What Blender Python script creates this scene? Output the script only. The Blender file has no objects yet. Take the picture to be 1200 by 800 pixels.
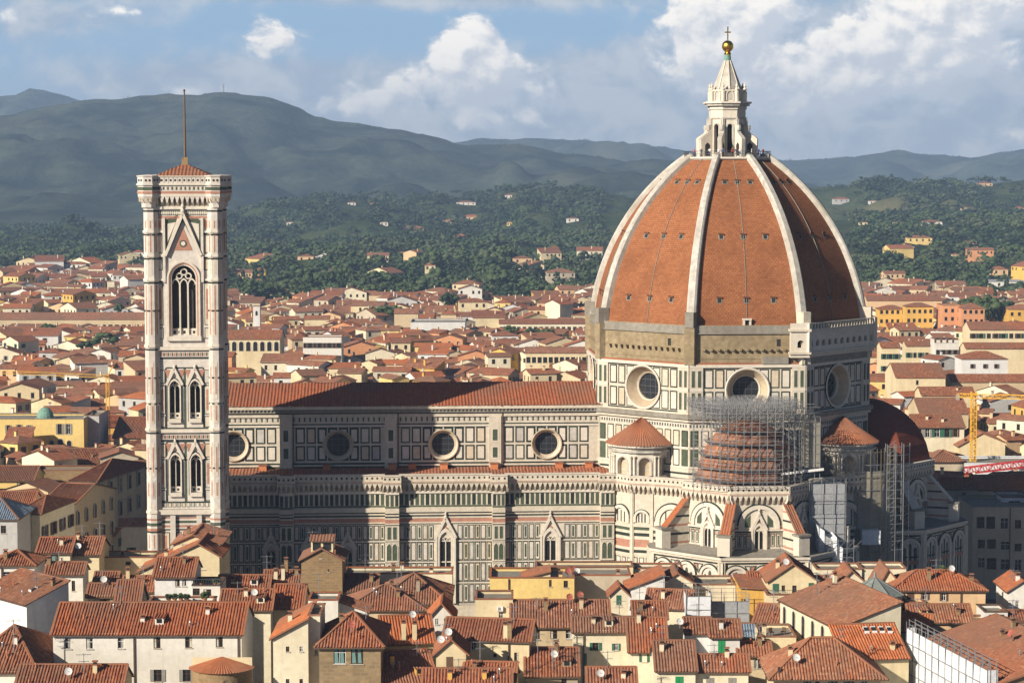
import bpy, math, random
from mathutils import Vector, Matrix
R_ = math.radians
sc = bpy.context.scene
COL = sc.collection
# ------------------------------------------------------------------ camera
F = 2600.0; PITCH = math.atan(200/F); CH = 88.0
CP, SP = math.cos(PITCH), math.sin(PITCH)
cam = bpy.data.cameras.new('camera'); camo = bpy.data.objects.new('camera', cam); COL.objects.link(camo)
camo.location = (0, 0, CH); camo.rotation_euler = (math.pi/2-PITCH, 0, 0)
cam.sensor_width = 36; cam.lens = 36*F/1200; cam.clip_start = 1; cam.clip_end = 80000
sc.camera = camo
sc.view_settings.view_transform = 'Standard'; sc.view_settings.look = 'None'
sc.view_settings.gamma = 1; sc.view_settings.use_curve_mapping = False
sc.view_settings.exposure = 0.58
sc.render.engine = 'CYCLES'
sc.cycles.use_denoising = True
sc.cycles.max_bounces = 5; sc.cycles.diffuse_bounces = 2; sc.cycles.volume_bounces = 0
sc.cycles.transparent_max_bounces = 12
# ------------------------------------------------------------------ sun + sky
SUN_AZ, SUN_EL = 48.5, 26.5          # degrees west of the view's reverse direction; elevation
sd = Vector((-math.sin(R_(SUN_AZ))*math.cos(R_(SUN_EL)), -math.cos(R_(SUN_AZ))*math.cos(R_(SUN_EL)), math.sin(R_(SUN_EL))))
sl = bpy.data.lights.new('sun', 'SUN'); sl.energy = 5.0; sl.angle = R_(0.5); sl.color = (1.0, 0.90, 0.76)
so = bpy.data.objects.new('sun', sl); COL.objects.link(so)
so.rotation_euler = (-sd).to_track_quat('-Z', 'Y').to_euler(); so.location = (-300, -200, 400)
wd = bpy.data.worlds.new('World'); sc.world = wd; wd.use_nodes = True
def world():
    nt = wd.node_tree; N = nt.nodes; L = nt.links; N.clear()
    def val(x, s):
        if hasattr(x, 'is_linked'): L.new(x, s)
        else: s.default_value = x
    def m(op, a, b=None, c=None):
        n = N.new('ShaderNodeMath'); n.operation = op; val(a, n.inputs[0])
        if b is not None: val(b, n.inputs[1])
        if c is not None: val(c, n.inputs[2])
        return n.outputs[0]
    def sstep(x, lo, hi):
        n = N.new('ShaderNodeMapRange'); n.interpolation_type = 'SMOOTHSTEP'
        val(x, n.inputs[0]); n.inputs[1].default_value = lo; n.inputs[2].default_value = hi
        return n.outputs[0]
    def mix(f, a, b):
        n = N.new('ShaderNodeMix'); n.data_type = 'RGBA'; val(f, n.inputs[0]); val(a, n.inputs[6]); val(b, n.inputs[7]); return n.outputs[2]
    sky = N.new('ShaderNodeTexSky'); sky.sky_type = 'NISHITA'; sky.sun_disc = False
    sky.sun_elevation = R_(SUN_EL); sky.sun_rotation = R_(180+SUN_AZ)
    sky.altitude = 50; sky.air_density = 0.4; sky.dust_density = 0.6; sky.ozone_density = 2.5
    tc = N.new('ShaderNodeTexCoord'); sx = N.new('ShaderNodeSeparateXYZ'); L.new(tc.outputs['Generated'], sx.inputs[0])
    x, y, z = sx.outputs
    az = m('MULTIPLY', m('ARCTAN2', x, y), 2600.0/100)     # azimuth and elevation, in hundredths of the lens
    el = m('MULTIPLY', m('ARCSINE', z), 2600.0/100)
    # cloud heaps: centre azimuth, centre elevation, half width, half height, weight
    SOFT = [(-3.2, .95, 1.4, .35, .75), (-1.9, .75, 1.6, .5, .95), (-.6, .6, 1.6, .5, 1.0), (.9, .75, 1.5, .6, .95), (-4.6, 1.75, .9, .22, .7), (-5.6, 1.7, .5, .3, .75), (-4.3, 1.05, 1.4, .3, .5), (-2.2, 2.0, 2.2, .16, .75), (.2, 1.98, 1.6, .14, .6),
            (2.9, .8, 1.8, .7, 1.0), (4.6, .8, 2.2, .6, 1.0), (6.0, 1.2, 1.2, 1.0, 1.0), (3.4, 1.6, 1.5, .5, .9), (2.0, .45, 2.5, .3, .7), (9.5, 1.3, 2.5, .8, .9), (-9.5, 1.3, 2.5, .7, .9)]
    CRISP = [(-.50, 1.44, .42, .40, 1.0), (-.30, 1.15, .42, .30, .62), (-1.0, 1.0, .55, .26, .42), (-2.75, 1.50, .55, .26, .74), (-1.7, .78, .8, .26, .66), (.35, .95, .8, .3, .5), (-3.6, .9, .9, .2, .55), (-3.0, 2.1, .7, .12, .55), (3.6, .8, .9, .3, .55), (-4.55, 1.82, .32, .11, .62), (-5.75, 1.74, .22, .14, .62),
             (2.30, 1.50, .62, .55, 1.05), (2.75, 1.86, .55, .28, .75), (3.1, 1.1, .7, .35, .55), (4.8, 1.58, 1.1, .62, 1.1), (4.2, 1.25, .7, .35, .85), (5.5, 1.9, .5, .25, .7), (5.75, .42, .32, .11, .7), (-.2, .55, .8, .2, .5), (10.0, 1.5, 1.2, .6, .9), (-9.0, 1.4, 1.2, .6, .9)]
    def density(B, dx, dz, sc_, amp, det):
        a = m('ADD', az, dx); e = m('ADD', el, dz)
        tot = None
        for (ba, be, wa, we, k) in B:
            p = m('MULTIPLY', m('SUBTRACT', a, ba), 1/wa); q = m('MULTIPLY', m('SUBTRACT', e, be), 1/we)
            r2 = m('ADD', m('MULTIPLY', p, p), m('MULTIPLY', q, q))
            g = m('MULTIPLY', m('EXPONENT', m('MULTIPLY', r2, -0.9)), k)
            tot = g if tot is None else m('ADD', tot, g)
        tot = m('MINIMUM', tot, 1.15)
        cv = N.new('ShaderNodeCombineXYZ'); L.new(a, cv.inputs[0]); L.new(m('MULTIPLY', e, 1.3), cv.inputs[1]); cv.inputs[2].default_value = 3.7
        no = N.new('ShaderNodeTexNoise'); L.new(cv.outputs[0], no.inputs['Vector']); no.inputs['Scale'].default_value = sc_
        no.inputs['Detail'].default_value = det; no.inputs['Roughness'].default_value = .58; no.inputs['Distortion'].default_value = .3
        return m('ADD', tot, m('MULTIPLY', m('SUBTRACT', no.outputs['Fac'], .5), amp)), no.outputs['Fac']
    ds, ns = density(SOFT, 0, 0, 1.7, 1.5, 8)
    d0, n0 = density(CRISP, 0, 0, 2.3, 1.7, 10)
    d1, n1_ = density(CRISP, -.10, .13, 2.3, 1.7, 10)                 # towards the sun
    csoft = sstep(ds, .22, .95); cover = sstep(d0, .36, .72)
    lit = sstep(m('SUBTRACT', d0, d1), -.22, .40)
    low = sstep(el, .1, 1.5)
    shade = mix(low, (.42, .425, .44, 1), (.41, .415, .435, 1))
    light = mix(low, (.52, .495, .465, 1), (.74, .68, .60, 1))
    soft = mix(sstep(ns, .36, .66), (.24, .27, .32, 1), (.42, .415, .41, 1))
    ccol = mix(cover, soft, mix(lit, shade, light))
    cover = m('MAXIMUM', cover, m('MULTIPLY', csoft, .80))
    bg = N.new('ShaderNodeBackground'); bg.inputs[1].default_value = 0.05
    hz = sstep(el, 1.7, -.05)
    skyc = mix(m('MULTIPLY', m('MULTIPLY', sstep(el, 5, 1.8), sstep(y, .0, .6)), .88), sky.outputs[0], mix(hz, (4.9, 7.6, 10.6, 1), (7.2, 8.3, 9.4, 1)))
    L.new(skyc, bg.inputs[0])
    bc = N.new('ShaderNodeBackground'); L.new(ccol, bc.inputs[0]); bc.inputs[1].default_value = 1.28
    ms = N.new('ShaderNodeMixShader')
    fade = m('MULTIPLY', cover, m('MULTIPLY', m('GREATER_THAN', y, 0.02), sstep(el, -.3, .25)))
    L.new(m('MULTIPLY', fade, .90), ms.inputs[0]); L.new(bg.outputs[0], ms.inputs[1]); L.new(bc.outputs[0], ms.inputs[2])
    out = N.new('ShaderNodeOutputWorld'); L.new(ms.outputs[0], out.inputs[0])
world()
# ------------------------------------------------------------------ measuring: pixel of the photograph (1200x800) at a real distance
def ray(px, py):
    x = (px-600)/F; u = (400-py)/F
    return Vector((x, CP+u*SP, -SP+u*CP))
def at(px, py, Y):
    d = ray(px, py); k = Y/d.y
    return Vector((d.x*k, Y, CH+d.z*k))
def proj(p):
    dz = p[2]-CH; f = p[1]*CP-dz*SP; u = p[1]*SP+dz*CP
    return 600+F*p[0]/f, 400-F*u/f
# ------------------------------------------------------------------ materials
MATS = {}
def nodes(name):
    M = bpy.data.materials.new(name); M.use_nodes = True; MATS[name] = M
    nt = M.node_tree; b = nt.nodes['Principled BSDF']
    return M, nt, b
def mixc(nt, f, a, b, mode='MIX'):
    n = nt.nodes.new('ShaderNodeMix'); n.data_type = 'RGBA'; n.blend_type = mode
    for v, i in ((f, 0), (a, 6), (b, 7)):
        if hasattr(v, 'is_linked'): nt.links.new(v, n.inputs[i])
        else: n.inputs[i].default_value = v
    return n.outputs[2]
def noise(nt, scale, detail=4, rough=.55, vec=None, stretch=None):
    n = nt.nodes.new('ShaderNodeTexNoise'); n.inputs['Scale'].default_value = scale
    n.inputs['Detail'].default_value = detail; n.inputs['Roughness'].default_value = rough
    if vec is None:
        vec = nt.nodes.new('ShaderNodeNewGeometry').outputs['Position']
    if stretch:
        mp = nt.nodes.new('ShaderNodeMapping'); mp.inputs['Scale'].default_value = stretch
        nt.links.new(vec, mp.inputs[0]); vec = mp.outputs[0]
    nt.links.new(vec, n.inputs['Vector']); return n.outputs['Fac']
def ramp(nt, f, stops):
    n = nt.nodes.new('ShaderNodeValToRGB'); e = n.color_ramp.elements
    while len(e) < len(stops): e.new(.5)
    for i, (p, c) in enumerate(stops):
        e[i].position = p; e[i].color = (*c[:3], 1)
    nt.links.new(f, n.inputs[0]); return n.outputs[0]
def bump(nt, b, h, strength, dist):
    n = nt.nodes.new('ShaderNodeBump'); n.inputs['Strength'].default_value = strength; n.inputs['Distance'].default_value = dist
    nt.links.new(h, n.inputs['Height']); nt.links.new(n.outputs[0], b.inputs['Normal'])
def c4(c, k=1): return (c[0]*k, c[1]*k, c[2]*k, 1)
def plaster(name, c, var=.12, stain=.35, rough=.92, sc1=1.3, bmp=.3):
    """painted or rendered wall, stone, marble: fine grain, large cloudy stains and faint vertical runs"""
    M, nt, b = nodes(name)
    f1 = noise(nt, sc1, 6, .6); f2 = noise(nt, .12, 3, .5); f3 = noise(nt, 1.0, 3, .6, stretch=(1.1, 1.1, .09))
    col = ramp(nt, f1, [(.3, c4(c, 1-var)), (.7, c4(c, 1+var*.7))])
    s = ramp(nt, f2, [(.42, (0, 0, 0)), (.72, (1, 1, 1))])
    col = mixc(nt, s, col, mixc(nt, stain, col, (c[0]*.62, c[1]*.58, c[2]*.52, 1)))
    s3 = ramp(nt, f3, [(.55, (0, 0, 0)), (.78, (1, 1, 1))])
    col = mixc(nt, s3, col, mixc(nt, stain*.8, col, (c[0]*.5, c[1]*.47, c[2]*.43, 1)))
    nt.links.new(col, b.inputs['Base Color']); b.inputs['Roughness'].default_value = rough
    b.inputs['Specular IOR Level'].default_value = .2
    if bmp: bump(nt, b, f1, bmp, .05)
    return M
def tiles(name, cs, lich=.5, bmp=.6):
    """clay roof tiles: every tile its own shade (by its cell in UV), lichen patches, courses in the bump"""
    M, nt, b = nodes(name)
    uv = nt.nodes.new('ShaderNodeUVMap'); uv.uv_map = 'UVMap'
    fl = nt.nodes.new('ShaderNodeVectorMath'); fl.operation = 'FLOOR'; nt.links.new(uv.outputs[0], fl.inputs[0])
    wn = nt.nodes.new('ShaderNodeTexWhiteNoise'); wn.noise_dimensions = '2D'; nt.links.new(fl.outputs[0], wn.inputs['Vector'])
    n = len(cs)
    col = ramp(nt, wn.outputs['Value'], [((i+.5)/n, c) for i, c in enumerate(cs)])
    f2 = noise(nt, .35, 5, .62); s = ramp(nt, f2, [(.45, (0, 0, 0)), (.70, (1, 1, 1))])
    f4 = noise(nt, .07, 2, .5); s4 = ramp(nt, f4, [(.35, (0, 0, 0)), (.65, (1, 1, 1))])
    col = mixc(nt, s, col, mixc(nt, lich, col, (.15, .10, .065, 1)))
    col = mixc(nt, s4, col, mixc(nt, .30, col, (.30, .10, .05, 1)))
    f6 = noise(nt, .045, 2, .6); s6 = ramp(nt, f6, [(.46, (0, 0, 0)), (.60, (1, 1, 1))]); col = mixc(nt, s6, col, mixc(nt, .55, col, (.19, .115, .08, 1)))
    f5 = noise(nt, 2.2, 2, .5); s5 = ramp(nt, f5, [(.60, (0, 0, 0)), (.74, (1, 1, 1))])
    col = mixc(nt, s5, col, mixc(nt, lich*.7, col, (.30, .24, .16, 1)))
    nt.links.new(col, b.inputs['Base Color']); b.inputs['Roughness'].default_value = .9; b.inputs['Specular IOR Level'].default_value = .15
    sep = nt.nodes.new('ShaderNodeSeparateXYZ'); nt.links.new(uv.outputs[0], sep.inputs[0])
    fr = nt.nodes.new('ShaderNodeMath'); fr.operation = 'FRACT'; nt.links.new(sep.outputs[1], fr.inputs[0])
    ad = nt.nodes.new('ShaderNodeMath'); ad.operation = 'ADD'; nt.links.new(fr.outputs[0], ad.inputs[0]); nt.links.new(wn.outputs['Value'], ad.inputs[1])
    bump(nt, b, ad.outputs[0], bmp, .08)
    return M
def brickwork(name, c1, c2, mortar, sx, sy, ms=.03, var=.5, lich=.3):
    M, nt, b = nodes(name)
    uv = nt.nodes.new('ShaderNodeUVMap'); uv.uv_map = 'UVMap'
    br = nt.nodes.new('ShaderNodeTexBrick'); nt.links.new(uv.outputs[0], br.inputs['Vector'])
    br.inputs['Color1'].default_value = c4(c1); br.inputs['Color2'].default_value = c4(c2); br.inputs['Mortar'].default_value = c4(mortar)
    br.inputs['Scale'].default_value = 1; br.inputs['Brick Width'].default_value = sx; br.inputs['Row Height'].default_value = sy
    br.inputs['Mortar Size'].default_value = ms; br.inputs['Bias'].default_value = -.1
    col = br.outputs['Color']
    f1 = noise(nt, 1.5, 6, .7); f2 = noise(nt, .16, 4, .55)
    col = mixc(nt, ramp(nt, f1, [(.35, (0, 0, 0)), (.7, (1, 1, 1))]), col, mixc(nt, var, col, c4(c1, .55)))
    col = mixc(nt, ramp(nt, f2, [(.45, (0, 0, 0)), (.72, (1, 1, 1))]), col, mixc(nt, lich, col, c4(c2, .45)))
    f3 = noise(nt, 1.0, 3, .6, stretch=(.9, .9, .08)); s3 = ramp(nt, f3, [(.56, (0, 0, 0)), (.78, (1, 1, 1))])
    col = mixc(nt, s3, col, mixc(nt, lich, col, c4(c1, .45)))
    nt.links.new(col, b.inputs['Base Color']); b.inputs['Roughness'].default_value = .92; b.inputs['Specular IOR Level'].default_value = .15
    bump(nt, b, br.outputs['Fac'], -.35, .05)
    return M
def flat(name, c, rough=.6, metal=0, var=.1, spec=.3, scale=2.0):
    M, nt, b = nodes(name)
    f1 = noise(nt, scale, 4); nt.links.new(ramp(nt, f1, [(.3, c4(c, 1-var)), (.7, c4(c, 1+var))]), b.inputs['Base Color'])
    b.inputs['Roughness'].default_value = rough; b.inputs['Metallic'].default_value = metal; b.inputs['Specular IOR Level'].default_value = spec
    return M
plaster('marble', (.60, .535, .43), .16, .34, .7)
plaster('tower marble', (.60, .55, .49), .17, .36, .7)
plaster('clean marble', (.65, .59, .495), .12, .35, .7)
plaster('pink marble', (.42, .21, .145), .2, .3, .7)
plaster('green marble', (.026, .036, .028), .3, .2, .6)
plaster('pale green marble', (.075, .095, .06), .25, .3, .6)
plaster('interior shade', (.06, .052, .045), .25, .3)  # near-black, so the sunlit tower core reads as dark interior shade
plaster('recess shade', (.035, .032, .03), .2, .2)  # near-black: the shade of openings put into the colour
plaster('rough stone', (.31, .245, .15), .35, .6, .95, 1.1, .8)
plaster('grey stone', (.27, .25, .21), .25, .5)
plaster('rib marble', (.50, .475, .42), .28, .7, .75, .9)
plaster('warm marble', (.60, .50, .37), .15, .35, .7)
plaster('veined marble', (.50, .47, .42), .25, .4, .7)
plaster('lead', (.20, .21, .21), .2, .4, .5)
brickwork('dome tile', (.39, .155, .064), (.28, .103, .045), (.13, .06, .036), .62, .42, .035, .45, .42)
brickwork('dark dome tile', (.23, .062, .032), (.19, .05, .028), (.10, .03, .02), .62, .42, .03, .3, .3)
brickwork('brown brick', (.33, .215, .105), (.22, .14, .065), (.30, .235, .15), .9, .42, .06, .6, .4)
brickwork('rubble stone', (.36, .26, .14), (.22, .155, .085), (.29, .23, .15), 1.0, .5, .07, .6, .4)
T1 = [(.31, .108, .054), (.36, .14, .075), (.22, .08, .047), (.41, .19, .105), (.31, .112, .058)]
tiles('red tile', T1, .45)
tiles('rust tile', [(.36, .115, .046), (.41, .14, .058), (.25, .08, .04), (.38, .145, .07), (.30, .09, .04)], .35)
tiles('tan tile', [(.28, .125, .075), (.34, .165, .10), (.21, .09, .06), (.40, .22, .14), (.26, .11, .065)], .5)
tiles('dusky tile', [(.21, .08, .048), (.26, .105, .062), (.16, .062, .04), (.31, .14, .085), (.22, .085, .05)], .55)
tiles('brown tile', [(.25, .085, .043), (.31, .115, .058), (.18, .065, .038), (.36, .16, .085)], .6)
tiles('orange tile', [(.44, .14, .05), (.50, .17, .07), (.38, .11, .04), (.42, .15, .065)], .3)
tiles('old tile', [(.27, .11, .06), (.36, .17, .10), (.21, .09, .055), (.42, .22, .13), (.30, .12, .06)], .6)
tiles('exedra tile', [(.40, .135, .06), (.45, .17, .08), (.34, .11, .05), (.40, .15, .07)], .4)
for nm, c in dict(cream=(.68, .57, .36), white=(.70, .67, .60), ivory=(.72, .65, .48), ochre=(.66, .40, .10), sand=(.58, .46, .29), beige=(.50, .43, .32),
                  grey=(.46, .45, .43), yellow=(.74, .55, .21), salmon=(.62, .30, .15), peach=(.68, .47, .27), terracotta=(.55, .20, .085), palewhite=(.68, .67, .64), dun=(.36, .30, .22)).items():
    plaster(nm+' plaster', c, .12, .46)
flat('glass', (.025, .028, .032), .12, 0, .3, .5)
flat('dark glass', (.018, .018, .018), .25, 0, .3, .4)
flat('curtain', (.50, .47, .38), .8)
flat('green shutter', (.035, .12, .075), .6)
flat('bright green shutter', (.02, .24, .08), .5)
flat('brown shutter', (.10, .055, .032), .7)
flat('grey shutter', (.24, .23, .20), .7)
flat('teal shutter', (.13, .24, .22), .7)
flat('stone trim', (.48, .44, .36), .85)
flat('timber', (.12, .07, .04), .8)
flat('gutter', (.14, .09, .06), .5, .3)
flat('steel tube', (.27, .275, .28), .55, .3)
flat('dark steel', (.10, .10, .11), .5, .4)
flat('plank', (.20, .17, .13), .85)
flat('white sheet', (.66, .68, .70), .75, 0, .12)
flat('grey sheet', (.30, .31, .32), .8, 0, .15)
flat('gold', (.83, .50, .09), .28, 1.0, .08)
flat('crane yellow', (.72, .40, .04), .5)
flat('crane red', (.55, .05, .05), .5)
flat('white paint', (.75, .74, .71), .5)
flat('verdigris', (.16, .29, .23), .75, 0, .25)
flat('copper roof', (.24, .27, .24), .6, .2, .25)
flat('blue grey roof', (.19, .24, .30), .6, 0, .2)
flat('antenna', (.33, .33, .34), .45, .6)
flat('dish', (.62, .61, .58), .5)
flat('red dish', (.36, .10, .07), .6)
flat('leaf', (.048, .078, .028), .8, 0, .5, .2, 1.5)
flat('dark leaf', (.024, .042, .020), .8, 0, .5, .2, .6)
flat('olive leaf', (.070, .088, .042), .8, 0, .45, .2, .6)
flat('bark', (.10, .07, .045), .9)
flat('skin', (.50, .30, .21), .6)
flat('cloth red', (.45, .05, .05), .8); flat('cloth blue', (.06, .10, .25), .8); flat('cloth white', (.7, .7, .7), .8); flat('cloth dark', (.04, .04, .05), .8)
flat('hair', (.05, .03, .02), .7)
flat('terracotta pot', (.45, .17, .08), .8)
flat('awning', (.62, .60, .55), .8)
flat('brass', (.30, .26, .18), .4, .6)
def net_mat():
    M, nt, b = nodes('netting')
    f = noise(nt, 1.2, 3); nt.links.new(ramp(nt, f, [(.3, (.30, .28, .22)), (.7, (.40, .37, .30))]), b.inputs['Base Color'])
    b.inputs['Roughness'].default_value = .9; b.inputs['Alpha'].default_value = .62
net_mat()
# ------------------------------------------------------------------ mesh builder
class MB:
    def __init__(s):
        s.v = []; s.f = []; s.m = []; s.uv = []; s.sm = []; s.smooth = False; s.T = None; s.frame((0, 0), (1, 0))
    def frame(s, p0, p1, z=0.0):
        """wall frame: s runs p0 -> p1, n points out (right of the run), z up"""
        s.o = Vector((p0[0], p0[1], z)); d = Vector((p1[0]-p0[0], p1[1]-p0[1], 0)); s.len = d.length
        s.e = d.normalized(); s.n = Vector((s.e.y, -s.e.x, 0)); return s.len
    def P(s, a, n, z): return s.o + s.e*a + s.n*n + Vector((0, 0, z))
    def poly(s, pts, m, uv=None):
        if s.T is not None: pts = [s.T @ Vector(p) for p in pts]
        i = len(s.v); s.v.extend([tuple(p) for p in pts]); s.f.append(tuple(range(i, i+len(pts)))); s.m.append(m)
        s.uv.append(uv if uv else [(0, 0)]*len(pts)); s.sm.append(s.smooth)
    def wq(s, a0, a1, z0, z1, n, m):                # upright rectangle in the frame
        s.poly([s.P(a0, n, z0), s.P(a1, n, z0), s.P(a1, n, z1), s.P(a0, n, z1)], m, [(a0, z0), (a1, z0), (a1, z1), (a0, z1)])
    def wp(s, pts, n, m):                           # polygon of (a, z)
        s.poly([s.P(a, n, z) for a, z in pts], m, list(pts))
    def box(s, a0, a1, n0, n1, z0, z1, m, top=None):
        P = s.P
        s.wq(a0, a1, z0, z1, n1, m); s.wq(a0, a1, z0, z1, n0, m)
        for a in (a0, a1): s.poly([P(a, n0, z0), P(a, n1, z0), P(a, n1, z1), P(a, n0, z1)], m, [(n0, z0), (n1, z0), (n1, z1), (n0, z1)])
        s.poly([P(a0, n0, z1), P(a1, n0, z1), P(a1, n1, z1), P(a0, n1, z1)], top or m, [(a0, n0), (a1, n0), (a1, n1), (a0, n1)])
        s.poly([P(a0, n0, z0), P(a1, n0, z0), P(a1, n1, z0), P(a0, n1, z0)], m, [(a0, n0), (a1, n0), (a1, n1), (a0, n1)])
    def lathe(s, prof, c, m, n=16, a0=0., a1=2*math.pi, smooth=True, flats=False):
        old = s.smooth; s.smooth = smooth; full = abs(a1-a0-2*math.pi) < 1e-6
        ph = math.pi/n if flats else 0
        for k in range(n):
            t0 = a0+(a1-a0)*k/n+ph; t1 = a0+(a1-a0)*(k+1)/n+ph
            L = 0
            for (r0, z0), (r1, z1) in zip(prof[:-1], prof[1:]):
                d = math.hypot(r1-r0, z1-z0); r = max(r0, r1)
                q = [(c[0]+r0*math.cos(t0), c[1]+r0*math.sin(t0), c[2]+z0), (c[0]+r0*math.cos(t1), c[1]+r0*math.sin(t1), c[2]+z0),
                     (c[0]+r1*math.cos(t1), c[1]+r1*math.sin(t1), c[2]+z1), (c[0]+r1*math.cos(t0), c[1]+r1*math.sin(t0), c[2]+z1)]
                u = [(t0*r, L), (t1*r, L), (t1*r, L+d), (t0*r, L+d)]; L += d
                if r0 < 1e-4: q.pop(1); u.pop(1)
                elif r1 < 1e-4: q.pop(2); u.pop(2)
                s.poly(q, m, u)
        s.smooth = old
    def bar(s, p, q, w, m, h=None):
        p = Vector(p); q = Vector(q); d = (q-p)
        if d.length < 1e-6: return
        d.normalize(); a = d.cross(Vector((0, 0, 1)))
        if a.length < 1e-3: a = Vector((1, 0, 0))
        a.normalize(); b = a.cross(d); a *= w/2; b *= (h or w)/2
        c = [a+b, a-b, -a-b, -a+b]
        for i in range(4):
            j = (i+1) % 4; s.poly([p+c[i], p+c[j], q+c[j], q+c[i]], m)
        s.poly([p+x for x in c], m); s.poly([q+x for x in c], m)
    def prism(s, pts, z0, z1, m, top=None):          # vertical prism over an xy outline
        n = len(pts)
        for i in range(n):
            a, b = pts[i], pts[(i+1) % n]; L = math.hypot(b[0]-a[0], b[1]-a[1])
            s.poly([(a[0], a[1], z0), (b[0], b[1], z0), (b[0], b[1], z1), (a[0], a[1], z1)], m, [(0, z0), (L, z0), (L, z1), (0, z1)])
        s.poly([(a[0], a[1], z1) for a in pts], top or m, [(a[0], a[1]) for a in pts])
    def build(s, name, parent=None, loc=None):
        me = bpy.data.meshes.new(name); me.from_pydata(s.v, [], s.f)
        names = []
        for m in s.m:
            if m not in names: names.append(m)
        for m in names: me.materials.append(MATS[m])
        ix = {m: i for i, m in enumerate(names)}
        me.polygons.foreach_set('material_index', [ix[m] for m in s.m])
        if any(s.sm): me.polygons.foreach_set('use_smooth', s.sm)
        ul = me.uv_layers.new(name='UVMap'); flat_ = [c for f in s.uv for p in f for c in p]
        ul.data.foreach_set('uv', flat_)
        me.update()
        return link(bpy.data.objects.new(name, me), parent, loc)
def link(o, parent=None, loc=None):
    COL.objects.link(o)
    if parent is not None: o.parent = parent
    if loc is not None: o.location = loc
    return o
def empty(name, loc=(0, 0, 0), rz=0., parent=None):
    o = bpy.data.objects.new(name, None); o.empty_display_size = 1; link(o, parent); o.location = loc; o.rotation_euler = (0, 0, rz); return o
LABELS = set()
def tag(o, label, cat, group=None, kind=None):
    o['label'] = label; o['category'] = cat
    if group: o['group'] = group
    if kind: o['kind'] = kind
    return o
def struct(o, label=None, kind='structure', cat=None):
    o['kind'] = kind
    if label: o['label'] = label
    if cat: o['category'] = cat
    return o
def octo(c, ap, n=8, ph=22.5):
    r = ap/math.cos(math.pi/n)
    return [(c[0]+r*math.cos(R_(ph+360/n*k)), c[1]+r*math.sin(R_(ph+360/n*k))) for k in range(n)]
# ------------------------------------------------------------------ setting: ground, hills, haze
def pl(xs, tab):
    if xs <= tab[0][0]: return tab[0][1]
    for (a, b), (c, d) in zip(tab[:-1], tab[1:]):
        if xs <= c: return b+(d-b)*(xs-a)/(c-a)
    return tab[-1][1]
g = MB(); g.poly([(-4150, -550, 0), (4150, -550, 0), (4150, 11400, 0), (-4150, 11400, 0)], 'ground'); 
def ground_mat():
    M, nt, b = nodes('ground')
    f = noise(nt, .02, 5); nt.links.new(ramp(nt, f, [(.35, (.10, .09, .075)), (.65, (.18, .155, .12))]), b.inputs['Base Color']); b.inputs['Roughness'].default_value = .95
ground_mat()
struct(g.build('ground'))
def hill_mat(name, a, b_, c, scale):
    M, nt, b = nodes(name)
    f = noise(nt, scale, 8, .66); f2 = noise(nt, scale*.16, 4, .5); f3 = noise(nt, scale*7, 3, .6)
    col = ramp(nt, f, [(.40, a), (.56, b_)])
    col = mixc(nt, ramp(nt, f3, [(.35, (0, 0, 0)), (.65, (1, 1, 1))]), col, mixc(nt, .45, col, (.015, .025, .012, 1)))
    col = mixc(nt, ramp(nt, f2, [(.57, (0, 0, 0)), (.68, (1, 1, 1))]), col, mixc(nt, .7, col, c4(c)))
    nt.links.new(col, b.inputs['Base Color']); b.inputs['Roughness'].default_value = 1; b.inputs['Specular IOR Level'].default_value = 0
    bump(nt, b, f3, .6, 6)
hill_mat('far hill', (.014, .022, .015), (.066, .080, .054), (.16, .155, .10), .007)
hill_mat('near hill', (.035, .055, .022), (.07, .09, .038), (.17, .155, .075), .012)
def fbm(x, y, seed=0.):
    from mathutils import noise as nz
    return nz.fractal(Vector((x, y, seed)), 1.0, 2.1, 5)
HILLS = {}
def hill(name, Yb, Yr, tab, mat, amp, seed, pw=1.3, nx=220, ny=46, back=1500):
    """a ridge: rises from the plain at Yb to its crest at Yr (crest read off the photograph), then falls away behind"""
    def zr(x): return CH-(pl(600+F*x/Yr, tab)-200)*Yr/F
    def h(x, y):
        c = zr(x)
        if y <= Yr:
            t = max(0, (y-Yb)/(Yr-Yb)); k = t**pw*(1-.0*t)
            w = 4*t*(1-t)
        else:
            t = (y-Yr)/back; k = 1-min(1, t)**1.5; w = .3
        sc_ = amp*9
        spur = abs(fbm(x/sc_, y/sc_*.7, seed))*amp*2.2-amp*.6
        return max(-2, c*k+spur*w+fbm(x/sc_*5, y/sc_*5, seed+4)*amp*.20*min(1, k*3))
    HILLS[name] = (h, Yb, Yr)
    xh = Yr*.36
    b = MB(); vs = []; fs = []
    ys = [Yb+(Yr-Yb)*j/ny for j in range(ny+1)]+[Yr+back*j/6 for j in range(1, 7)]
    for y in ys:
        for i in range(nx+1):
            x = -xh+2*xh*i/nx; vs.append((x, y, h(x, y)))
    for j in range(len(ys)-1):
        for i in range(nx):
            a = j*(nx+1)+i; fs.append((a, a+1, a+nx+2, a+nx+1))
    me = bpy.data.meshes.new(name); me.from_pydata(vs, [], fs); me.materials.append(MATS[mat]); me.polygons.foreach_set('use_smooth', [True]*len(fs)); me.update()
    return struct(link(bpy.data.objects.new(name, me)))
hill('back_mountain', 6600, 8200, [(-300, 170), (-40, 122), (0, 117), (40, 105), (70, 109), (100, 119), (200, 150), (500, 168), (545, 167), (600, 161), (650, 164), (700, 168), (750, 171), (800, 176), (860, 188), (910, 187), (950, 186), (990, 184), (1040, 178), (1100, 182), (1150, 181), (1200, 176), (1500, 165)], 'far hill', 75, 3.1)
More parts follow.
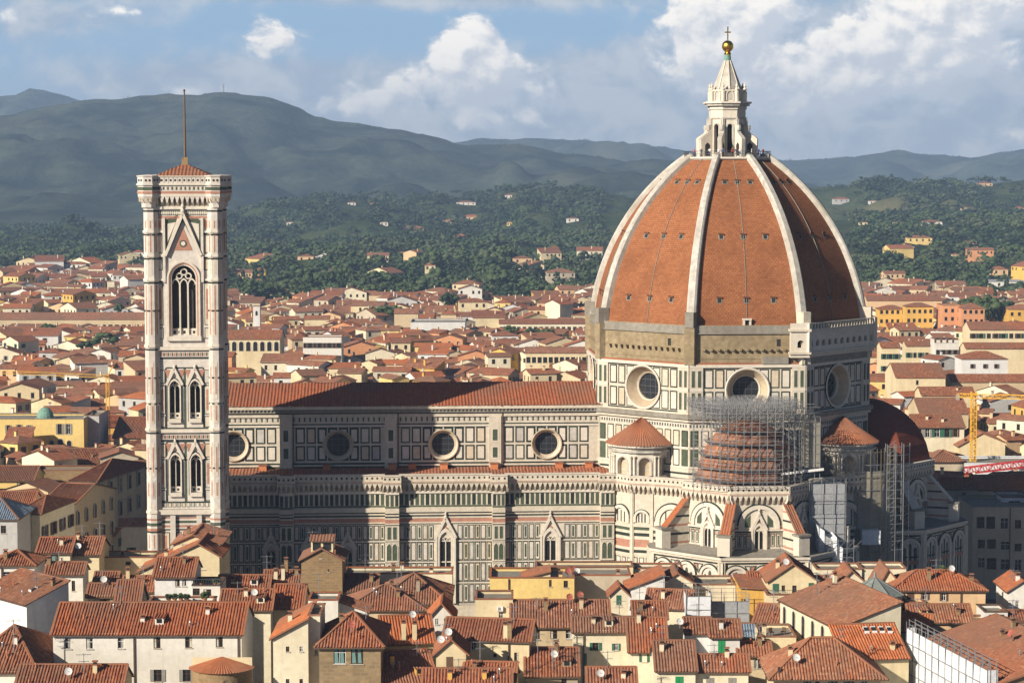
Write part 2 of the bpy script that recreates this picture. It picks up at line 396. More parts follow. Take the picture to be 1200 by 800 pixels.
hill('mountain', 3500, 5400, [(-300, 150), (0, 138), (50, 126), (95, 120), (150, 116), (200, 111), (235, 110.5), (265, 107), (300, 114), (330, 121), (370, 137), (415, 146), (450, 150), (500, 159), (545, 167), (600, 171), (650, 176), (700, 183), (760, 194), (850, 215), (1500, 235)], 'far hill', 60, 7.7)
hill('wooded_ridge', 2350, 3300, [(-300, 285), (0, 292), (160, 290), (230, 280), (265, 266), (310, 242), (380, 233), (450, 236), (500, 233), (550, 235), (600, 222), (650, 220), (700, 226), (745, 236), (820, 240), (880, 232), (950, 222), (985, 217), (1030, 214), (1060, 216), (1100, 220), (1150, 218), (1200, 211), (1500, 200)], 'near hill', 22, 1.3, 1.1)
hill('garden_slope', 1400, 2450, [(-300, 300), (0, 297), (170, 300), (270, 292), (450, 284), (600, 282), (700, 280), (860, 276), (950, 265), (1000, 260), (1100, 261), (1200, 258), (1500, 250)], 'near hill', 10, 5.5, 1.0, back=900)
def haze():
    M = bpy.data.materials.new('haze'); M.use_nodes = True; nt = M.node_tree; nt.nodes.clear()
    o = nt.nodes.new('ShaderNodeOutputMaterial'); v = nt.nodes.new('ShaderNodeVolumePrincipled')
    v.inputs['Color'].default_value = (.46, .67, 1.0, 1); v.inputs['Density'].default_value = .000098; v.inputs['Anisotropy'].default_value = 0
    nt.links.new(v.outputs[0], o.inputs['Volume']); MATS['haze'] = M
    x0, x1, y0, y1, z0, z1 = -4200, 4200, -600, 9900, -3, 425
    c = [(x0, y0, z0), (x1, y0, z0), (x1, y1, z0), (x0, y1, z0), (x0, y0, z1), (x1, y0, z1), (x1, y1, z1), (x0, y1, z1)]
    h = MB()
    for f in ((3, 2, 1, 0), (4, 5, 6, 7), (0, 1, 5, 4), (1, 2, 6, 5), (2, 3, 7, 6), (3, 0, 4, 7)): h.poly([c[i] for i in f], 'haze')   # all faces look outward
    struct(h.build('haze'), kind='stuff')
haze()
# ------------------------------------------------------------------ cathedral frame
CX, CY, CR = 41.5, 430.0, R_(3.5)
UE = Vector((math.cos(CR), math.sin(CR), 0)); VN = Vector((-math.sin(CR), math.cos(CR), 0))
def loc2w(u, v, z=0): return Vector((CX, CY, 0))+UE*u+VN*v+Vector((0, 0, z))
def w2loc(p):
    d = Vector(p)-Vector((CX, CY, 0)); return d.dot(UE), d.dot(VN), p[2]
def cl(px, py, v):                                   # pixel on the plane v -> (u, z)
    d = ray(px, py); C = Vector((0, 0, CH)); k = (v-(C-Vector((CX, CY, 0))).dot(VN))/d.dot(VN)
    p = C+d*k; return (p-Vector((CX, CY, 0))).dot(UE), p.z
def cu(px, v, py=550): return cl(px, py, v)[0]
def cz(py, v, px=530): return cl(px, py, v)[1]
W_, G_, PK, DK, GP = 'marble', 'green marble', 'pink marble', 'recess shade', 'pale green marble'
# ------------------------------------------------------------------ marble wall pieces (all in the builder's current frame)
def panel(b, a0, a1, z0, z1, g=.22, n=0., fill='clean marble', frame=G_, inner=None, hole=None):
    """green-framed marble panel; hole=(a,z,r) leaves room for a round window"""
    if hole:
        ha, hz_, hr = hole
        if not (a1 < ha-hr or a0 > ha+hr or z1 < hz_-hr or z0 > hz_+hr):
            st = .18; nx = max(1, round((a1-a0)/st)); nz_ = max(1, round((z1-z0)/st))
            for i in range(nx):
                for j in range(nz_):
                    x0 = a0+(a1-a0)*i/nx; x1 = a0+(a1-a0)*(i+1)/nx; y0 = z0+(z1-z0)*j/nz_; y1 = z0+(z1-z0)*(j+1)/nz_
                    cx_, cy_ = (x0+x1)/2, (y0+y1)/2
                    if math.hypot(cx_-ha, cy_-hz_) < hr: continue
                    fr = cx_-a0 < g or a1-cx_ < g or cy_-z0 < g or z1-cy_ < g
                    b.wq(x0, x1, y0, y1, n+.03, frame if fr else fill)
            return
    if fill == 'clean marble': fill = ('clean marble', 'warm marble', 'clean marble', 'veined marble', 'clean marble', 'marble')[int(abs(a0*7.3+z0*3.1+b.o.x)*1.7) % 6]
    if frame == G_ and int(abs(a0*3.7+z0*5.3)*2.3) % 5 == 0: frame = 'pale green marble'
    b.wq(a0, a1, z0, z1, n+.03, frame); b.wq(a0+g, a1-g, z0+g, z1-g, n+.055, fill)
    if inner:
        w = (a1-a0); h = (z1-z0); b.wq(a0+w*.32, a1-w*.32, z0+h*.14, z1-h*.14, n+.075, inner)
def band(b, a0, a1, z0, z1, n, m, d=.12):
    b.box(a0, a1, n-.02, n+d, z0, z1, m)
def holewall(b, a0, a1, z0, z1, ca, cz_, r, m, n=0., seg=40):
    def edge(t):
        dx, dz = math.cos(t), math.sin(t); k = 1e9
        if dx > 1e-9: k = min(k, (a1-ca)/dx)
        if dx < -1e-9: k = min(k, (a0-ca)/dx)
        if dz > 1e-9: k = min(k, (z1-cz_)/dz)
        if dz < -1e-9: k = min(k, (z0-cz_)/dz)
        return ca+dx*k, cz_+dz*k
    ts = [2*math.pi*i/seg for i in range(seg)]+[math.atan2(z-cz_, a-ca) % (2*math.pi) for a in (a0, a1) for z in (z0, z1)]
    ts = sorted(ts)
    for i in range(len(ts)):
        t0 = ts[i]; t1 = ts[(i+1) % len(ts)]
        b.wp([(ca+r*math.cos(t0), cz_+r*math.sin(t0)), edge(t0), edge(t1), (ca+r*math.cos(t1), cz_+r*math.sin(t1))], n, m)
def ringprof(b, ca, cz_, prof, m, seg=36):
    """mouldings turned about a round window: prof = (radius, n)"""
    old = b.smooth; b.smooth = True
    for i in range(seg):
        t0 = 2*math.pi*i/seg; t1 = 2*math.pi*(i+1)/seg
        for k, ((r0, n0), (r1, n1)) in enumerate(zip(prof[:-1], prof[1:])):
            mm = m[k % len(m)] if isinstance(m, list) else m
            b.poly([b.P(ca+r0*math.cos(t0), n0, cz_+r0*math.sin(t0)), b.P(ca+r0*math.cos(t1), n0, cz_+r0*math.sin(t1)),
                    b.P(ca+r1*math.cos(t1), n1, cz_+r1*math.sin(t1)), b.P(ca+r1*math.cos(t0), n1, cz_+r1*math.sin(t0))], mm)
    b.smooth = old
def disc(b, ca, cz_, r, n, m, seg=28):
    b.wp([(ca+r*math.cos(2*math.pi*i/seg), cz_+r*math.sin(2*math.pi*i/seg)) for i in range(seg)], n, m)
def round_window(b, gl, ca, cz_, ro, ri, depth, m='clean marble', m2='marble', lattice=True):
    ringprof(b, ca, cz_, [(ro, -.02), (ro, .30), (ro*.955, .42), (ro*.90, .30), (ro*.89, .12), (ri*1.12, -depth*.75), (ri*1.10, -depth*.68), (ri, -depth*.8), (ri, -depth-.05)], [G_, m, m, m, m2, m, m, m2])
    disc(gl, ca, cz_, ri, -depth, 'glass')
    if lattice:
        for k in (-.5, 0, .5):
            h = ri*math.sqrt(1-k*k); gl.box(ca+k*ri-.05, ca+k*ri+.05, -depth, -depth+.08, cz_-h, cz_+h, 'dark steel'); gl.box(ca-h, ca+h, -depth, -depth+.07, cz_+k*ri-.05, cz_+k*ri+.05, 'dark steel')
def archpts(ca, w, zs, pointed=.0, seg=12):
    """points of an arch head from the left springing to the right; pointed>0 sharpens it"""
    r = w/2
    if pointed <= 0: return [(ca-r*math.cos(math.pi*i/seg), zs+r*math.sin(math.pi*i/seg)) for i in range(seg+1)]
    R = r*(1+pointed); am = math.acos((R-r)/R); h = seg//2
    L = [(ca-r+R-R*math.cos(am*i/h), zs+R*math.sin(am*i/h)) for i in range(h+1)]
    return L+[(2*ca-x, z) for x, z in reversed(L[:-1])]
def archband(b, ca, w_in, w_out, zs, n0, n1, m, pointed=0., zb=None, seg=12):
    """an arch ring standing n0..n1 proud, with jambs down to zb"""
    A = archpts(ca, w_in, zs, pointed, seg); B = archpts(ca, w_out, zs, pointed, seg)
    for i in range(len(A)-1):
        b.poly([b.P(*x) for x in ((A[i][0], n1, A[i][1]), (B[i][0], n1, B[i][1]), (B[i+1][0], n1, B[i+1][1]), (A[i+1][0], n1, A[i+1][1]))], m)
        for C in (A, B): b.poly([b.P(C[i][0], n0, C[i][1]), b.P(C[i+1][0], n0, C[i+1][1]), b.P(C[i+1][0], n1, C[i+1][1]), b.P(C[i][0], n1, C[i][1])], m)
    if zb is not None:
        for sg in (-1, 1):
            x0, x1 = sorted((ca+sg*w_in/2, ca+sg*w_out/2)); b.box(x0, x1, n0, n1, zb, zs, m)
def archfill(b, ca, w, zs, zb, n, m, pointed=0., seg=12):
    b.wp([(ca-w/2, zb)]+archpts(ca, w, zs, pointed, seg)+[(ca+w/2, zb)], n, m)
def archhole(b, a0, a1, z0, z1, ca, w, zb, zs, m, n=0., pointed=.6, deep=0., seg=12):
    """wall rectangle with an arched opening right through, and its reveals"""
    A = archpts(ca, w, zs, pointed, seg); top = max(z for _, z in A)
    b.wq(a0, ca-w/2, z0, z1, n, m); b.wq(ca+w/2, a1, z0, z1, n, m); b.wq(ca-w/2, ca+w/2, z0, zb, n, m)
    for (x0, y0), (x1, y1) in zip(A[:-1], A[1:]): b.wp([(x0, y0), (x0, z1), (x1, z1), (x1, y1)], n, m)
    if deep:
        O = [(ca-w/2, zb)]+A+[(ca+w/2, zb), (ca-w/2, zb)]
        for (x0, y0), (x1, y1) in zip(O[:-1], O[1:]): b.poly([b.P(x0, n, y0), b.P(x1, n, y1), b.P(x1, n-deep, y1), b.P(x0, n-deep, y0)], m)
def gallery(b, a0, a1, zt, par=1.2, cor=1.65, out=.8, pitch=.95, m=W_, hole='recess shade', n=0.):
    """corbelled gallery: solid parapet with painted dark holes on little pointed arches between brackets"""
    zp = zt-par; zc = zp-.35; zb = zc-cor
    b.box(a0, a1, n-.3, n+out, zp-.02, zt-.16, m); b.box(a0, a1, n-.35, n+out+.12, zt-.16, zt, 'clean marble')
    b.box(a0, a1, n-.3, n+out+.10, zc, zp-.02, m); b.wq(a0, a1, zc+.1, zp-.12, n+out+.115, PK)
    k = max(1, round((a1-a0)/pitch)); p = (a1-a0)/k
    b.wq(a0, a1, zb, zc, n+.02, 'exedra ring')
    for i in range(k):
        x0 = a0+p*i; xm = x0+p/2; x1 = x0+p
        b.wq(xm-.17, xm+.17, zp+par*.30, zp+par*.62, n+out+.012, hole)  # dark square on the solid slab in place of a shaded hole
        w = .26*p
        for sg, xa in ((1, x0), (-1, x1)):
            b.wp([(xa, zc), (xm, zc), (xm-sg*.02, zc-.18), (xa+sg*w*.9, zc-cor*.38), (xa+sg*w*.7, zc-cor*.55), (xa, zc-cor*.55)] , n+out-.05, m)
    for i in range(k+1):
        x = a0+p*i; w = .17*p/.95; nb_ = n+out*.4
        b.poly([b.P(x-w, n, zb), b.P(x-w, nb_, zb), b.P(x-w, n+out-.06, zc-cor*.55), b.P(x-w, n+out-.06, zc), b.P(x-w, n, zc)], m)
        b.poly([b.P(x+w, n, zb), b.P(x+w, nb_, zb), b.P(x+w, n+out-.06, zc-cor*.55), b.P(x+w, n+out-.06, zc), b.P(x+w, n, zc)], m)
        b.poly([b.P(x-w, nb_, zb), b.P(x+w, nb_, zb), b.P(x+w, n+out-.06, zc-cor*.55), b.P(x-w, n+out-.06, zc-cor*.55)], m)
    return zb
def stripes(b, a0, a1, z0, z1, seq, n=0.):
    """courses of coloured marble from z1 down to z0; seq = (fraction, material, proud)"""
    tot = sum(q[0] for q in seq); z = z1
    for fr, m, d in seq:
        h = (z1-z0)*fr/tot
        if d > .05: b.box(a0, a1, n, n+d, z-h, z, m)
        else: b.wq(a0, a1, z-h, z, n+.02+d, m)
        z -= h
SEQ = [(2, W_, .35), (1.2, GP, 0), (1.6, W_, .12), (1.5, G_, 0), (1.2, W_, .1), (3.2, PK, .0), (1, W_, .12), (1, G_, 0), (1, W_, .05)]
def lancet(parent, b0, ca, w, zb, zt, gab=True, frame='clean marble', name='window', lights=2, depth=.55, proud=.5, inset=False):
    """tall gothic window as its own part: jambs, pointed arch, gable with finial, mullion and glass"""
    b = MB(); b.o, b.e, b.n = b0.o, b0.e, b0.n
    wi = w*.62; hs = zt-wi*.95 if not gab else zt-w*.95
    archband(b, ca, wi, w*.86, hs, .0, proud, frame, .7, zb)
    archband(b, ca, wi*.84, wi, hs, .0, proud*.55, 'marble', .7, zb)
    for sg in (-1, 1): b.box(ca+sg*w*.46-.16, ca+sg*w*.46+.16, 0, proud+.1, zb, hs+w*.25, frame); b.lathe([(.2, 0), (.0, 1.1)], b.P(ca+sg*w*.46, proud*.6, hs+w*.25), frame, 6)
    if gab:
        za = zt+w*.22; zb2 = hs+w*.16
        for sg in (-1, 1):
            p0 = b.P(ca+sg*w*.52, proud*.7, zb2); p1 = b.P(ca, proud*.7, za); b.bar(p0, p1, .34, frame, .5)
        b.wp([(ca-w*.46, zb2), (ca+w*.46, zb2), (ca, za)], .12, W_); disc(b, ca, hs+w*.62, w*.12, .2, PK, 12)
        b.lathe([(.18, 0), (.3, .35), (.1, .6), (.22, .85), (0, 1.5)], b.P(ca, proud*.7, za), frame, 6)
    o = b.build(name, parent)
    gl = MB(); gl.o, gl.e, gl.n = b0.o, b0.e, b0.n
    archfill(gl, ca, wi*.84, hs, zb, .06, 'dark glass', .7)
    gl.build('glass', o)
    mu = MB(); mu.o, mu.e, mu.n = b0.o, b0.e, b0.n
    for k in range(1, lights): 
        x = ca-wi*.42+wi*.84*k/lights; mu.box(x-.09, x+.09, .06, .25, zb, hs, frame)
    sub = wi*.84/lights
    for k in range(lights): archband(mu, ca-wi*.42+sub*(k+.5), sub*.72, sub*.98, hs-sub*.1, .07, .2, frame, .8)
    mu.build('mullion', o)
    return o
# ------------------------------------------------------------------ cathedral
cath = empty('cathedral', (CX, CY, 0), CR)
tag(cath, 'marble gothic cathedral with a huge red tiled octagonal dome and white lantern', 'cathedral')
VA, VC = -20.5, -10.6
ZT = cz(555.5, VA-1)                 # top of the aisle gallery
UW, UA1 = -101.0, cu(716, VA)
def aisle():
    b = MB(); b.frame((UW, VA), (UA1, VA)); o = -UW
    zz = {k: cz(k, VA) for k in (564, 575, 577.5, 591, 594, 599, 604, 612, 614.5, 632, 634.5, 656.5, 659, 681, 684, 706, 720)}
    b.wq(0, b.len, 0, ZT-.5, 0, W_)
    pil = [(cu(p0, VA-1.5)+o, cu(p1, VA-1.5)+o) for p0, p1 in ((205, 221), (327, 343.5), (451, 467.5), (577, 592), (704, 720))]
    rows = ((614.5, 632), (634.5, 656.5), (659, 681), (684, 706))
    # wall between the pilasters, then the pilasters themselves
    spans = []
    for (a, c), (d, e) in zip(pil[:-1], pil[1:]): spans.append((c, d, 0., 0))
    for a, c in pil: spans.append((a, c, 1.5, 1))
    winc = [cu(x, VA)+o for x in (281, 405, 522, 645)]
    for a0, a1, n, isp in spans:
        if isp: b.box(a0, a1, -.1, n, 0, zz[575]+.1, W_)
        a1 = min(a1, b.len+1); L = a1-a0
        zc = gallery(b, a0-(.4 if isp else 0), a1+(.4 if isp else 0), ZT, n=n)
        b.box(a0, a1, n-.1, n+.25, zz[577.5]+.05, zc+.1, 'clean marble')
        k = max(2, round(L/.94)); p = L/k
        for i in range(k):
            b.wq(a0+p*(i+.17), a0+p*(i+.83), zz[591], zz[577.5]-.1, n+.03, GP if (i*7+int(a0)) % 3 else G_)
        b.box(a0, a1, n-.1, n+.45, zz[599], zz[594], W_)
        b.wq(a0, a1, zz[594]+.1, zz[591]-.05, n+.03, GP)
        stripes(b, a0, a1, zz[614.5]+.15, zz[599], [(1.2, GP, 0), (1.4, W_, .1), (1.4, G_, 0), (1.4, W_, .04), (3.2, PK, 0), (1.2, W_, .12), (.8, G_, 0)], n)
        for ri, (t, q) in enumerate(rows):
            z1, z0 = zz[t], zz[q]
            b.box(a0, a1, n-.05, n+.14, z0-.30, z0-.08, 'clean marble'); b.wq(a0, a1, z0-.08, z0+.06, n+.02, G_)
            if isp:
                for h in (0, 1):
                    x0 = a0+L*(.12+.40*h); x1 = x0+L*.34
                    if ri == 0: panel(b, x0, x1, z0+.3, z1, .1, n, GP, 'clean marble')
                    else: archfill(b, (x0+x1)/2, x1-x0, z1-.7, z0+.4, n+.03, GP, .7); archband(b, (x0+x1)/2, (x1-x0), (x1-x0)*1.25, z1-.7, n, n+.1, 'clean marble', .7, z0+.4, 6)
            else:
                k = max(2, round(L/1.08)); p = L/k
                for i in range(k):
                    x0 = a0+p*i; 
                    if any(abs(x0+p/2-w) < 2.1 for w in winc) and ri < 3 and a0 > 30: continue
                    panel(b, x0+p*.06, x0+p*.94, z0+.12, z1, .15, n, 'clean marble', G_, 'pale green marble' if i % 2 else 'tower marble')
    wall = b.build('aisle_wall', cath)
    for w in winc[2:]: lancet(cath, b, w, 3.7, zz[706], cz(611.5, VA))
    # shaded doorways nearer the bell tower: gabled portals
    for w in (cu(317, VA)+o, cu(362, VA)+o, cu(407, VA)+o):
        lancet(cath, b, w, 2.9, 2, cz(628, VA), name='portal')
    r = MB(); z0, z1 = ZT-1.6, cz(546.5, VC)
    tiled_roof(r, [(UW, VA+.3, z0), (UA1+6, VA+.3, z0), (UA1+6, VC, z1), (UW, VC, z1)], 'red tile', .62, .1)
    rf = r.build('aisle_roof', cath)
    for px in (308, 383, 460, 483, 520, 579, 655, 690):
        u = cu(px, VC-1); c = MB(); c.frame((u, VC-1.2), (u+1, VC-1.2)); c.box(-.7, .7, -.6, .5, z1-.8, z1+.7, 'terracotta plaster'); c.box(-.85, .85, -.75, .65, z1+.7, z1+.85, 'red tile'); c.build('vent', rf)
def clerestory():
    b = MB(); b.frame((UW, VC), (-23, VC)); o = -UW; L = b.len
    zt = {k: cz(k, VC) for k in (475, 478, 484, 487, 493, 497, 500, 518.5, 521, 538.5, 541, 543, 545, 547)}
    cen = [(cu(x, VC)+o, cz(520.5, VC)) for x in (274, 396.5, 519.5, 640.5)]
    zb, zh = zt[547], zt[475]; ro, ri = 2.95, 2.15
    edges = [0]+[(cen[i][0]+cen[i+1][0])/2 for i in range(3)]+[L]
    for (a0, a1), (ca, zc) in zip(zip(edges[:-1], edges[1:]), cen): holewall(b, a0, a1, zb-2, zh, ca, zc, ro-.15, W_)
    hs = [(ca, zc, ro-.1) for ca, zc in cen]
    for (za, zb_) in ((500, 518.5), (521, 538.5)):
        for i, (ca, zc) in enumerate(cen):
            for side in (-1, 1):
                for k in range(4):
                    x = ca+side*(.95+k*2.05) if True else 0
                    if k == 0: x = ca+side*1.02
                    if x < .9 or x > L-1: continue
                    panel(b, x-.88, x+.88, zt[zb_], zt[za], .27, 0, 'clean marble', G_, None, hs[i])
    # pilaster strips between bays
    for e in edges[1:-1]+[L-1.6]:
        b.box(e-1.15, e+1.15, -.1, .35, zb-1, zt[487], W_)
        for (za, zb_) in ((500, 518.5), (521, 538.5)): panel(b, e-.75, e+.75, zt[zb_]+.15, zt[za]-.15, .3, .35, GP, 'clean marble')
    for e in edges[1:-1]: b.bar(b.P(e+1.4, .3, zb-1), b.P(e+1.4, .3, zt[484]), .22, 'gutter')
    band(b, 0, L, zt[500]+.12, zt[497], 0, 'clean marble'); b.wq(0, L, zt[500]+.02, zt[500]+.14, .03, G_)
    b.wq(0, L, zt[497]+.02, zt[497]+.25, .03, G_)
    k = int(L/.5)
    for i in range(k): b.wq(i*.5+.1, i*.5+.4, zt[493], zt[487]-.15, .03, GP if i % 2 else 'tower marble')
    band(b, 0, L, zt[487]-.1, zt[484], 0, W_, .3); b.wq(0, L, zt[484], zt[484]+.3, .31, DK)
    band(b, 0, L, zt[484]+.25, zt[478], 0, 'grey stone', .7); band(b, 0, L, zt[478]-.02, zt[475]+.05, 0, W_, 1.1)
    k = int(L/.7)
    for i in range(k): b.box(i*.7+.1, i*.7+.36, 0, .95, zt[478]-.35, zt[478], 'grey stone')
    b.wq(0, L, zt[543], zt[541], .03, G_); band(b, 0, L, zt[545], zt[543], 0, W_, .2); b.wq(0, L, zt[547], zt[545], .03, G_)
    b.build('clerestory_wall', cath)
    for ca, zc in cen:
        w = MB(); w.o, w.e, w.n = b.o, b.e, b.n; gl = MB(); gl.o, gl.e, gl.n = b.o, b.e, b.n
        round_window(w, gl, ca, zc, ro, ri, .9, 'exedra ring', 'clean marble'); ow = w.build('round_window', cath); gl.build('glass', ow)
    r = MB(); ze, zr = zt[475]+.1, cz(447.5, 0, 480)
    tiled_roof(r, [(UW, VC-1.2, ze), (-23.5, VC-1.2, ze), (-23.5, 0, zr), (UW, 0, zr)], 'nave tile', .62, .11)
    tiled_roof(r, [(-23.5, 11.8, ze), (UW, 11.8, ze), (UW, 0, zr), (-23.5, 0, zr)], 'nave tile', .62, .11, lod=1)
    r.build('nave_roof', cath)
    f = MB(); f.frame((UW, -VC), (UW, VC)); f.wp([(0, 0), (f.len, 0), (f.len, zh), (f.len/2, zr-.2), (0, zh)], 0, W_); f.frame((UW, -VA), (UW, VA)); f.wq(0, f.len, 0, ZT-1, -.05, W_)
    f.build('west_wall', cath)
plaster('exedra ring', (.52, .42, .29), .15, .3)
tiles('nave tile', [(.32, .10, .048), (.37, .13, .062), (.27, .08, .040), (.33, .105, .05)], .30)
def tiled_roof(b, pts, m, period=.5, amp=.09, lod=0, row=1.0, prof=(0, 1, 1, .15)):
    """a tiled slope over a convex outline whose first edge is the eave: real corrugation, or a plain sheet far off"""
    p = [Vector(q) for q in pts]; e = (p[1]-p[0]).normalized(); n = e.cross(p[2]-p[0]).normalized()
    if n.z < 0: n = -n
    t = n.cross(e)
    if t.z < 0: t = -t
    S = [((q-p[0]).dot(e), (q-p[0]).dot(t)) for q in p]
    if lod:
        b.poly(p, m, [(s/period, h/row) for s, h in S]); return
    s0 = min(s for s, h in S); s1 = max(s for s, h in S)
    k = max(2, int(round((s1-s0)/period))); step = (s1-s0)/k/4
    def span(s):
        lo, hi = 1e9, -1e9
        for (a, c), (d, f) in zip(S, S[1:]+S[:1]):
            if abs(a-d) < 1e-9: 
                if abs(a-s) < 1e-6: lo = min(lo, c, f); hi = max(hi, c, f)
                continue
            if min(a, d)-1e-6 <= s <= max(a, d)+1e-6:
                h = c+(f-c)*(s-a)/(d-a); lo = min(lo, h); hi = max(hi, h)
        return lo, hi
    prev = None; jr = random.Random(int(abs(p[0].x*31+p[0].y*17+p[2].z*7)*10)+k); H_ = max(h for s, h in S); nr = max(1, min(7, int(H_/1.1)))
    cj = [[jr.gauss(0, .022) for _ in range(nr+1)] for _ in range(k+1)]; cs_ = [jr.gauss(0, .05) for _ in range(k+1)]
    for i in range(k*4+1):
        s = s0+step*i; lo, hi = span(min(max(s, s0+1e-4), s1-1e-4)); c = i//4; up = prof[i % 4]
        off = up*amp; lo2 = lo+(cs_[c]-.04 if up > .5 and 0 < i < k*4 and hi-lo > .5 else 0)
        L = [p[0]+e*(s+(jr.gauss(0, .012) if 0 < i < k*4 else 0))+t*(lo2+(hi-lo2)*q/nr)+n*(off+cj[c][q]*(1 if up > .5 else .4)) for q in range(nr+1)]; sg = .10*math.sin(math.pi*(s-s0)/(s1-s0))+.05*math.sin(s*.9+k); L = [v_-n*(sg*(.3+.7*q/nr)) for q, v_ in enumerate(L)]; cur = (L, lo2, hi)
        if prev and (hi-lo > .02 or prev[2]-prev[1] > .02):
            ca = (i-1)//4+.5
            for q in range(nr):
                v0, v1 = prev[1]+(prev[2]-prev[1])*q/nr, prev[1]+(prev[2]-prev[1])*(q+1)/nr; w0, w1 = lo2+(hi-lo2)*q/nr, lo2+(hi-lo2)*(q+1)/nr
                b.poly([prev[0][q], L[q], L[q+1], prev[0][q+1]], m, [(ca, v0/row*2.2), (ca, w0/row*2.2), (ca, w1/row*2.2), (ca, v1/row*2.2)])
        prev = cur
aisle(); clerestory()
DR = 27.9; DA = DR*math.cos(R_(22.5))
ZS = [cz(487, -DA, 880), cz(427, -DA, 880), cz(385, -DA, 880)]   # cornice below, top of marble, foot of the tiles
def drum():
    V = octo((0, 0), DA); z0, z1, z2 = ZS
    root = empty('drum', (0, 0, 0), 0, cath)
    low = MB(); up = MB(); st = MB()
    H = z1-z0
    for k in range(8):
        p0, p1 = V[k], V[(k+1) % 8]; front = k in (3, 4, 5, 6, 7, 0)
        mid = ((p0[0]+p1[0])/2, (p0[1]+p1[1])/2)
        for b in (low, up, st): b.frame(p0, p1)
        L = up.len; ca = L/2; zc = z0+H*.50
        vis = mid[1] < 12
        if vis: holewall(up, 0, L, z0, z1, ca, zc, 4.0, W_)
        else: up.wq(0, L, z0, z1, 0, W_)
        low.wq(0, L, 0, z0, 0, W_); st.wq(0, L, z1, z2+.6, -.35, 'rough stone')
        if vis:
            hl = (ca, zc, 4.05)
            for r0, r1 in ((z0+.9, z0+H*.475), (z0+H*.535, z1-.9)):
                for sg in (-1, 1):
                    for c in range(4):
                        x = ca+sg*(1.1+2.0*c)
                        if abs(x-ca) > L/2-2.6: continue
                        panel(up, x-.85, x+.85, r0, r1, .25, 0, 'clean marble', G_, None, hl)
                    for c in (0, 1):
                        x = ca+sg*(L/2-.65-1.15*c); panel(up, x-.42, x+.42, r0+.1, r1-.1, .12, .30 if c == 0 else .30, GP, 'clean marble')
            for sg in (0, 1):
                x0 = 0 if sg == 0 else L-2.45; up.box(x0, x0+2.45, -.1, .3, z0+.4, z1-.4, W_)
                up.box(x0, x0+2.45, -.1, .36, z0+H*.475+.05, z0+H*.535-.05, 'clean marble')
            band(up, 0, L, z1-.55, z1, 0, 'clean marble', .35); up.wq(0, L, z1-.85, z1-.6, .02, G_)
            band(up, 0, L, z0+.25, z0+.55, 0, W_, .25); up.wq(0, L, z0+.55, z0+.8, .02, G_)
            band(up, -.4, L+.4, z0-.55, z0+.25, 0, 'grey stone', .95); band(up, -.2, L+.2, z0-1.1, z0-.55, 0, W_, .55)
            # lower body below the cornice: same marble panelling
            zl = z0-1.1
            low.wq(0, L, zl-1.2, zl-.35, .03, 'tower marble'); 
            for i in range(int(L/.6)): low.wq(i*.6+.1, i*.6+.42, zl-1.05, zl-.5, .05, GP)
            for r0, r1 in ((zl-4.6, zl-1.6), (zl-8.2, zl-5.1)):
                nn = 11; pch = L/nn
                for i in range(nn): panel(low, i*pch+.22, (i+1)*pch-.22, r0, r1, .2, 0, 'clean marble' if 0 < i < nn-1 else GP, G_)
                low.box(0, L, -.05, .12, r0-.4, r0-.12, 'clean marble')
            stripes(low, 0, L, zl-11.5, zl-8.7, [(1, W_, .12), (.6, G_, 0), (1, W_, .06), (.7, G_, 0), (1, W_, .2)])
            # rough brick band: ledges and the row of stone stubs left for a gallery
            if k != 6:
                st.box(0, L, -.4, -.02, z2-1.0, z2-.75, 'grey stone'); st.box(0, L, -.4, .0, z1, z1+.3, 'red tile')
                st.box(0, L, -.4, -.20, z2-.75, z2+.5, 'grey stone'); st.box(0, L, -.4, -.25, z1+1.0, z1+1.15, 'rough stone')
                n_ = 13
                for i in range(n_):
                    x = 2.6+(L-5.2)*i/(n_-1); st.box(x-.24, x+.24, -.35, .42, z1+2.55, z1+2.95, 'rough stone')
                x = L*.77; st.box(x-.35, x+.35, -.36, -.31, z1+3.3, z1+4.6, 'recess shade')
        # corner piers of the rough band
        c = V[k]; d = Vector((c[0], c[1], 0)).normalized(); q = Vector((-d.y, d.x, 0))
        for w, dd, za, zb, mm in ((.95, .35, z1, z2+.2, 'rough stone'), (.8, .5, z2+.2, z2+3.0, 'grey stone')):
            if k in (7, 6): mm = 'marble'
            o_ = Vector((c[0], c[1], 0)); st.prism([tuple((o_+q*w+d*dd)[:2]), tuple((o_-q*w+d*dd)[:2]), tuple((o_-q*w*1.2-d*1.6)[:2]), tuple((o_+q*w*1.2-d*1.6)[:2])], za, zb, mm)
    low.build('lower_wall', root); up.build('marble_wall', root); st.build('rough_stone_band', root)
    for k in range(3, 8):
        p0, p1 = V[k], V[(k+1) % 8]; w = MB(); gl = MB(); w.frame(p0, p1); gl.frame(p0, p1)
        if (p0[1]+p1[1])/2 > 12: continue
        round_window(w, gl, w.len/2, z0+H*.5, 4.2, 2.45, 2.2, 'clean marble', 'exedra ring')
        for i in range(32):
            t = 2*math.pi*i/32; r = 3.3; a, z = w.len/2+r*math.cos(t), z0+H*.5+r*math.sin(t); w.lathe([(.17, 0), (0, .12)], w.P(a, -.9, z), 'clean marble', 5)
        o = w.build('round_window', cath); gl.build('glass', o)
    # marble loggia on the south-east face only
    b = MB(); p0, p1 = V[6], V[7]; b.frame(p0, p1); L = b.len; zb = z1+2.3; zt = z2-.5; m = 'clean marble'
    b.box(-.6, L+.6, -.3, .35, z1, zb-1.0, 'grey stone'); b.box(-.6, L+.6, -.3, .8, zb-1.0, zb-.55, m); b.box(-.8, L+.8, -.3, 1.25, zb-.55, zb, W_)
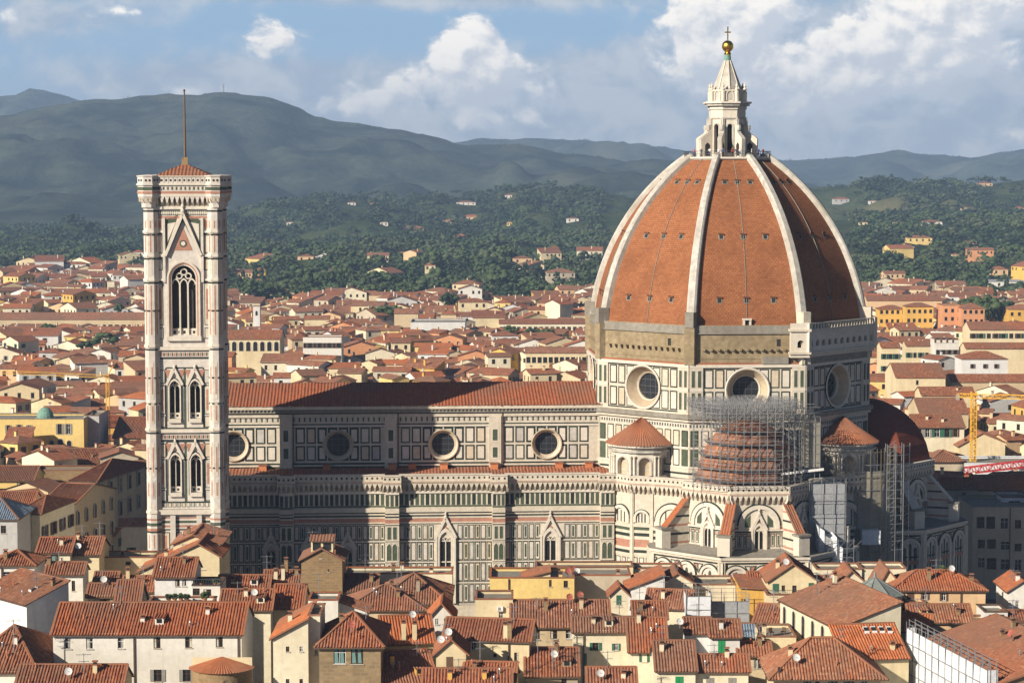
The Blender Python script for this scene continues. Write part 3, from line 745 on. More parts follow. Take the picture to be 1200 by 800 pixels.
    b.box(-.7, L+.7, .7, 1.0, zb, zb+1.0, m); b.wq(-.7, L+.7, zb, zt+.4, -.2, 'grey stone')
    n_ = 11; p = (L+1)/n_; za = zt-2.2
    for i in range(n_):
        x0 = -.5+p*i; archhole(b, x0, x0+p, zb+1.0, zt, x0+p/2, p*.52, zb+1.0, za, m, .95, 0, .5)
    b.box(-.8, L+.8, -.3, 1.25, zt, zt+.4, W_)
    for i in range(24): 
        x = -.7+(L+1.4)*(i+.5)/24; b.box(x-.13, x+.13, .85, 1.05, zt+.4, zt+1.3, m)
    b.box(-.8, L+.8, .78, 1.12, zt+1.3, zt+1.5, m)
    for x in (-.8, L-.1): b.box(x, x+.9, .2, 1.35, zb, zt+1.55, m)
    # its west return at the corner
    q0, q1 = V[5], V[6]; b.frame(q0, q1); LL = b.len
    b.box(LL-3.0, LL+.6, -.3, 1.2, zb-1.0, zb-.4, m); b.box(LL-3.2, LL+.8, -.3, 1.5, zb-.4, zb, W_)
    archhole(b, LL-2.9, LL+.6, zb, zt, LL-1.1, 1.2, zb+.8, za, m, 1.15, 0, .8); b.wq(LL-2.9, LL+.6, zb, zt, .2, DK); b.poly([b.P(LL-2.9, -.3, zb), b.P(LL-2.9, 1.15, zb), b.P(LL-2.9, 1.15, zt), b.P(LL-2.9, -.3, zt)], m)
    b.box(LL-3.2, LL+.8, -.3, 1.5, zt, zt+.45, W_); b.box(LL-3.0, LL+.6, .9, 1.2, zt+.45, zt+1.5, m)
    b.box(LL-8, LL-3.2, -.3, .5, zb-2.2, zb-.9, 'grey stone')
    b.build('loggia', cath)
drum()
ZSP, RB = 54.6, 27.0
RAD = RB*1.6; OFF = RAD-RB; HT = 36.0
def dr(h): return math.sqrt(max(0, RAD*RAD-h*h))-OFF
def dome():
    b = MB(); H0 = ZS[2]-ZSP; NR = 26
    cs = math.cos(R_(22.5)); seam = MB()
    for k in range(8):
        a0, a1 = R_(22.5+45*k), R_(22.5+45*(k+1)); NC = 4
        Ln = 0
        for j in range(NR):
            h0 = H0+(HT-H0)*j/NR; h1 = H0+(HT-H0)*(j+1)/NR; r0, r1 = dr(h0), dr(h1); dl = math.hypot(r1-r0, h1-h0)
            for i in range(NC):
                q = []; u = []
                for r, h, f, l in ((r0, h0, i/NC, Ln), (r0, h0, (i+1)/NC, Ln), (r1, h1, (i+1)/NC, Ln+dl), (r1, h1, i/NC, Ln+dl)):
                    A = Vector((r*math.cos(a0), r*math.sin(a0))); B = Vector((r*math.cos(a1), r*math.sin(a1))); c = A.lerp(B, f)
                    q.append((c.x, c.y, ZSP+h)); u.append(((f-.5)*(B-A).length+40*k+7, l))
                b.poly(q, 'dome tile', u)
            Ln += dl
    root = b.build('dome', cath)
    for k in range(8):                                # the eight white ribs
        a = R_(22.5+45*k); d = Vector((math.cos(a), math.sin(a), 0)); q = Vector((-d.y, d.x, 0)); rb = MB(); N_ = 30
        prof = []
        for j in range(N_+1):
            h = H0-1.2+(HT-H0+1.2)*j/N_; r = dr(h); nrm = Vector((r+OFF, h)).normalized(); w = .92-.26*j/N_; prof.append((r, h, nrm, w))
        for (r0, h0, n0, w0), (r1, h1, n1, w1) in zip(prof[:-1], prof[1:]):
            def pt(r, h, n, w, s, o): return d*(r+n.x*o)+Vector((0, 0, ZSP+h+n.y*o))+q*(w*s)
            S = [(-1, -.7), (-1, .55), (-.62, .85), (.62, .85), (1, .55), (1, -.7)]
            for (sa, oa), (sb, ob) in zip(S[:-1], S[1:]): rb.poly([pt(r0, h0, n0, w0, sa, oa), pt(r0, h0, n0, w0, sb, ob), pt(r1, h1, n1, w1, sb, ob), pt(r1, h1, n1, w1, sa, oa)], 'rib marble')
        rb.build('rib', root)
    for k in (3, 4, 5, 6):
        a = R_(45*(k+1)); d = Vector((math.cos(a), math.sin(a), 0)); q = Vector((-d.y, d.x, 0))
        for h, offs in ((H0+5.0, (-5, 0, 5)), (H0+16.5, (-4.1, 0, 4.1)), (H0+26.5, (-2.4, 0, 2.4))):
            r = dr(h)*cs; nrm = Vector((r/cs+OFF, h)).normalized(); tg = Vector((-nrm.y, nrm.x))
            for o in offs:
                w = MB(); c = d*r+q*o+Vector((0, 0, ZSP+h)); N3 = d*nrm.x+Vector((0, 0, nrm.y)); T3 = d*tg.x+Vector((0, 0, tg.y))
                for s0, s1, t0, t1, n0, m in ((-.5, .5, -.5, .5, .05, 'grey stone'), (-.34, .34, -.36, .36, .09, 'recess shade')):
                    w.poly([c+q*s0+T3*t0+N3*n0, c+q*s1+T3*t0+N3*n0, c+q*s1+T3*t1+N3*n0, c+q*s0+T3*t1+N3*n0], m)
                w.bar(c+q*-.55+T3*.62+N3*.25, c+q*.5+T3*.55+N3*.2, .25, 'dome tile'); w.build('porthole', root)
    # little white dormer door at the foot of the south face
    d = MB(); p0, p1 = octo((0, 0), dr(H0+.4)*cs)[5], octo((0, 0), dr(H0+.4)*cs)[6]; d.frame(p0, p1); x = d.len*.5; z = ZS[2]-.6
    d.box(x-.75, x-.4, -.4, .5, z, z+2.1, 'clean marble'); d.box(x+.4, x+.75, -.4, .5, z, z+2.1, 'clean marble'); d.box(x-.85, x+.85, -.4, .6, z+2.1, z+2.4, 'clean marble'); d.box(x-.4, x+.4, -.4, .1, z, z+2.1, DK); d.build('dormer_door', root)
    for k in range(3, 7):
        s = MB()
        a = R_(45*(k+1)); dd = Vector((math.cos(a), math.sin(a), 0)); prev = None
        for j in range(27):
            h = H0+(HT-H0)*j/26; r = dr(h)*cs+.07; p = dd*r+Vector((0, 0, ZSP+h))
            if prev: s.bar(prev, p, .09, 'grey stone', .1)
            prev = p
        s.build('lightning_cable', root)
dome()
ZL = ZSP+HT
def lantern():
    root = empty('lantern', (0, 0, 0), 0, cath); m = 'clean marble'
    b = MB(); rp = dr(HT)+.5; b.prism(octo((0, 0), rp*.96), ZL-1.0, ZL-.35, 'rib marble'); b.prism(octo((0, 0), rp*1.0), ZL-.35, ZL, m); b.build('platform', root)
    r = MB()
    P = octo((0, 0), rp*.97)
    for k in range(8):
        a, c = Vector((*P[k], ZL)), Vector((*P[(k+1) % 8], ZL))
        for z in (.55, 1.1): r.bar(a+Vector((0, 0, z)), c+Vector((0, 0, z)), .07, 'dark steel')
        for i in range(12): p = a.lerp(c, i/12); r.bar(p, p+Vector((0, 0, 1.1)), .05, 'dark steel')
    r.build('railing', root)
    zc = CH-(124-200)*430/F; za = CH-(118-200)*430/F
    b = MB(); O = octo((0, 0), 3.35)
    for k in range(8):
        b.frame(O[k], O[(k+1) % 8]); L = b.len; archhole(b, 0, L, ZL, zc, L/2, 1.0, ZL+.8, ZL+5.8, m, 0, 0, .7)
        archband(b, L/2, 1.0, 1.5, ZL+5.8, 0, .16, 'rib marble', 0, ZL+.8, 8); b.box(-.1, L+.1, 0, .22, ZL+7.3, ZL+7.6, 'rib marble')
        for x in (0, L): b.box(x-.32, x+.32, -.1, .3, ZL, ZL+7.3, 'rib marble')
    b.prism(octo((0, 0), 2.4), ZL, zc, DK); b.build('body', root)
    for k in range(8):                                # scroll buttresses
        a = R_(22.5+45*k); d = Vector((math.cos(a), math.sin(a), 0)); q = Vector((-d.y, d.x, 0))*.42; f = MB()
        out = [(3.3, 0), (5.9, 0), (6.05, 3.5), (5.6, 3.9), (4.6, 4.5), (4.2, 5.2), (3.9, 5.9), (3.3, 6.1)]
        f.frame((0, 0), (d.x, d.y)); 
        for s in (-.42, .42): f.wp([(x, ZL+z) for x, z in out], s, m)
        for (x0, z0), (x1, z1) in zip(out, out[1:]+out[:1]): f.poly([f.P(x0, -.42, ZL+z0), f.P(x1, -.42, ZL+z1), f.P(x1, .42, ZL+z1), f.P(x0, .42, ZL+z0)], 'rib marble')
        for s in (-.44, .44): f.wp([(4.05, ZL+.2), (5.15, ZL+.2), (5.15, ZL+2.3), (4.6, ZL+2.8), (4.05, ZL+2.3)], s, DK)
        f.lathe([(.0, -.5), (.45, -.5), (.5, 0), (.45, .5), (0, .5)], f.P(4.15, 0, ZL+5.6), 'rib marble', 8)
        f.build('buttress', root)
    b = MB(); b.prism(octo((0, 0), 3.55), zc-.9, zc-.2, m); b.prism(octo((0, 0), 4.1), zc-.2, zc+.25, 'rib marble'); b.prism(octo((0, 0), 4.45), zc+.25, zc+.6, m); b.build('cornice', root)
    b = MB(); z0 = zc+.6; O = octo((0, 0), 3.1)
    for k in range(8):
        b.frame(O[k], O[(k+1) % 8]); L = b.len; b.wq(0, L, z0, z0+2.2, 0, m); archfill(b, L/2, 1.0, z0+1.4, z0+.3, .03, 'rib marble', 0); b.box(-.1, L+.1, -.1, .25, z0+2.0, z0+2.3, m)
        archband(b, L/2, 1.1, 1.5, z0+1.4, 0, .2, m, 0, z0+.2, 8)
    b.build('attic', root)
    for k in range(8):
        a = R_(22.5+45*k); p = b_ = MB(); p.lathe([(.40, 0), (.42, 1.9), (.25, 2.05), (.38, 2.4), (.18, 2.7), (.30, 3.0), (.14, 3.3), (0, 3.7)], (3.45*math.cos(a), 3.45*math.sin(a), z0), m, 8); p.build('pinnacle', root)
    zt = CH-(66.5-200)*430/F
    b = MB(); b.lathe([(2.85, z0+1.9), (2.70, z0+2.6), (.62, zt-.9)], (0, 0, 0), 'rib marble', 8, smooth=False, flats=False)
    for k in range(8):
        a = R_(45*k); b.bar((2.75*math.cos(a), 2.75*math.sin(a), z0+2.4), (.65*math.cos(a), .65*math.sin(a), zt-1), .22, m)
    b.build('spire', root)
    b = MB(); b.lathe([(.66, zt-1.0), (.62, zt), (.45, zt+.1)], (0, 0, 0), 'verdigris', 12); b.build('collar', root)
    b = MB(); b.lathe([(.45, zt), (.72, zt+.25), (.5, zt+.6), (.62, zt+.8)], (0, 0, 0), 'gold', 14); R = 1.12
    b.lathe([(R*math.sin(math.pi*i/16)+.001, zt+1.75-R*math.cos(math.pi*i/16)) for i in range(17)], (0, 0, 0), 'gold', 24); o = b.build('golden_ball', root)
    b = MB(); zz = zt+2.9; b.frame((0, 0), (1, 0)); b.box(-.11, .11, -.11, .11, zz, zz+2.6, 'gold'); b.box(-.6, .6, -.1, .1, zz+1.4, zz+1.65, 'gold'); b.build('cross', root)
lantern()
def spur(b, c, ang, r0, z0, r1, z1, zb, w=.75, m='marble', cap='orange tile'):
    d = Vector((math.cos(ang), math.sin(ang), 0)); b.frame(c, (c[0]+d.x, c[1]+d.y)); out = [(r0, zb), (r1+.2, zb), (r1+.2, z1), (r0, z0)]
    for s in (-w, w): b.wp(out, s, m)
    for i in range(5): 
        zz = zb+1+(z0-zb)*i*.17; 
        x1 = r1-(zz-z1)/(z0-z1)*(r1-r0) if zz > z1 else r1
        for s in (-w-.02, w+.02): b.wp([(r0, zz), (x1, zz), (x1-.3, zz+.35), (r0, zz+.35)], s, G_ if i % 2 else PK)
    P = b.P
    q = [P(r1+.5, -w-.35, z1+.1), P(r1+.5, w+.35, z1+.1), P(r0, w+.35, z0+.25), P(r0, -w-.35, z0+.25)]
    if 'tile' in cap: 
        tiled_roof(b, q, cap, .45, .1)
    b.poly([x-Vector((0, 0, .12)) for x in q], 'marble'); 
    if 'tile' not in cap:
        b.poly(q, cap); b.poly([q[0], q[3], q[3]-Vector((0, 0, .4)), q[0]-Vector((0, 0, .4))], cap); b.poly([q[1], q[2], q[2]-Vector((0, 0, .4)), q[1]-Vector((0, 0, .4))], cap)
    b.box(r1-.6, r1+1.2, -w-.5, w+.5, zb-.5, z1+.15, 'clean marble'); b.box(r1-.8, r1+1.4, -w-.7, w+.7, z1+.15, z1+.5, 'grey stone')
def half_dome(b, c, ap, z, h, m, rows=9, period=.6):
    O = octo(c, ap)
    for k in range(8):
        A, B = Vector(O[k]), Vector(O[(k+1) % 8]); C = Vector(c); prev = None; L = 0
        for j in range(rows+1):
            t = math.pi/2*j/rows; r = math.cos(t)*.985+.015; zz = z+h*math.sin(t)
            a = C+(A-C)*r; e = C+(B-C)*r; w = (e-a).length
            if prev:
                d = math.hypot((a-prev[0]).length, zz-prev[2]); b.poly([(*prev[0], prev[2]), (*prev[1], prev[2]), (*e, zz), (*a, zz)], m, [(-prev[3]/2/period+50*k, L), (prev[3]/2/period+50*k, L), (w/2/period+50*k, L+d), (-w/2/period+50*k, L+d)]); L += d
            prev = (a, e, zz, w)
def tribune(c, faces, cap, dm, dh, ph, labl):
    """polygonal apse: ring of chapels below, striped upper walls with traceried windows, spur buttresses, tiled half dome"""
    root = empty('tribune', (0, 0, 0), 0, cath); root['label'] = labl
    AU, AL = 12.0, 18.4; ZR = cz(652.5, c[1]-AL if c[1] < -5 else -18, 900)
    if c[1] > -5: ZR = cz(652.5, -27.5-18.4, 900)
    zt = ZT-.1; U = octo(c, AU); Lr = octo(c, AL); ru = AU/math.cos(R_(22.5)); rl = AL/math.cos(R_(22.5))
    b = MB(); lo = MB(); gal = MB()
    lo.prism(Lr, -.5, ZR-.9, W_, 'grey stone')
    for k in range(8):
        if k not in faces: continue
        b.frame(U[k], U[(k+1) % 8]); L = b.len
        b.wq(0, L, ZR-1, zt, 0, W_)
        gal.o, gal.e, gal.n = b.o, b.e, b.n
        zc = gallery(gal, -.45, L+.45, zt)
        zs = zc-3.9
        b.wq(0, L, ZR-.5, zc, .015, W_)
        for i, (f0, f1, mm) in enumerate(((.0, .05, W_), (.06, .30, PK), (.33, .37, G_), (.44, .47, G_), (.50, .57, PK), (.60, .64, G_))):
            zz = zc-.9-(zc-ZR)*.62; zz0 = zs-(zs-ZR)*.02
            b.wq(0, L, zz0-(zs-ZR)*f1*.62, zz0-(zs-ZR)*f0*.62, .03, mm)
        b.box(0, L, -.1, .3, ZR+3.6, ZR+3.9, 'clean marble'); b.wq(0, L, ZR+3.3, ZR+3.6, .03, G_)
        n_ = 10
        for i in range(n_):
            x = L*(i+.5)/n_; 
            if abs(x-L/2) > 1.6: panel(b, x-.36, x+.36, ZR+.7, ZR+3.1, .13, 0, 'clean marble', G_, GP)
        archband(b, L/2, 6.0, 7.4, zs, 0, .35, 'clean marble', 0, zs-.6, 16); archband(b, L/2, 7.4, 7.9, zs, 0, .2, G_, 0, None, 16)
        archfill(b, L/2, 6.0, zs, zs-.6, .035, 'clean marble'); 
        for s in (-1, 1):
            b.wp([(L/2+s*1.5, zs-.3), (L/2+s*2.6, zs-.3), (L/2+s*2.5, zs+.9), (L/2+s*1.5, zs+2)], .05, GP)
            x = L/2+s*4.35; b.wp([(x-.6*s*-1, zc-.6), (x+.5*s, zc-.6), (x+.5*s, zc-2.2)], .05, G_)
        lancet(root, b, L/2, 2.7, ZR-.4, zs+1.3, True, depth=.4, proud=.45)
    for k in range(8):
        if k not in faces: continue
        lo.frame(Lr[k], Lr[(k+1) % 8]); L = lo.len
        lo.box(-.35, L+.35, -1.2, .55, ZR-.45, ZR, 'clean marble', 'grey stone'); lo.box(-.2, L+.2, -.3, .3, ZR-.9, ZR-.45, W_); lo.wq(0, L, ZR-1.25, ZR-.9, .03, G_)
        n_ = 3; p = L/n_
        for i in range(n_):
            ca = p*(i+.5); w = p*.82; zs = ZR-1.3-w*.55
            archband(lo, ca, w*.78, w, zs, 0, .35, 'clean marble', 0, 2, 14); archband(lo, ca, w, w*1.1, zs, 0, .18, G_, 0, None, 14)
            archfill(lo, ca, w*.78, zs, 3, .03, 'tower marble')
            for j in (-1, 0, 1): archfill(lo, ca+j*w*.24, w*.15, zs-.1 if j else zs+.6, 4, .05, GP, .5, 6)
            lo.wq(ca-w*.39, ca+w*.39, zs-1.7, zs-1.4, .07, G_); lo.wq(ca-w*.39, ca+w*.39, zs-3.0, zs-2.2, .07, PK)
            for s in (-1, 1): lo.wp([(ca+s*p*.49, ZR-1.5), (ca+s*p*.28, ZR-1.5), (ca+s*p*.49, ZR-3.3)], .05, G_); lo.wp([(ca+s*p*.47, ZR-1.7), (ca+s*p*.34, ZR-1.7), (ca+s*p*.47, ZR-2.7)], .07, PK if i % 2 else 'clean marble')
        for x in (0, L): lo.box(x-.55, x+.55, -.1, .45, 0, ZR-.9, W_)
    # low lean roof of the chapel ring
    for k in range(8):
        a, d = U[k], U[(k+1) % 8]; e, f = Lr[(k+1) % 8], Lr[k]
        lo.poly([(*f, ZR-.5), (*e, ZR-.5), (*d, ZR+.4), (*a, ZR+.4)], 'grey stone')
    b.build('upper_wall', root); lo.build('chapel_ring', root); gal.build('balustrade', root)
    for k in range(8):
        if (k in faces) or ((k-1) % 8 in faces):
            s = MB(); a = R_(22.5+45*k); spur(s, c, a, ru-.3, zt-2.8, rl-2.4, ZR+3.2, ZR-.4, .62, 'marble', cap); s.build('buttress', root)
    h = MB(); half_dome(h, c, AU+.1 if c[1] > -5 else 9.3, zt-1.3, dh, dm)
    if c[1] < -5: h.poly([(x, y, zt-1.3) for x, y in octo(c, AU)], 'grey stone')
    h.build('half_dome', root)
    return root
TS, TE = (0, -27.3), (27.3, 0)
trS = tribune(TS, (4, 5, 6), 'orange tile', 'old tile', 11.8, 0, 'sunlit south tribune with orange tiled spur buttresses, wrapped in scaffolding above')
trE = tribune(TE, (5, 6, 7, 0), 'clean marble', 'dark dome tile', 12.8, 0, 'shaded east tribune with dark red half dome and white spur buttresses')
def exedra(c, name_lab, a_mid, wrap=False):
    root = empty('exedra', (0, 0, 0), 0, cath); root['label'] = name_lab
    R = 5.7; z0 = ZT-1.2; ze = cz(522.5, c[1]-R, 749); za = cz(489.5, c[1], 749)
    b = MB(); m = 'clean marble'; n = 16
    mid = R_(a_mid)
    for k in range(n):
        t0 = mid+2*math.pi*(k//2)/8+(-.27 if k % 2 == 0 else .27); t1 = mid+2*math.pi*(k//2)/8+(.27 if k % 2 == 0 else 2*math.pi/8-.27); b.frame((c[0]+R*math.cos(t0), c[1]+R*math.sin(t0)), (c[0]+R*math.cos(t1), c[1]+R*math.sin(t1))); L = b.len
        zs = z0+3.3
        if k % 2 == 0:
            archhole(b, 0, L, z0, ze, L/2, L*.72, z0+1.0, zs, m, 0, 0, .9); archfill(b, L/2, L*.72, zs, z0+1.0, -.9, 'exedra ring'); b.wq(L*.14, L*.86, z0+1.9, z0+2.1, -.88, 'rib marble')
            archband(b, L/2, L*.72, L*.9, zs, 0, .12, 'rib marble', 0, z0+1.0, 8)
        else:
            b.wq(0, L, z0, ze, 0, m)
            for x in (L*.24, L*.76): b.lathe([(.22, 0), (.2, 3.6), (.32, 3.9), (.32, 4.1)], b.P(x, .25, z0+.6), m, 8)
            b.box(.1, L-.1, 0, .55, z0, z0+.6, m)
        b.box(-.1, L+.1, -.2, .5, ze-1.3, ze-.9, 'rib marble'); b.box(-.1, L+.1, -.2, .9, ze-.3, ze, m)
    b.build('wall', root)
    r = MB(); nn = 72
    for k in range(nn):
        t0 = 2*math.pi*k/nn; t1 = 2*math.pi*(k+1)/nn
        for (r0, h0), (r1, h1) in (((R+1.0, ze), (R*.55, ze+(za-ze)*.52)), ((R*.55, ze+(za-ze)*.52), (.15, za))):
            for u0, u1, o0, o1 in ((0, .5, 0, .12), (.5, 1, .12, 0)):
                ta, tb = t0+(t1-t0)*u0, t0+(t1-t0)*u1
                r.poly([(c[0]+r0*math.cos(ta), c[1]+r0*math.sin(ta), h0+o0), (c[0]+r0*math.cos(tb), c[1]+r0*math.sin(tb), h0+o1), (c[0]+r1*math.cos(tb), c[1]+r1*math.sin(tb), h1+o1), (c[0]+r1*math.cos(ta), c[1]+r1*math.sin(ta), h1+o0)], 'exedra tile', [(k+.5, h0), (k+.5, h0), (k+.5, h1), (k+.5, h1)])
    r.build('conical_roof', root)
ex = 19.0
exedra((-ex+.3, -ex-.2), 'round sunlit exedra with niches and conical tiled roof', 225)
exedra((ex+.3, -ex+.2), 'round exedra with conical tiled roof, half in shade behind netting', -45)
def crossing():
    """the diagonal blocks under the exedrae, from the aisle to the south tribune and on to the east one"""
    b = MB(); gal = MB()
    P0 = (UA1, VA); P1 = (cu(741, -25.0), -25.0); P2 = (cu(764, -26.4), -26.4); P3 = (-10.5, -31.0)
    Q = [(10.5, -31.0), (25, -25.5), (31.5, -10.5)]
    zl = cz(639, -25.5, 750)
    for p, q in ((P0, P1), (P1, P2), (P2, P3), (Q[0], Q[1]), (Q[1], Q[2])):
        b.frame(p, q); L = b.len; gal.o, gal.e, gal.n = b.o, b.e, b.n
        b.wq(0, L, 0, ZT-.5, 0, W_); zc = gallery(gal, -.3, L+.3, ZT)
        n_ = 1; ca = L/2; w = min(L*.8, 7.2); zs = cz(597, -26, 750)-w*.12-1.2
        archband(b, ca, w*.74, w, zs, 0, .35, 'clean marble', 0, zs-.8, 14); archband(b, ca, w, w*1.08, zs, 0, .2, G_, 0, None, 14); archfill(b, ca, w*.74, zs, zs-.8, .03, 'clean marble')
        for j in (-1, 0, 1): b.box(ca+j*w*.2-.09, ca+j*w*.2+.09, .03, .12, zs-.8, zs+w*.28, G_)
        stripes(b, 0, L, zs-7.0, zs-1.1, [(1.3, W_, .3), (1.4, GP, 0), (1.2, W_, .1), (1.4, G_, 0), (1.4, W_, .04), (3.2, PK, 0), (1.2, W_, .12), (1.3, G_, 0), (1.2, W_, .1)])
        z1 = zs-7.3; k = max(2, round(L/1.35)); p_ = L/k
        for i in range(k): panel(b, p_*(i+.12), p_*(i+.88), z1-4.2, z1, .15, 0, 'clean marble', G_, 'tower marble' if i % 2 else None)
        b.wq(0, L, z1-4.8, z1-4.4, .03, G_); b.box(-.1, L+.1, -.1, .5, z1-5.8, z1-5.2, 'clean marble'); b.wq(0, L, z1-6.2, z1-5.85, .03, G_)
        zs2 = z1-9.2; w = min(L*.8, 5.4); archband(b, ca, w*.74, w, zs2, 0, .35, 'clean marble', 0, 2, 14); archband(b, ca, w, w*1.08, zs2, 0, .2, G_, 0, None, 14); archfill(b, ca, w*.74, zs2, 2, .03, 'exedra ring')
        for j in (-1, 1): b.box(ca+j*w*.14-.09, ca+j*w*.14+.09, .03, .12, 2, zs2+w*.2, 'clean marble')
        b.wq(ca-w*.37, ca+w*.37, zs2-2.2, zs2-1.8, .05, G_)
        for x in (0, L): b.box(x-.35, x+.35, -.2, .25, 0, zc, W_)
    R = MB(); R.poly([(*p, ZT-1.5) for p in (P0, P1, P2, P3, (-10, -10))], 'grey stone'); R.poly([(*p, ZT-1.5) for p in (Q[0], Q[1], Q[2], (10, -10))], 'grey stone')
    b.build('crossing_wall', cath); gal.build('balustrade', cath); R.build('terrace', cath)
crossing()
# ------------------------------------------------------------------ bell tower
def belltower():
    m = 'tower marble'; YF = 383.5; p = at(177.4, 420, YF+.4); q = at(252, 420, YF+5)
    a = math.atan2(q.y-p.y, q.x-p.x); Wd = (q-p).length
    Wd = math.hypot(q.x-p.x, q.y-p.y); t = empty('bell_tower', (p.x, p.y, 0), CR)
    tag(t, 'tall square marble bell tower with gothic windows, corner buttresses and a thin mast', 'bell tower')
    def z(py, px=215): return at(px, py, YF+2.5).z
    S = [(0, 0), (Wd, 0), (Wd, Wd), (0, Wd)]
    rb = 1.25
    zt = z(206)
    base = MB(); l1 = MB(); l2 = MB(); l3 = MB(); cr = MB(); but = []
    for k in range(4):
        p0, p1 = S[k], S[(k+1) % 4]
        for b in (base, l1, l2, l3, cr): b.frame(p0, p1)
        L = Wd; A0, A1 = .9, L-.9
        # ---- base zone
        b = base; zb = z(588); b.wq(0, L, 0, zb, 0, m)
        for x in (L*.30, L*.70): b.box(x-.45, x+.45, -.1, .55, 0, z(600), m)
        stripes(b, A0, A1, z(619), z(600), [(2, m, .1), (1, PK, 0), (1.2, m, .06), (1.6, GP, 0), (1.2, m, .06), (1.4, PK, 0), (1, m, .05), (.9, G_, 0)], 0)
        band(b, -.3, L+.3, z(600), z(594.5), 0, 'clean marble', .75); b.box(A0, A1, -.1, .3, z(594), z(592), m)
        for i in range(12): x = A0+(A1-A0)*(i+.5)/12; panel(b, x-.32, x+.32, z(592), z(586.7), .1, 0, 'clean marble', GP)
        for (f0, f1) in ((.10, .25), (.34, .44), (.53, .66), (.75, .9)):
            panel(b, L*f0, L*f1, z(652), z(621), .16, 0, 'clean marble', G_, PK)
        b.box(L*.465, L*.515, 0, .1, z(642), z(621), 'recess shade'); b.wq(A0, A1, z(657), z(655), .03, G_)
        for (f0, f1) in ((.10, .25), (.34, .44), (.53, .66), (.75, .9)): panel(b, L*f0, L*f1, z(690), z(660), .16, 0, 'clean marble', PK)
        # ---- two storeys of paired windows
        for b, y0, y1 in ((l1, 588, 501), (l2, 502, 405)):
            zb, zt_ = z(y0), z(y1); H = zt_-zb; zw0 = z(y0-13); zsp = z(y0-49); n_ = 0
            w = 1.75
            for half, xc in ((0, L*.345), (1, L*.655)):
                a0, a1 = (0, L/2) if half == 0 else (L/2, L)
                archhole(b, a0, a1, zb, zt_, xc, w, zw0, zsp, m, 0, .55, 1.0)
                archband(b, xc, w, w*1.28, zsp, 0, .32, 'clean marble', .55, zw0-.5, 12); archband(b, xc, w*1.28, w*1.42, zsp, 0, .12, G_, .55, zw0-.5, 12)
                b.box(xc-w*.62, xc+w*.62, -.5, .42, zw0-.7, zw0, 'clean marble'); b.box(xc-w/2, xc+w/2, -.6, -.4, zw0, zw0+1.0, 'clean marble')
                for i in (-1, 1): b.wq(xc+i*.4-.2, xc+i*.4+.2, zw0+.3, zw0+.7, -.38, DK)
                za = z(y0-71)
                for s in (-1, 1): b.bar(b.P(xc+s*w*.80, .28, zsp+.5), b.P(xc, .28, za), .3, 'clean marble', .45)
                b.wp([(xc-w*.6, zsp+.9), (xc+w*.6, zsp+.9), (xc, za)], .33*0+.06, PK) if False else None
                b.lathe([(.15, 0), (.25, .3), (0, 1.0)], b.P(xc, .28, za), 'clean marble', 6)
            for x0, x1 in ((L*.115, L*.205), (L*.795, L*.885)):
                panel(b, x0, x1, z(y0-18), z(y0-52), .13, 0, 'clean marble', G_, PK); panel(b, x0, x1, z(y0-3), z(y0-16), .13, 0, 'clean marble', G_); panel(b, x0, x1, z(y0-54), z(y0-70), .13, 0, 'clean marble', G_)
            b.wq(A0+.3, A1-.3, z(y0-1), z(y0-2.6), .03, G_); b.wq(L*.22, L*.78, z(y0-71.5), z(y0-73), .03, G_)
            for s in (0, 1):
                x = L*.215 if s == 0 else L*.785; b.wq(x-.13, x+.13, z(y0-2), z(y0-72), .04, G_)
            b.wq(L*.5-.2, L*.5+.2, z(y0-2), z(y0-72), .04, GP)
            for xx in (L*.24, L*.455, L*.545, L*.76): b.wp([(xx-.45, z(y0-70)), (xx+.5, z(y0-70)), (xx, z(y0-60))], .05, PK)
            y = y1
            band(b, -.2, L+.2, z(y+4), z(y), 0, 'clean marble', .6); b.box(A0, A1, -.1, .2, z(y+12), z(y+5.5), m)
            for i in range(26): x = A0+(A1-A0)*(i+.5)/26; b.wq(x-.13, x+.13, z(y+11), z(y+7), .22, GP if i % 2 else PK)
            b.wq(A0, A1, z(y+14.5), z(y+13), .04, G_)
        # ---- tall bell chamber with the triple window
        b = l3; zb, zt_ = z(406), z(243); w = 4.15; zw0 = z(391.5); zsp = z(326)
        archhole(b, 0, L, zb, zt_, L/2, w, zw0, zsp, m, 0, .12, 1.2, 18)
        for k2, (wi, wo, pr, mm) in enumerate(((w, w*1.12, .15, 'clean marble'), (w*1.12, w*1.22, .3, PK), (w*1.22, w*1.38, .4, 'clean marble'))): archband(b, L/2, wi, wo, zsp, 0, pr, mm, .12, zw0-1, 18)
        b.box(L/2-w*.72, L/2+w*.72, -.8, .5, zw0-1.0, zw0-.2, 'clean marble'); b.box(L/2-w/2, L/2+w/2, -.9, -.6, zw0-.2, zw0+1.1, 'clean marble')
        for i in range(5): x = L/2-w*.4+w*.2*i; b.wq(x-.2, x+.2, zw0+.2, zw0+.7, -.58, DK)
        for s in (-1, 1):
            b.bar(b.P(L/2+s*w*.74, .35, z(299)), b.P(L/2, .35, z(250)), .5, 'clean marble', .5)
            b.bar(b.P(L/2+s*w*.66, .12, z(296)), b.P(L/2, .12, z(257)), .35, G_, .1)
            b.wp([(L/2+s*w*.76, z(296)), (L/2+s*w*.76, z(258)), (L/2+s*w*.18, z(251))], .03, GP)
            b.wp([(L/2+s*w*.66, z(284)), (L/2+s*w*.66, z(262)), (L/2+s*w*.30, z(260))], .06, 'clean marble')
            x = L/2+s*w*.79; b.box(x-.22, x+.22, 0, .4, z(330), z(255), m)
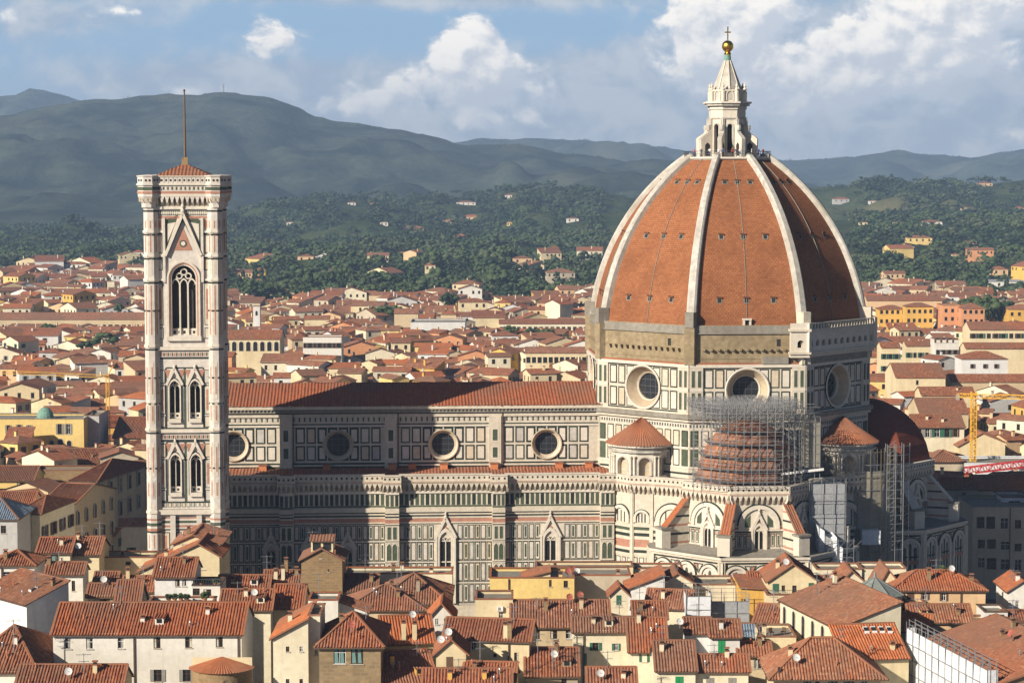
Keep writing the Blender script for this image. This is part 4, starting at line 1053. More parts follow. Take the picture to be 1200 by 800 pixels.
        disc(b, L/2, z(285), .62, .1, GP, 14); disc(b, L/2, z(285), .38, .12, 'clean marble', 14); b.wp([(L/2-1.6, z(293)), (L/2+1.6, z(293)), (L/2, z(266))], .05, PK)
        b.lathe([(.2, 0), (.38, .5), (.15, .9), (.3, 1.3), (0, 2.2)], b.P(L/2, .4, z(250)), 'clean marble', 6)
        for x0, x1 in ((L*.10, L*.19), (L*.81, L*.90)):
            panel(b, x0, x1, z(396), z(383), .13, 0, 'clean marble', G_); panel(b, x0, x1, z(380), z(331), .13, 0, 'clean marble', G_, PK)
            panel(b, x0, x1, z(316), z(303), .13, 0, 'clean marble', G_); panel(b, x0, x1, z(296), z(275), .13, 0, 'clean marble', GP); panel(b, x0, x1, z(268), z(257), .13, 0, PK, 'clean marble')
        for yy in (271, 299, 327): b.box(A0, L*.20, -.1, .2, z(yy+1.5), z(yy-1), 'clean marble'); b.box(L*.80, A1, -.1, .2, z(yy+1.5), z(yy-1), 'clean marble'); b.wq(A0, L*.2, z(yy+3.5), z(yy+1.5), .04, G_); b.wq(L*.8, A1, z(yy+3.5), z(yy+1.5), .04, G_)
        b.wq(A0, A1, z(256), z(253), .03, PK); b.wq(A0, A1, z(252), z(246.5), .03, GP)
        for i in range(30): x = A0+(A1-A0)*(i+.5)/30; b.wp([(x-.16, z(249.2)), (x, z(246.8)), (x+.16, z(249.2)), (x, z(251.8))], .05, 'clean marble')
        b.box(A0, A1, -.1, .3, z(245), z(241.5), 'clean marble')
        # ---- crowning gallery
        b = cr; zc = z(243); b.wq(0, L, zc, z(217), -.02, m)
        out = .95
        n_ = 12; a0, a1 = .5, L-.5; pch = (a1-a0)/n_; z1, z2 = z(242), z(230)
        b.box(-.2, L+.2, -.3, out, z(230), z(227), 'clean marble'); b.box(-.2, L+.2, -.3, out-.02, z(227), z(224), PK); b.box(-.2, L+.2, -.3, out, z(224), z(217), m)
        for i in range(28): x = a0+(a1-a0)*(i+.5)/28; b.wq(x-.14, x+.14, z(222.5), z(218.8), out+.02, GP if i % 2 else 'clean marble')
        b.wq(a0, a1, z1, z2, .02, 'exedra ring')
        for i in range(n_+1):
            x = a0+pch*i; wd = .21
            b.poly([b.P(x-wd, 0, z1), b.P(x-wd, out-.05, z2-.7), b.P(x-wd, out-.05, z2), b.P(x-wd, 0, z2)], m); b.poly([b.P(x+wd, 0, z1), b.P(x+wd, out-.05, z2-.7), b.P(x+wd, out-.05, z2), b.P(x+wd, 0, z2)], m)
            b.poly([b.P(x-wd, .0, z1), b.P(x+wd, .0, z1), b.P(x+wd, out-.05, z2-.7), b.P(x-wd, out-.05, z2-.7)], 'clean marble')
            if i < n_:
                xm = x+pch/2
                for s, xa in ((1, x), (-1, x+pch)): b.wp([(xa, z2), (xm, z2), (xa+s*pch*.25, z2-.55), (xa+s*pch*.14, z2-1.0), (xa, z2-1.0)], out-.04, m)
        b.box(-.3, L+.3, out-.5, out+.25, z(217), z(215), 'clean marble'); b.box(-.3, L+.3, out-.3, out+.05, z(215), z(207.2), m); b.box(-.3, L+.3, out-.4, out+.2, z(207.2), z(206), 'clean marble')
        for i in range(14): x = .3+(L-.6)*(i+.5)/14; b.wq(x-.16, x+.16, z(212.4), z(210), out+.07, DK); b.wq(x+.42, x+.47, z(214.6), z(207.5), out+.065, GP)
    for nm, b in (('base_storey', base), ('lower_window_storey', l1), ('upper_window_storey', l2), ('bell_chamber', l3), ('crowning_gallery', cr)): b.build(nm, t)
    for k in range(4):                                  # octagonal corner buttresses
        c = S[k]; b = MB(); d = Vector((c[0]-Wd/2, c[1]-Wd/2)).normalized()*.35; cc = (c[0]-d.x*.9, c[1]-d.y*.9)
        O = octo(cc, rb)
        for i in range(8):
            b.frame(O[i], O[(i+1) % 8]); L = b.len
            b.wq(0, L, 0, z(243), 0, m)
            for y0, y1, mm in ((640, 622, PK), (585, 512, None), (498, 418, None), (392, 332, PK), (322, 303, 'clean marble'), (296, 274, PK), (268, 257, PK), (588, 594, 'clean marble')):
                if mm is None:
                    for f0, f1 in ((.05, .35), (.4, .95)): panel(b, L*.2, L*.8, z(y0+(y1-y0)*f0), z(y0+(y1-y0)*f1), .07, 0, 'clean marble', 'tower marble', PK)
                else: panel(b, L*.22, L*.78, z(max(y0, y1)), z(min(y0, y1)), .17, 0, mm, 'clean marble')
            for yy in (271, 299, 327, 404, 501, 597): b.box(-.02, L+.02, -.1, .18, z(yy+1.4), z(yy-1.4), 'clean marble')
            for yy in (246, 273.6, 301.6, 329.6, 362, 407, 440, 470, 504, 545, 619): b.wq(0, L, z(yy+2), z(yy), .03, G_)
            stripes(b, 0, L, z(619), z(600), [(2, m, .04), (1, PK, 0), (1.2, m, 0), (1.6, GP, 0), (1.2, m, 0), (1.4, PK, 0)], 0)
        b.build('corner_buttress', t)
        b = MB(); 
        b.lathe([(rb*1.05, z(243)), (rb*1.08, z(238)), (rb+.72, z(230)), (rb+.72, z(217)), (rb+.98, z(217)), (rb+.98, z(215)), (rb+.76, z(215)), (rb+.76, z(207)), (rb+.92, z(207)), (rb+.92, z(205.8)), (rb+.5, z(205.4)), (0, z(204.4))], (cc[0]+d.x*1.2, cc[1]+d.y*1.2, 0), m, 8, smooth=False, flats=True)
        O = octo((cc[0]+d.x*1.2, cc[1]+d.y*1.2), (rb+.78)*.925+.03)
        for i in range(8):
            b.frame(O[i], O[(i+1) % 8]); L = b.len; b.wq(0, L, z(226.5), z(224), .03, PK); b.wq(0, L, z(222.5), z(219), .03, GP)
            for f in (.3, .7): b.wq(L*f-.15, L*f+.15, z(212.4), z(210), .03, DK); b.wp([(L*f-.13, z(236)), (L*f+.13, z(236)), (L*f+.13, z(232.5)), (L*f, z(231)), (L*f-.13, z(232.5))], -.06, 'exedra ring')
        b.build('corner_turret', t)
    r = MB(); e = .3; ze = z(207); za = z(190.5); C = (Wd/2, Wd/2, za)
    for k in range(4):
        p0, p1 = [(Wd/2+(s[0]-Wd/2)*.86, Wd/2+(s[1]-Wd/2)*.86, ze) for s in (S[k], S[(k+1) % 4])]; tiled_roof(r, [p0, p1, C], 'red tile', .6, .1)
    o = r.build('pyramid_roof', t)
    b = MB(); b.frame((Wd/2-.55, Wd/2), (Wd/2+.55, Wd/2)); b.box(-.0, 1.1, -.55, .55, za-.8, za+.9, 'brown brick'); b.build('mast_base', o)
    b = MB(); b.lathe([(.24, za), (.2, za+6), (.13, z(106)), (.25, z(105)), (0, z(103.5))], (Wd/2, Wd/2, 0), 'gutter', 8); b.build('mast', t)
    # mullions of the windows, all four sides
    for k in range(4):
        L = Wd
        for y0 in (588, 502):
            for xc in (L*.345, L*.655):
                b = MB(); b.frame(S[k], S[(k+1) % 4]); zs = z(y0-49); b.box(xc-.08, xc+.08, -.55, -.35, z(y0-13), zs+.3, 'clean marble')
                for s in (-1, 1): archband(b, xc+s*.44, .66, .9, zs-.15, -.55, -.4, 'clean marble', .7)
                ringprof(b, xc, zs+.75, [(.36, -.42), (.24, -.42), (.24, -.55)], 'clean marble', 12); b.build('window_tracery', t)
        b = MB(); b.frame(S[k], S[(k+1) % 4]); zs = z(334); w = 4.15
        for x in (L/2-w/6, L/2+w/6): b.box(x-.14, x+.14, -.6, -.3, z(391.5), zs+.4, 'clean marble')
        for x in (-w/3, 0, w/3): archband(b, L/2+x, 1.02, 1.4, zs+.2, -.6, -.35, 'clean marble', .7)
        for x, zz, r_ in ((-w/6-.1, zs+1.65, .45), (w/6+.1, zs+1.65, .45), (0, zs+2.35, .5)): ringprof(b, L/2+x, zz, [(r_+.14, -.6), (r_+.14, -.37), (r_-.08, -.37), (r_-.08, -.6)], 'clean marble', 14)
        b.build('window_tracery', t)
    b = MB(); b.frame((0, 0), (Wd, 0))
    for zz in (z(588)-.4, z(502)-.4, z(405)-.4, z(243)-.3): b = MB(); b.frame((0, 0), (Wd, 0)); b.box(.4, Wd-.4, -Wd+.4, -.4, zz, zz+.3, 'dun plaster'); b.build('floor_slab', t)
    b = MB(); b.frame((0, 0), (Wd, 0)); b.box(Wd*.21, Wd*.79, -Wd*.79, -Wd*.21, z(588), z(244), 'interior shade'); b.build('sun_block_core', t)  # added core: blocks sun through the openings, interior shade in its dark colour
belltower()
# ------------------------------------------------------------------ scaffolding, netting, cranes
def scaffold():
    t = empty('scaffolding', (*loc2w(TS[0], TS[1])[:2], 0), CR)
    tag(t, 'grey tubular scaffolding cage around the half dome of the sunlit south tribune', 'scaffolding')
    z0 = ZT-.3; zt = cz(473, -40, 880); m = 'steel tube'
    xa, xb = cu(816, -40)-TS[0], cu(944, -40)-TS[0]
    f0, f1 = -13.3, 6
    nx, ny, nz = 14, 5, 9
    X = [xa+(xb-xa)*i/nx for i in range(nx+1)]; Zs = [z0+(zt-z0)*i/nz for i in range(nz+1)]
    def inside(x): return f0+max(0, abs(x-(xa+xb)/2)-5.6)*.9
    b = MB(); top = MB()
    for i, x in enumerate(X):
        y = inside(x); b.bar((x, y, z0-2.5 if i in (0, nx) else z0), (x, y, zt), .10, m)
        b.bar((x, y+1.1, z0), (x, y+1.1, zt-.6), .075, m)
        for zz in Zs[1:]: b.bar((x, y, zz), (x, y+1.1, zz), .06, m)
    for j, zz in enumerate(Zs):
        for i in range(nx):
            a = (X[i], inside(X[i]), zz); c = (X[i+1], inside(X[i+1]), zz); b.bar(a, c, .075, m)
            if (i+j) % 4 == 0 and j < nz: b.bar(a, (X[i+1], inside(X[i+1]), Zs[j+1]), .05, m)
            b.bar((a[0], a[1], zz+1.0), (c[0], c[1], zz+1.0), .05, m) if j < nz else None
    b.build('tube_lattice', t)
    rr = random.Random(4)
    for k in range(9):                                    # the dense frame of the temporary roof
        y = -13+k*1.9
        for i in range(nx*2):
            x0 = xa+(xb-xa)*i/(nx*2); x1 = xa+(xb-xa)*(i+1)/(nx*2)
            if y < min(inside(x0), inside(x1))-.2: continue
            for z1_ in (zt, zt-1.3, zt-2.8): top.bar((x0, y, z1_), (x1, y, z1_), .06, m)
            top.bar((x0, y, zt-1.3 if i % 2 else zt), (x1, y, zt if i % 2 else zt-1.3), .05, m); top.bar((x0, y, zt-2.8), (x0, y, zt), .05, m)
            top.bar((x0, y, zt-2.8 if i % 2 else zt-1.3), (x1, y, zt-1.3 if i % 2 else zt-2.8), .045, m)
            if k < 8: top.bar((x0, y, zt-rr.choice((0, 1.3))), (x0, y+1.9, zt-rr.choice((0, 1.3))), .05, m)
    for i in range(0, nx*2+1, 4):
        x = xa+(xb-xa)*i/(nx*2); top.bar((x, 4, z0), (x, 4, zt), .1, m)
    top.build('roof_lattice', t)
    O = lambda r: octo((0, 0), r)
    for k, (zz, r) in enumerate(((z0+.6, 10.0), (z0+2.6, 9.6), (z0+4.8, 9.0), (z0+7.0, 7.9), (z0+9.2, 6.2))):     # working decks ringing the half dome
        p = MB(); A, B = O(r+.1), O(r-.75)
        for i in range(3, 8):
            j = (i+1) % 8
            p.poly([(*A[i], zz), (*A[j], zz), (*B[j], zz), (*B[i], zz)], 'plank'); p.poly([(*A[i], zz), (*A[j], zz), (*A[j], zz-.22), (*A[i], zz-.22)], 'dark steel')
            p.poly([(*A[i], zz+.9), (*A[j], zz+.9), (*A[j], zz+.98), (*A[i], zz+.98)], 'steel tube')
            for f in range(5): q = Vector(A[i]).lerp(Vector(A[j]), f/5); p.bar((*q, zz), (*q, zz+1), .06, 'steel tube')
        p.build('working_deck', t)
    s = MB(); x0, x1 = xb-2.2, xb+3.4
    for i in range(7):
        x = x0+(x1-x0)*i/6; 
        for y in (-8.5, -3): s.bar((x, y, z0+1), (x, y, zt-3), .09, m)
    for zz in Zs[:-1]:
        for y in (-8.5, -3): s.bar((x0, y, zz+.5), (x1, y, zz+.5), .07, m)
    s.bar((x0-1.5, -9, z0+1.9), (x1+.6, -9, z0+2.7), .4, 'white paint'); s.frame((x0, -8.3), (x1, -8.3)); 
    s.box(x1-x0-2.6, x1-x0+.2, -4, .1, z0+3, zt-4, 'netting'); s.build('side_tower', t)
    # grey sheeting hung down the eastern flank
    w = empty('sheeted_scaffold', (*loc2w(13.3, -31.5)[:2], 0), CR); tag(w, 'scaffold tower wrapped in grey sheets on the shaded east flank of the south tribune', 'scaffolding')
    b = MB(); zb = ZR0 = cz(650, -36, 950)
    def box4(b, x0, x1, y0, y1, z0_, z1_, m): b.frame((0, 0), (1, 0)); b.box(x0, x1, -y1, -y0, z0_, z1_, m)
    b.frame((0, 0), (1, 0)); nn = 5
    for i in range(nn):
        for j in range(7):
            xx0 = -3.4+6.2*i/nn; xx1 = -3.4+6.2*(i+1)/nn; za, zc = zb+(z0-zb)*j/7, zb+(z0-zb)*(j+1)/7; o = .12*((i*3+j*5) % 3)
            b.poly([b.P(xx0, 4.4+o, za+.05), b.P(xx1, 4.4+o*.4, za+.05), b.P(xx1, 4.4+o*.5, zc-.05), b.P(xx0, 4.4+o, zc-.05)], 'grey sheet')
    box4(b, -3.5, 2.9, -4.3, 3.5, zb, z0-.3, 'grey sheet'); b.build('sheeting', w)
    s = MB()
    for x in (-3.7, -1.5, .7, 2.9):
        s.bar((x, -4.9, zb), (x, -4.9, z0+1), .1, m)
    for zz in (zb+1, zb+4, zb+7, zb+10): s.bar((-3.7, -4.9, zz), (3.1, -4.9, zz), .08, m)
    s.build('tube_lattice', w)
    b = MB()
    for x0_, x1_, y0_, h0, h1, mm in ((-2.6, -1.6, -8.2, 5.6, 5.0, 'white sheet'), (-1.6, -.5, -8.5, 4.2, 3.6, 'grey sheet'), (-.5, .5, -8.9, 3.4, 3.9, 'white sheet'), (.5, 1.7, -8.6, 2.6, 1.9, 'white sheet')):
        q = [(x0_, y0_, zb-.6), (x1_, y0_-.25, zb-.6), (x1_, y0_-.1, zb+h1), (x0_, y0_+.2, zb+h0)]; b.poly(q, mm); b.poly([q[3], q[2], (x1_, -4.6, zb+h1+.3), (x0_, -4.6, zb+h0+.3)], mm)
        for x_, h_ in ((x0_, h0), (x1_, h1)): b.poly([(x_, y0_, zb-.6), (x_, -4.6, zb-.6), (x_, -4.6, zb+h_+.3), (x_, y0_, zb+h_)], mm)
    b.build('white_sheeting', w)
    b = MB()
    for x_ in (-3.0, -1.2, .6, 2.2, 3.4):
        b.bar((x_, -9.6, zb-2), (x_, -9.6, zb+3.8), .08, m); b.bar((x_, -9.6, zb+2), (x_+1.4, -9.6, zb+3.4), .05, m)
    for zz in (zb+.4, zb+2, zb+3.4): b.bar((-3, -9.6, zz), (3.4, -9.6, zz), .07, m)
    b.build('scaffold_frame', w)
    # netting tower in front of the east exedra
    n = empty('netted_scaffold', (*loc2w(21.4, -20.5)[:2], 0), CR); tag(n, 'tall scaffold with beige netting and a white cabin in front of the shaded exedra', 'scaffolding')
    b = MB(); zb = cz(640, -24, 1000); zt2 = cz(527, -24, 1000); R = 7.4; seg = 9
    for i in range(seg):
        a0 = R_(-165+150*i/seg); a1 = R_(-165+150*(i+1)/seg)
        p, q = (R*math.cos(a0), R*math.sin(a0)), (R*math.cos(a1), R*math.sin(a1))
        b.poly([(*p, zb-3), (*q, zb-3), (*q, zt2-3.5), (*p, zt2-3.5)], 'netting')
    b.build('netting', n)
    b = MB()
    for i in range(seg+1):
        a = R_(-165+150*i/seg)
        for r in (R+.15, R-1): b.bar((r*math.cos(a), r*math.sin(a), zb-4), (r*math.cos(a), r*math.sin(a), zt2-1+(1.5 if i > 4 else 0)), .11, 'brass')
    for j in range(10):
        zz = zb-3+(zt2-zb+3)*j/9
        for i in range(seg):
            a0 = R_(-165+150*i/seg); a1 = R_(-165+150*(i+1)/seg)
            for r in (R+.15,): b.bar((r*math.cos(a0), r*math.sin(a0), zz), (r*math.cos(a1), r*math.sin(a1), zz), .09, 'brass' if j % 2 else m)
    for (x, y) in ((4.2, -7.4), (5.8, -7.4), (7.4, -6.8), (8.8, -5.6), (4.2, -6.0), (5.8, -6.0), (7.4, -5.2)):
        b.bar((x, y, zb-4), (x, y, zt2+1.5), .12, m)
    for j in range(13):
        zz = zb+(zt2-zb+1)*j/12; b.bar((4.2, -7.4, zz), (5.8, -7.4, zz), .09, m); b.bar((5.8, -7.4, zz), (7.4, -6.8, zz), .09, m); b.bar((7.4, -6.8, zz), (8.8, -5.6, zz), .09, m)
        b.bar((4.2, -7.4, zz), (5.8, -7.4, zz+1.2), .06, m)
    b.build('tube_lattice', n)
    b = MB(); xc = cu(1020, -28.5)-21.4; box4(b, xc-1.7, xc+1.7, -9.4, -7.2, cz(637, -29, 1020), cz(620.5, -29, 1020), 'white sheet'); b.build('cabin', n)
    b = MB()
    for k in range(3): box4(b, -3.5, 1.5, -10.5, -7, zb-5+k*1.1, zb-4.85+k*1.1, 'plank')
    b.build('working_deck', n)
scaffold()
def lattice(b, p, q, w, m, n, t=.12, up=Vector((0, 0, 1))):
    p = Vector(p); q = Vector(q); d = (q-p).normalized(); a = d.cross(up)
    if a.length < .01: a = Vector((1, 0, 0))
    a.normalize(); c = a.cross(d).normalized(); K = [a+c, a-c, -a-c, -a+c]; K = [k*w/2 for k in K]
    for k in K: b.bar(p+k, q+k, t, m)
    for i in range(n):
        u, v = p.lerp(q, i/n), p.lerp(q, (i+1)/n)
        for j in range(4):
            A, B = (K[j], K[(j+1) % 4]) if i % 2 else (K[(j+1) % 4], K[j]); b.bar(u+A, v+B, t*.7, m); b.bar(u+K[j], u+K[(j+1) % 4], t*.6, m)
def cranes():
    Y = 560; b0 = at(1140, 540, Y); h = at(1140, 452, Y)
    t = empty('tower_crane', (b0.x, Y, 0)); tag(t, 'yellow tower crane with lattice mast standing among roofs right of the dome', 'crane')
    b = MB(); lattice(b, (0, 0, 0), (0, 0, h.z-1.5), 1.3, 'crane yellow', 40, .16); b.build('mast', t)
    e = at(1290, 436, Y-40); z0 = at(1140, 464, Y).z
    b = MB(); lattice(b, (0, 0, z0), (e.x-b0.x, -40, z0+3.5), 1.0, 'crane yellow', 26, .11); b.build('jib', t)
    b = MB(); lattice(b, (0, 0, z0), (-2.5, 6, z0-.4), 1.0, 'crane yellow', 4, .14); b.frame((-3, 6.6), (-2, 5.6)); b.box(0, 1.2, -.5, .5, z0-1.6, z0-.2, 'grey stone'); b.build('counter_jib', t)
    b = MB(); b.frame((.6, -.8), (2, -.8)); b.box(0, 1.3, -.7, .7, z0-1.6, z0+.2, 'white paint'); b.build('cab', t)
    Y = 545; p = at(1116, 553, Y); q = at(1230, 540, Y+6)
    t = empty('red_crane', (p.x, Y, 0)); tag(t, 'red lattice crane boom lying across the white sheeted roof right of the cathedral', 'crane')
    b = MB(); lattice(b, (0, 0, p.z), (q.x-p.x, 6, q.z), 1.6, 'crane red', 18, .2); b.build('jib', t)
    b = MB(); b.bar((0, 0, 0), (0, 0, p.z+1.5), .6, 'crane red'); b.frame((-.6, 0), (1, 0)); b.box(0, 1.4, -.6, .6, p.z-.8, p.z+1.8, 'crane red'); b.build('post', t)
    Y = 620; p = at(6, 436, Y); q = at(128, 441, Y)
    t = empty('crane_boom', (at(126, 441, Y).x, Y, 0)); tag(t, 'yellow crane with long level boom over the roofs left of the bell tower', 'crane')
    b = MB(); lattice(b, (p.x-q.x, 0, p.z), (0, 0, q.z), .8, 'crane yellow', 24, .07); b.build('jib', t)
    b = MB(); lattice(b, (0, 0, 0), (0, 0, q.z), .9, 'crane yellow', 18, .1); b.bar((0, 0, q.z), at(134, 429, Y)-Vector((q.x, Y, 0)), .3, 'crane yellow'); b.build('mast', t)
cranes()
# ------------------------------------------------------------------ visitors on the lantern platform
def person_mesh(kind, top, legs, hair='hair'):
    """a standing figure grown from a skeleton of joints; kind 0 arms down, 1 hands on the rail, 2 mid-step"""
    me = bpy.data.meshes.new('skeleton'); J = {}; vs = []; es = []; rd = []
    def j(n, p, r, par=None):
        J[n] = len(vs); vs.append(p); rd.append(r)
        if par: es.append((J[par], J[n]))
    st = .16 if kind == 2 else 0
    j('hip', (0, 0, .93), .15); j('waist', (0, 0, 1.08), .13, 'hip'); j('chest', (0, .01, 1.32), .16, 'waist'); j('neck', (0, 0, 1.48), .06, 'chest'); j('chin', (0, -.02, 1.56), .085, 'neck'); j('head', (0, -.01, 1.68), .095, 'chin')
    for s, n in ((-1, 'l'), (1, 'r')):
        j(n+'h', (s*.10, 0, .86), .10, 'hip'); j(n+'k', (s*.11, s*st-.03, .48), .065, n+'h'); j(n+'a', (s*.11, s*st*1.6, .08), .045, n+'k'); j(n+'t', (s*.12, s*st*1.6-.15, .035), .04, n+'a')
        j(n+'s', (s*.19, 0, 1.40), .07, 'chest')
        if kind == 1: j(n+'e', (s*.25, -.10, 1.16), .045, n+'s'); j(n+'w', (s*.18, -.36, 1.12), .034, n+'e'); j(n+'f', (s*.17, -.44, 1.11), .03, n+'w')
        else: j(n+'e', (s*.24, .02, 1.14), .045, n+'s'); j(n+'w', (s*.26, -.06-st*s*.5, .90), .034, n+'e'); j(n+'f', (s*.26, -.09-st*s*.5, .80), .032, n+'w')
    me.from_pydata(vs, es, []); o = bpy.data.objects.new('skeleton', me); COL.objects.link(o)
    sk = o.modifiers.new('skin', 'SKIN'); su = o.modifiers.new('sub', 'SUBSURF'); su.levels = 1
    for i, v in enumerate(me.skin_vertices[0].data): v.radius = (rd[i], rd[i]); v.use_root = (i == 0)
    ev = o.evaluated_get(bpy.context.evaluated_depsgraph_get()); r = bpy.data.meshes.new_from_object(ev); bpy.data.objects.remove(o)
    r.materials.clear()
    for m in (legs, top, 'skin', hair): r.materials.append(MATS[m])
    for p in r.polygons:
        c = p.center; p.use_smooth = True
        arm = abs(c.x) > .215 and c.z < 1.15 or (kind == 1 and c.y < -.25 and c.z > 1)
        p.material_index = 3 if c.z > 1.70 or (c.z > 1.60 and c.y > .03) else 2 if c.z > 1.47 or (arm and c.z < 1.0) or (kind == 1 and c.y < -.3 and c.z > .9) else 1 if c.z > .92 else 0
    return r
def visitors():
    meshes = [person_mesh(0, 'cloth red', 'cloth dark'), person_mesh(1, 'cloth white', 'cloth blue'), person_mesh(2, 'cloth blue', 'cloth dark'), person_mesh(1, 'cloth dark', 'grey shutter'), person_mesh(0, 'cloth white', 'cloth dark')]
    P = octo((0, 0), (dr(HT)+.5)*.97-.55)
    desc = ['in a red top', 'in a white top', 'in a blue top', 'in dark clothes', 'in a pale shirt']
    nxt = ['at the far west corner of the lantern railing', 'leaning on the rail left of the first scroll buttress', 'beside the left scroll buttress', 'under the left lantern window', 'right of the left lantern window',
           'before the middle lantern window', 'close beside the middle window', 'at the rail right of the middle window', 'under the right hand window', 'by the right scroll buttress', 'at the east end of the railing']
    for i, (k, f) in enumerate(((4, .12), (4, .40), (4, .72), (5, .05), (5, .18), (5, .48), (5, .60), (5, .72), (6, .15), (6, .5), (6, .75))):
        c = Vector(P[k]).lerp(Vector(P[(k+1) % 8]), f); w = loc2w(c.x, c.y, ZL); o = bpy.data.objects.new('person', meshes[i*3 % 5]); COL.objects.link(o)
        o.location = w; a = 22.5+45*k+22.5; o.rotation_euler = (0, 0, R_(a+90)+CR+(i % 3-1)*.5)
        tag(o, 'standing visitor %s %s' % (desc[i*3 % 5], nxt[i]), 'person', 'visitors on the lantern platform')
visitors()
# ------------------------------------------------------------------ houses
rnd = random.Random(11)
def add_window(b0, parent, a, z, w, h, st, lod=0, nb=0.):
    """one window of a wall, as a part; (a, z) is its middle. st: kind of shutters"""
    b = MB(); b.o, b.e, b.n = b0.o, b0.e, b0.n
    a0, a1, z0, z1 = a-w/2, a+w/2, z-h/2, z+h/2; dp = -.16+nb
    if st == 'arch':
        archband(b, a, w, w*1.25, z1-w/2, nb-.0, nb+.1, 'stone trim', 0, z0, 8); archfill(b, a, w, z1-w/2, z0, nb+.02, 'dark glass'); return b.build('window', parent)
    if st == 'hood':
        b.box(a0-.25, a1+.25, nb, nb+.14, z0-.2, z0, 'stone trim'); b.box(a0-.2, a0, nb, nb+.09, z0, z1, 'stone trim'); b.box(a1, a1+.2, nb, nb+.09, z0, z1, 'stone trim'); b.box(a0-.35, a1+.35, nb, nb+.35, z1+.15, z1+.4, 'stone trim'); b.box(a0-.2, a1+.2, nb, nb+.1, z1, z1+.15, 'stone trim')
    if st == 'door': b.box(a0, a1, nb-.1, nb+.02, z0, z1, 'timber'); return b.build('door', parent)
    if st in ('gdoor', 'shutg'):
        m = 'bright green shutter' if st == 'shutg' else 'green shutter'
        b.box(a0, a-.02, nb, nb+.07, z0, z1, m); b.box(a+.02, a1, nb, nb+.07, z0, z1, m); b.box(a0-.1, a1+.1, nb, nb+.12, z0-.12, z0, 'stone trim'); o = b.build('window', parent); return o
    if st in ('shutb', 'shutgr'):
        m = 'brown shutter' if st == 'shutb' else 'grey shutter'
        b.box(a0, a-.02, nb, nb+.07, z0, z1, m); b.box(a+.02, a1, nb, nb+.07, z0, z1, m); b.box(a0-.1, a1+.1, nb, nb+.12, z0-.12, z0, 'stone trim'); return b.build('window', parent)
    b.wq(a0, a1, z0, z1, dp+.02, 'dark glass')
    fm = 'white paint' if (int(a*7+z*3) % 3 == 0) else 'timber'
    if not lod:
        for x in (a0+.01, a-.025, a1-.06): b.box(x, x+.05, dp, dp+.08, z0, z1, fm)
        b.box(a0, a1, dp, dp+.08, z0, z0+.07, fm); b.box(a0, a1, dp, dp+.08, z1-.07, z1, fm); b.box(a0, a1, dp, dp+.06, z0+h*.62, z0+h*.62+.05, fm)
    b.box(a0-.08, a1+.08, nb-.1, nb+.12, z0-.1, z0, 'stone trim')
    if st == 'c': b.wq(*((a0+.06, a0+w*.36) if int(a*5) % 2 else (a1-w*.36, a1-.06)), z0+.06, z1-.06, dp+.045, 'curtain')
    if st == 'gc':
        for s in (0, 1): b.wp([(a0+.1+s*(w/2), z0+.1), (a0+w*.42+s*w*.45, z0+.1), (a0+w*.28+s*w*.5, z1-.1), (a0+.1+s*w/2, z1-.1)], dp+.05, 'teal shutter')
    o = b.build('window', parent)
    sh = {'g': 'green shutter', 'b': 'brown shutter', 'w': 'grey shutter', 't': 'teal shutter'}.get(st[0] if st in ('g', 'b', 'w', 't') else '')
    if sh:
        for s in (-1, 1):
            q = MB(); q.o, q.e, q.n = b0.o, b0.e, b0.n; x = a0-w*.5 if s < 0 else a1; q.box(x+.02, x+w*.5-.02, nb+.02, nb+.08, z0, z1, sh); q.build('shutter', o)
    return o
def wall_with_holes(b, L, z0, z1, holes, m):
    """wall rectangle from 0 to L with rectangular openings and their reveals"""
    xs = sorted({0, L}|{x for h in holes for x in h[:2]}); zs = sorted({z0, z1}|{z for h in holes for z in h[2:]})
    for x0, x1 in zip(xs[:-1], xs[1:]):
        for y0, y1 in zip(zs[:-1], zs[1:]):
            cx, cy = (x0+x1)/2, (y0+y1)/2
            if any(h[0] < cx < h[1] and h[2] < cy < h[3] for h in holes): continue
            b.wq(x0, x1, y0, y1, 0, m)
    for h in holes:
        O = [(h[0], h[2]), (h[1], h[2]), (h[1], h[3]), (h[0], h[3]), (h[0], h[2])]
        for (xa, ya), (xc, yc) in zip(O[:-1], O[1:]): b.poly([b.P(xa, 0, ya), b.P(xc, 0, yc), b.P(xc, -.2, yc), b.P(xa, -.2, ya)], m)
FGN = []
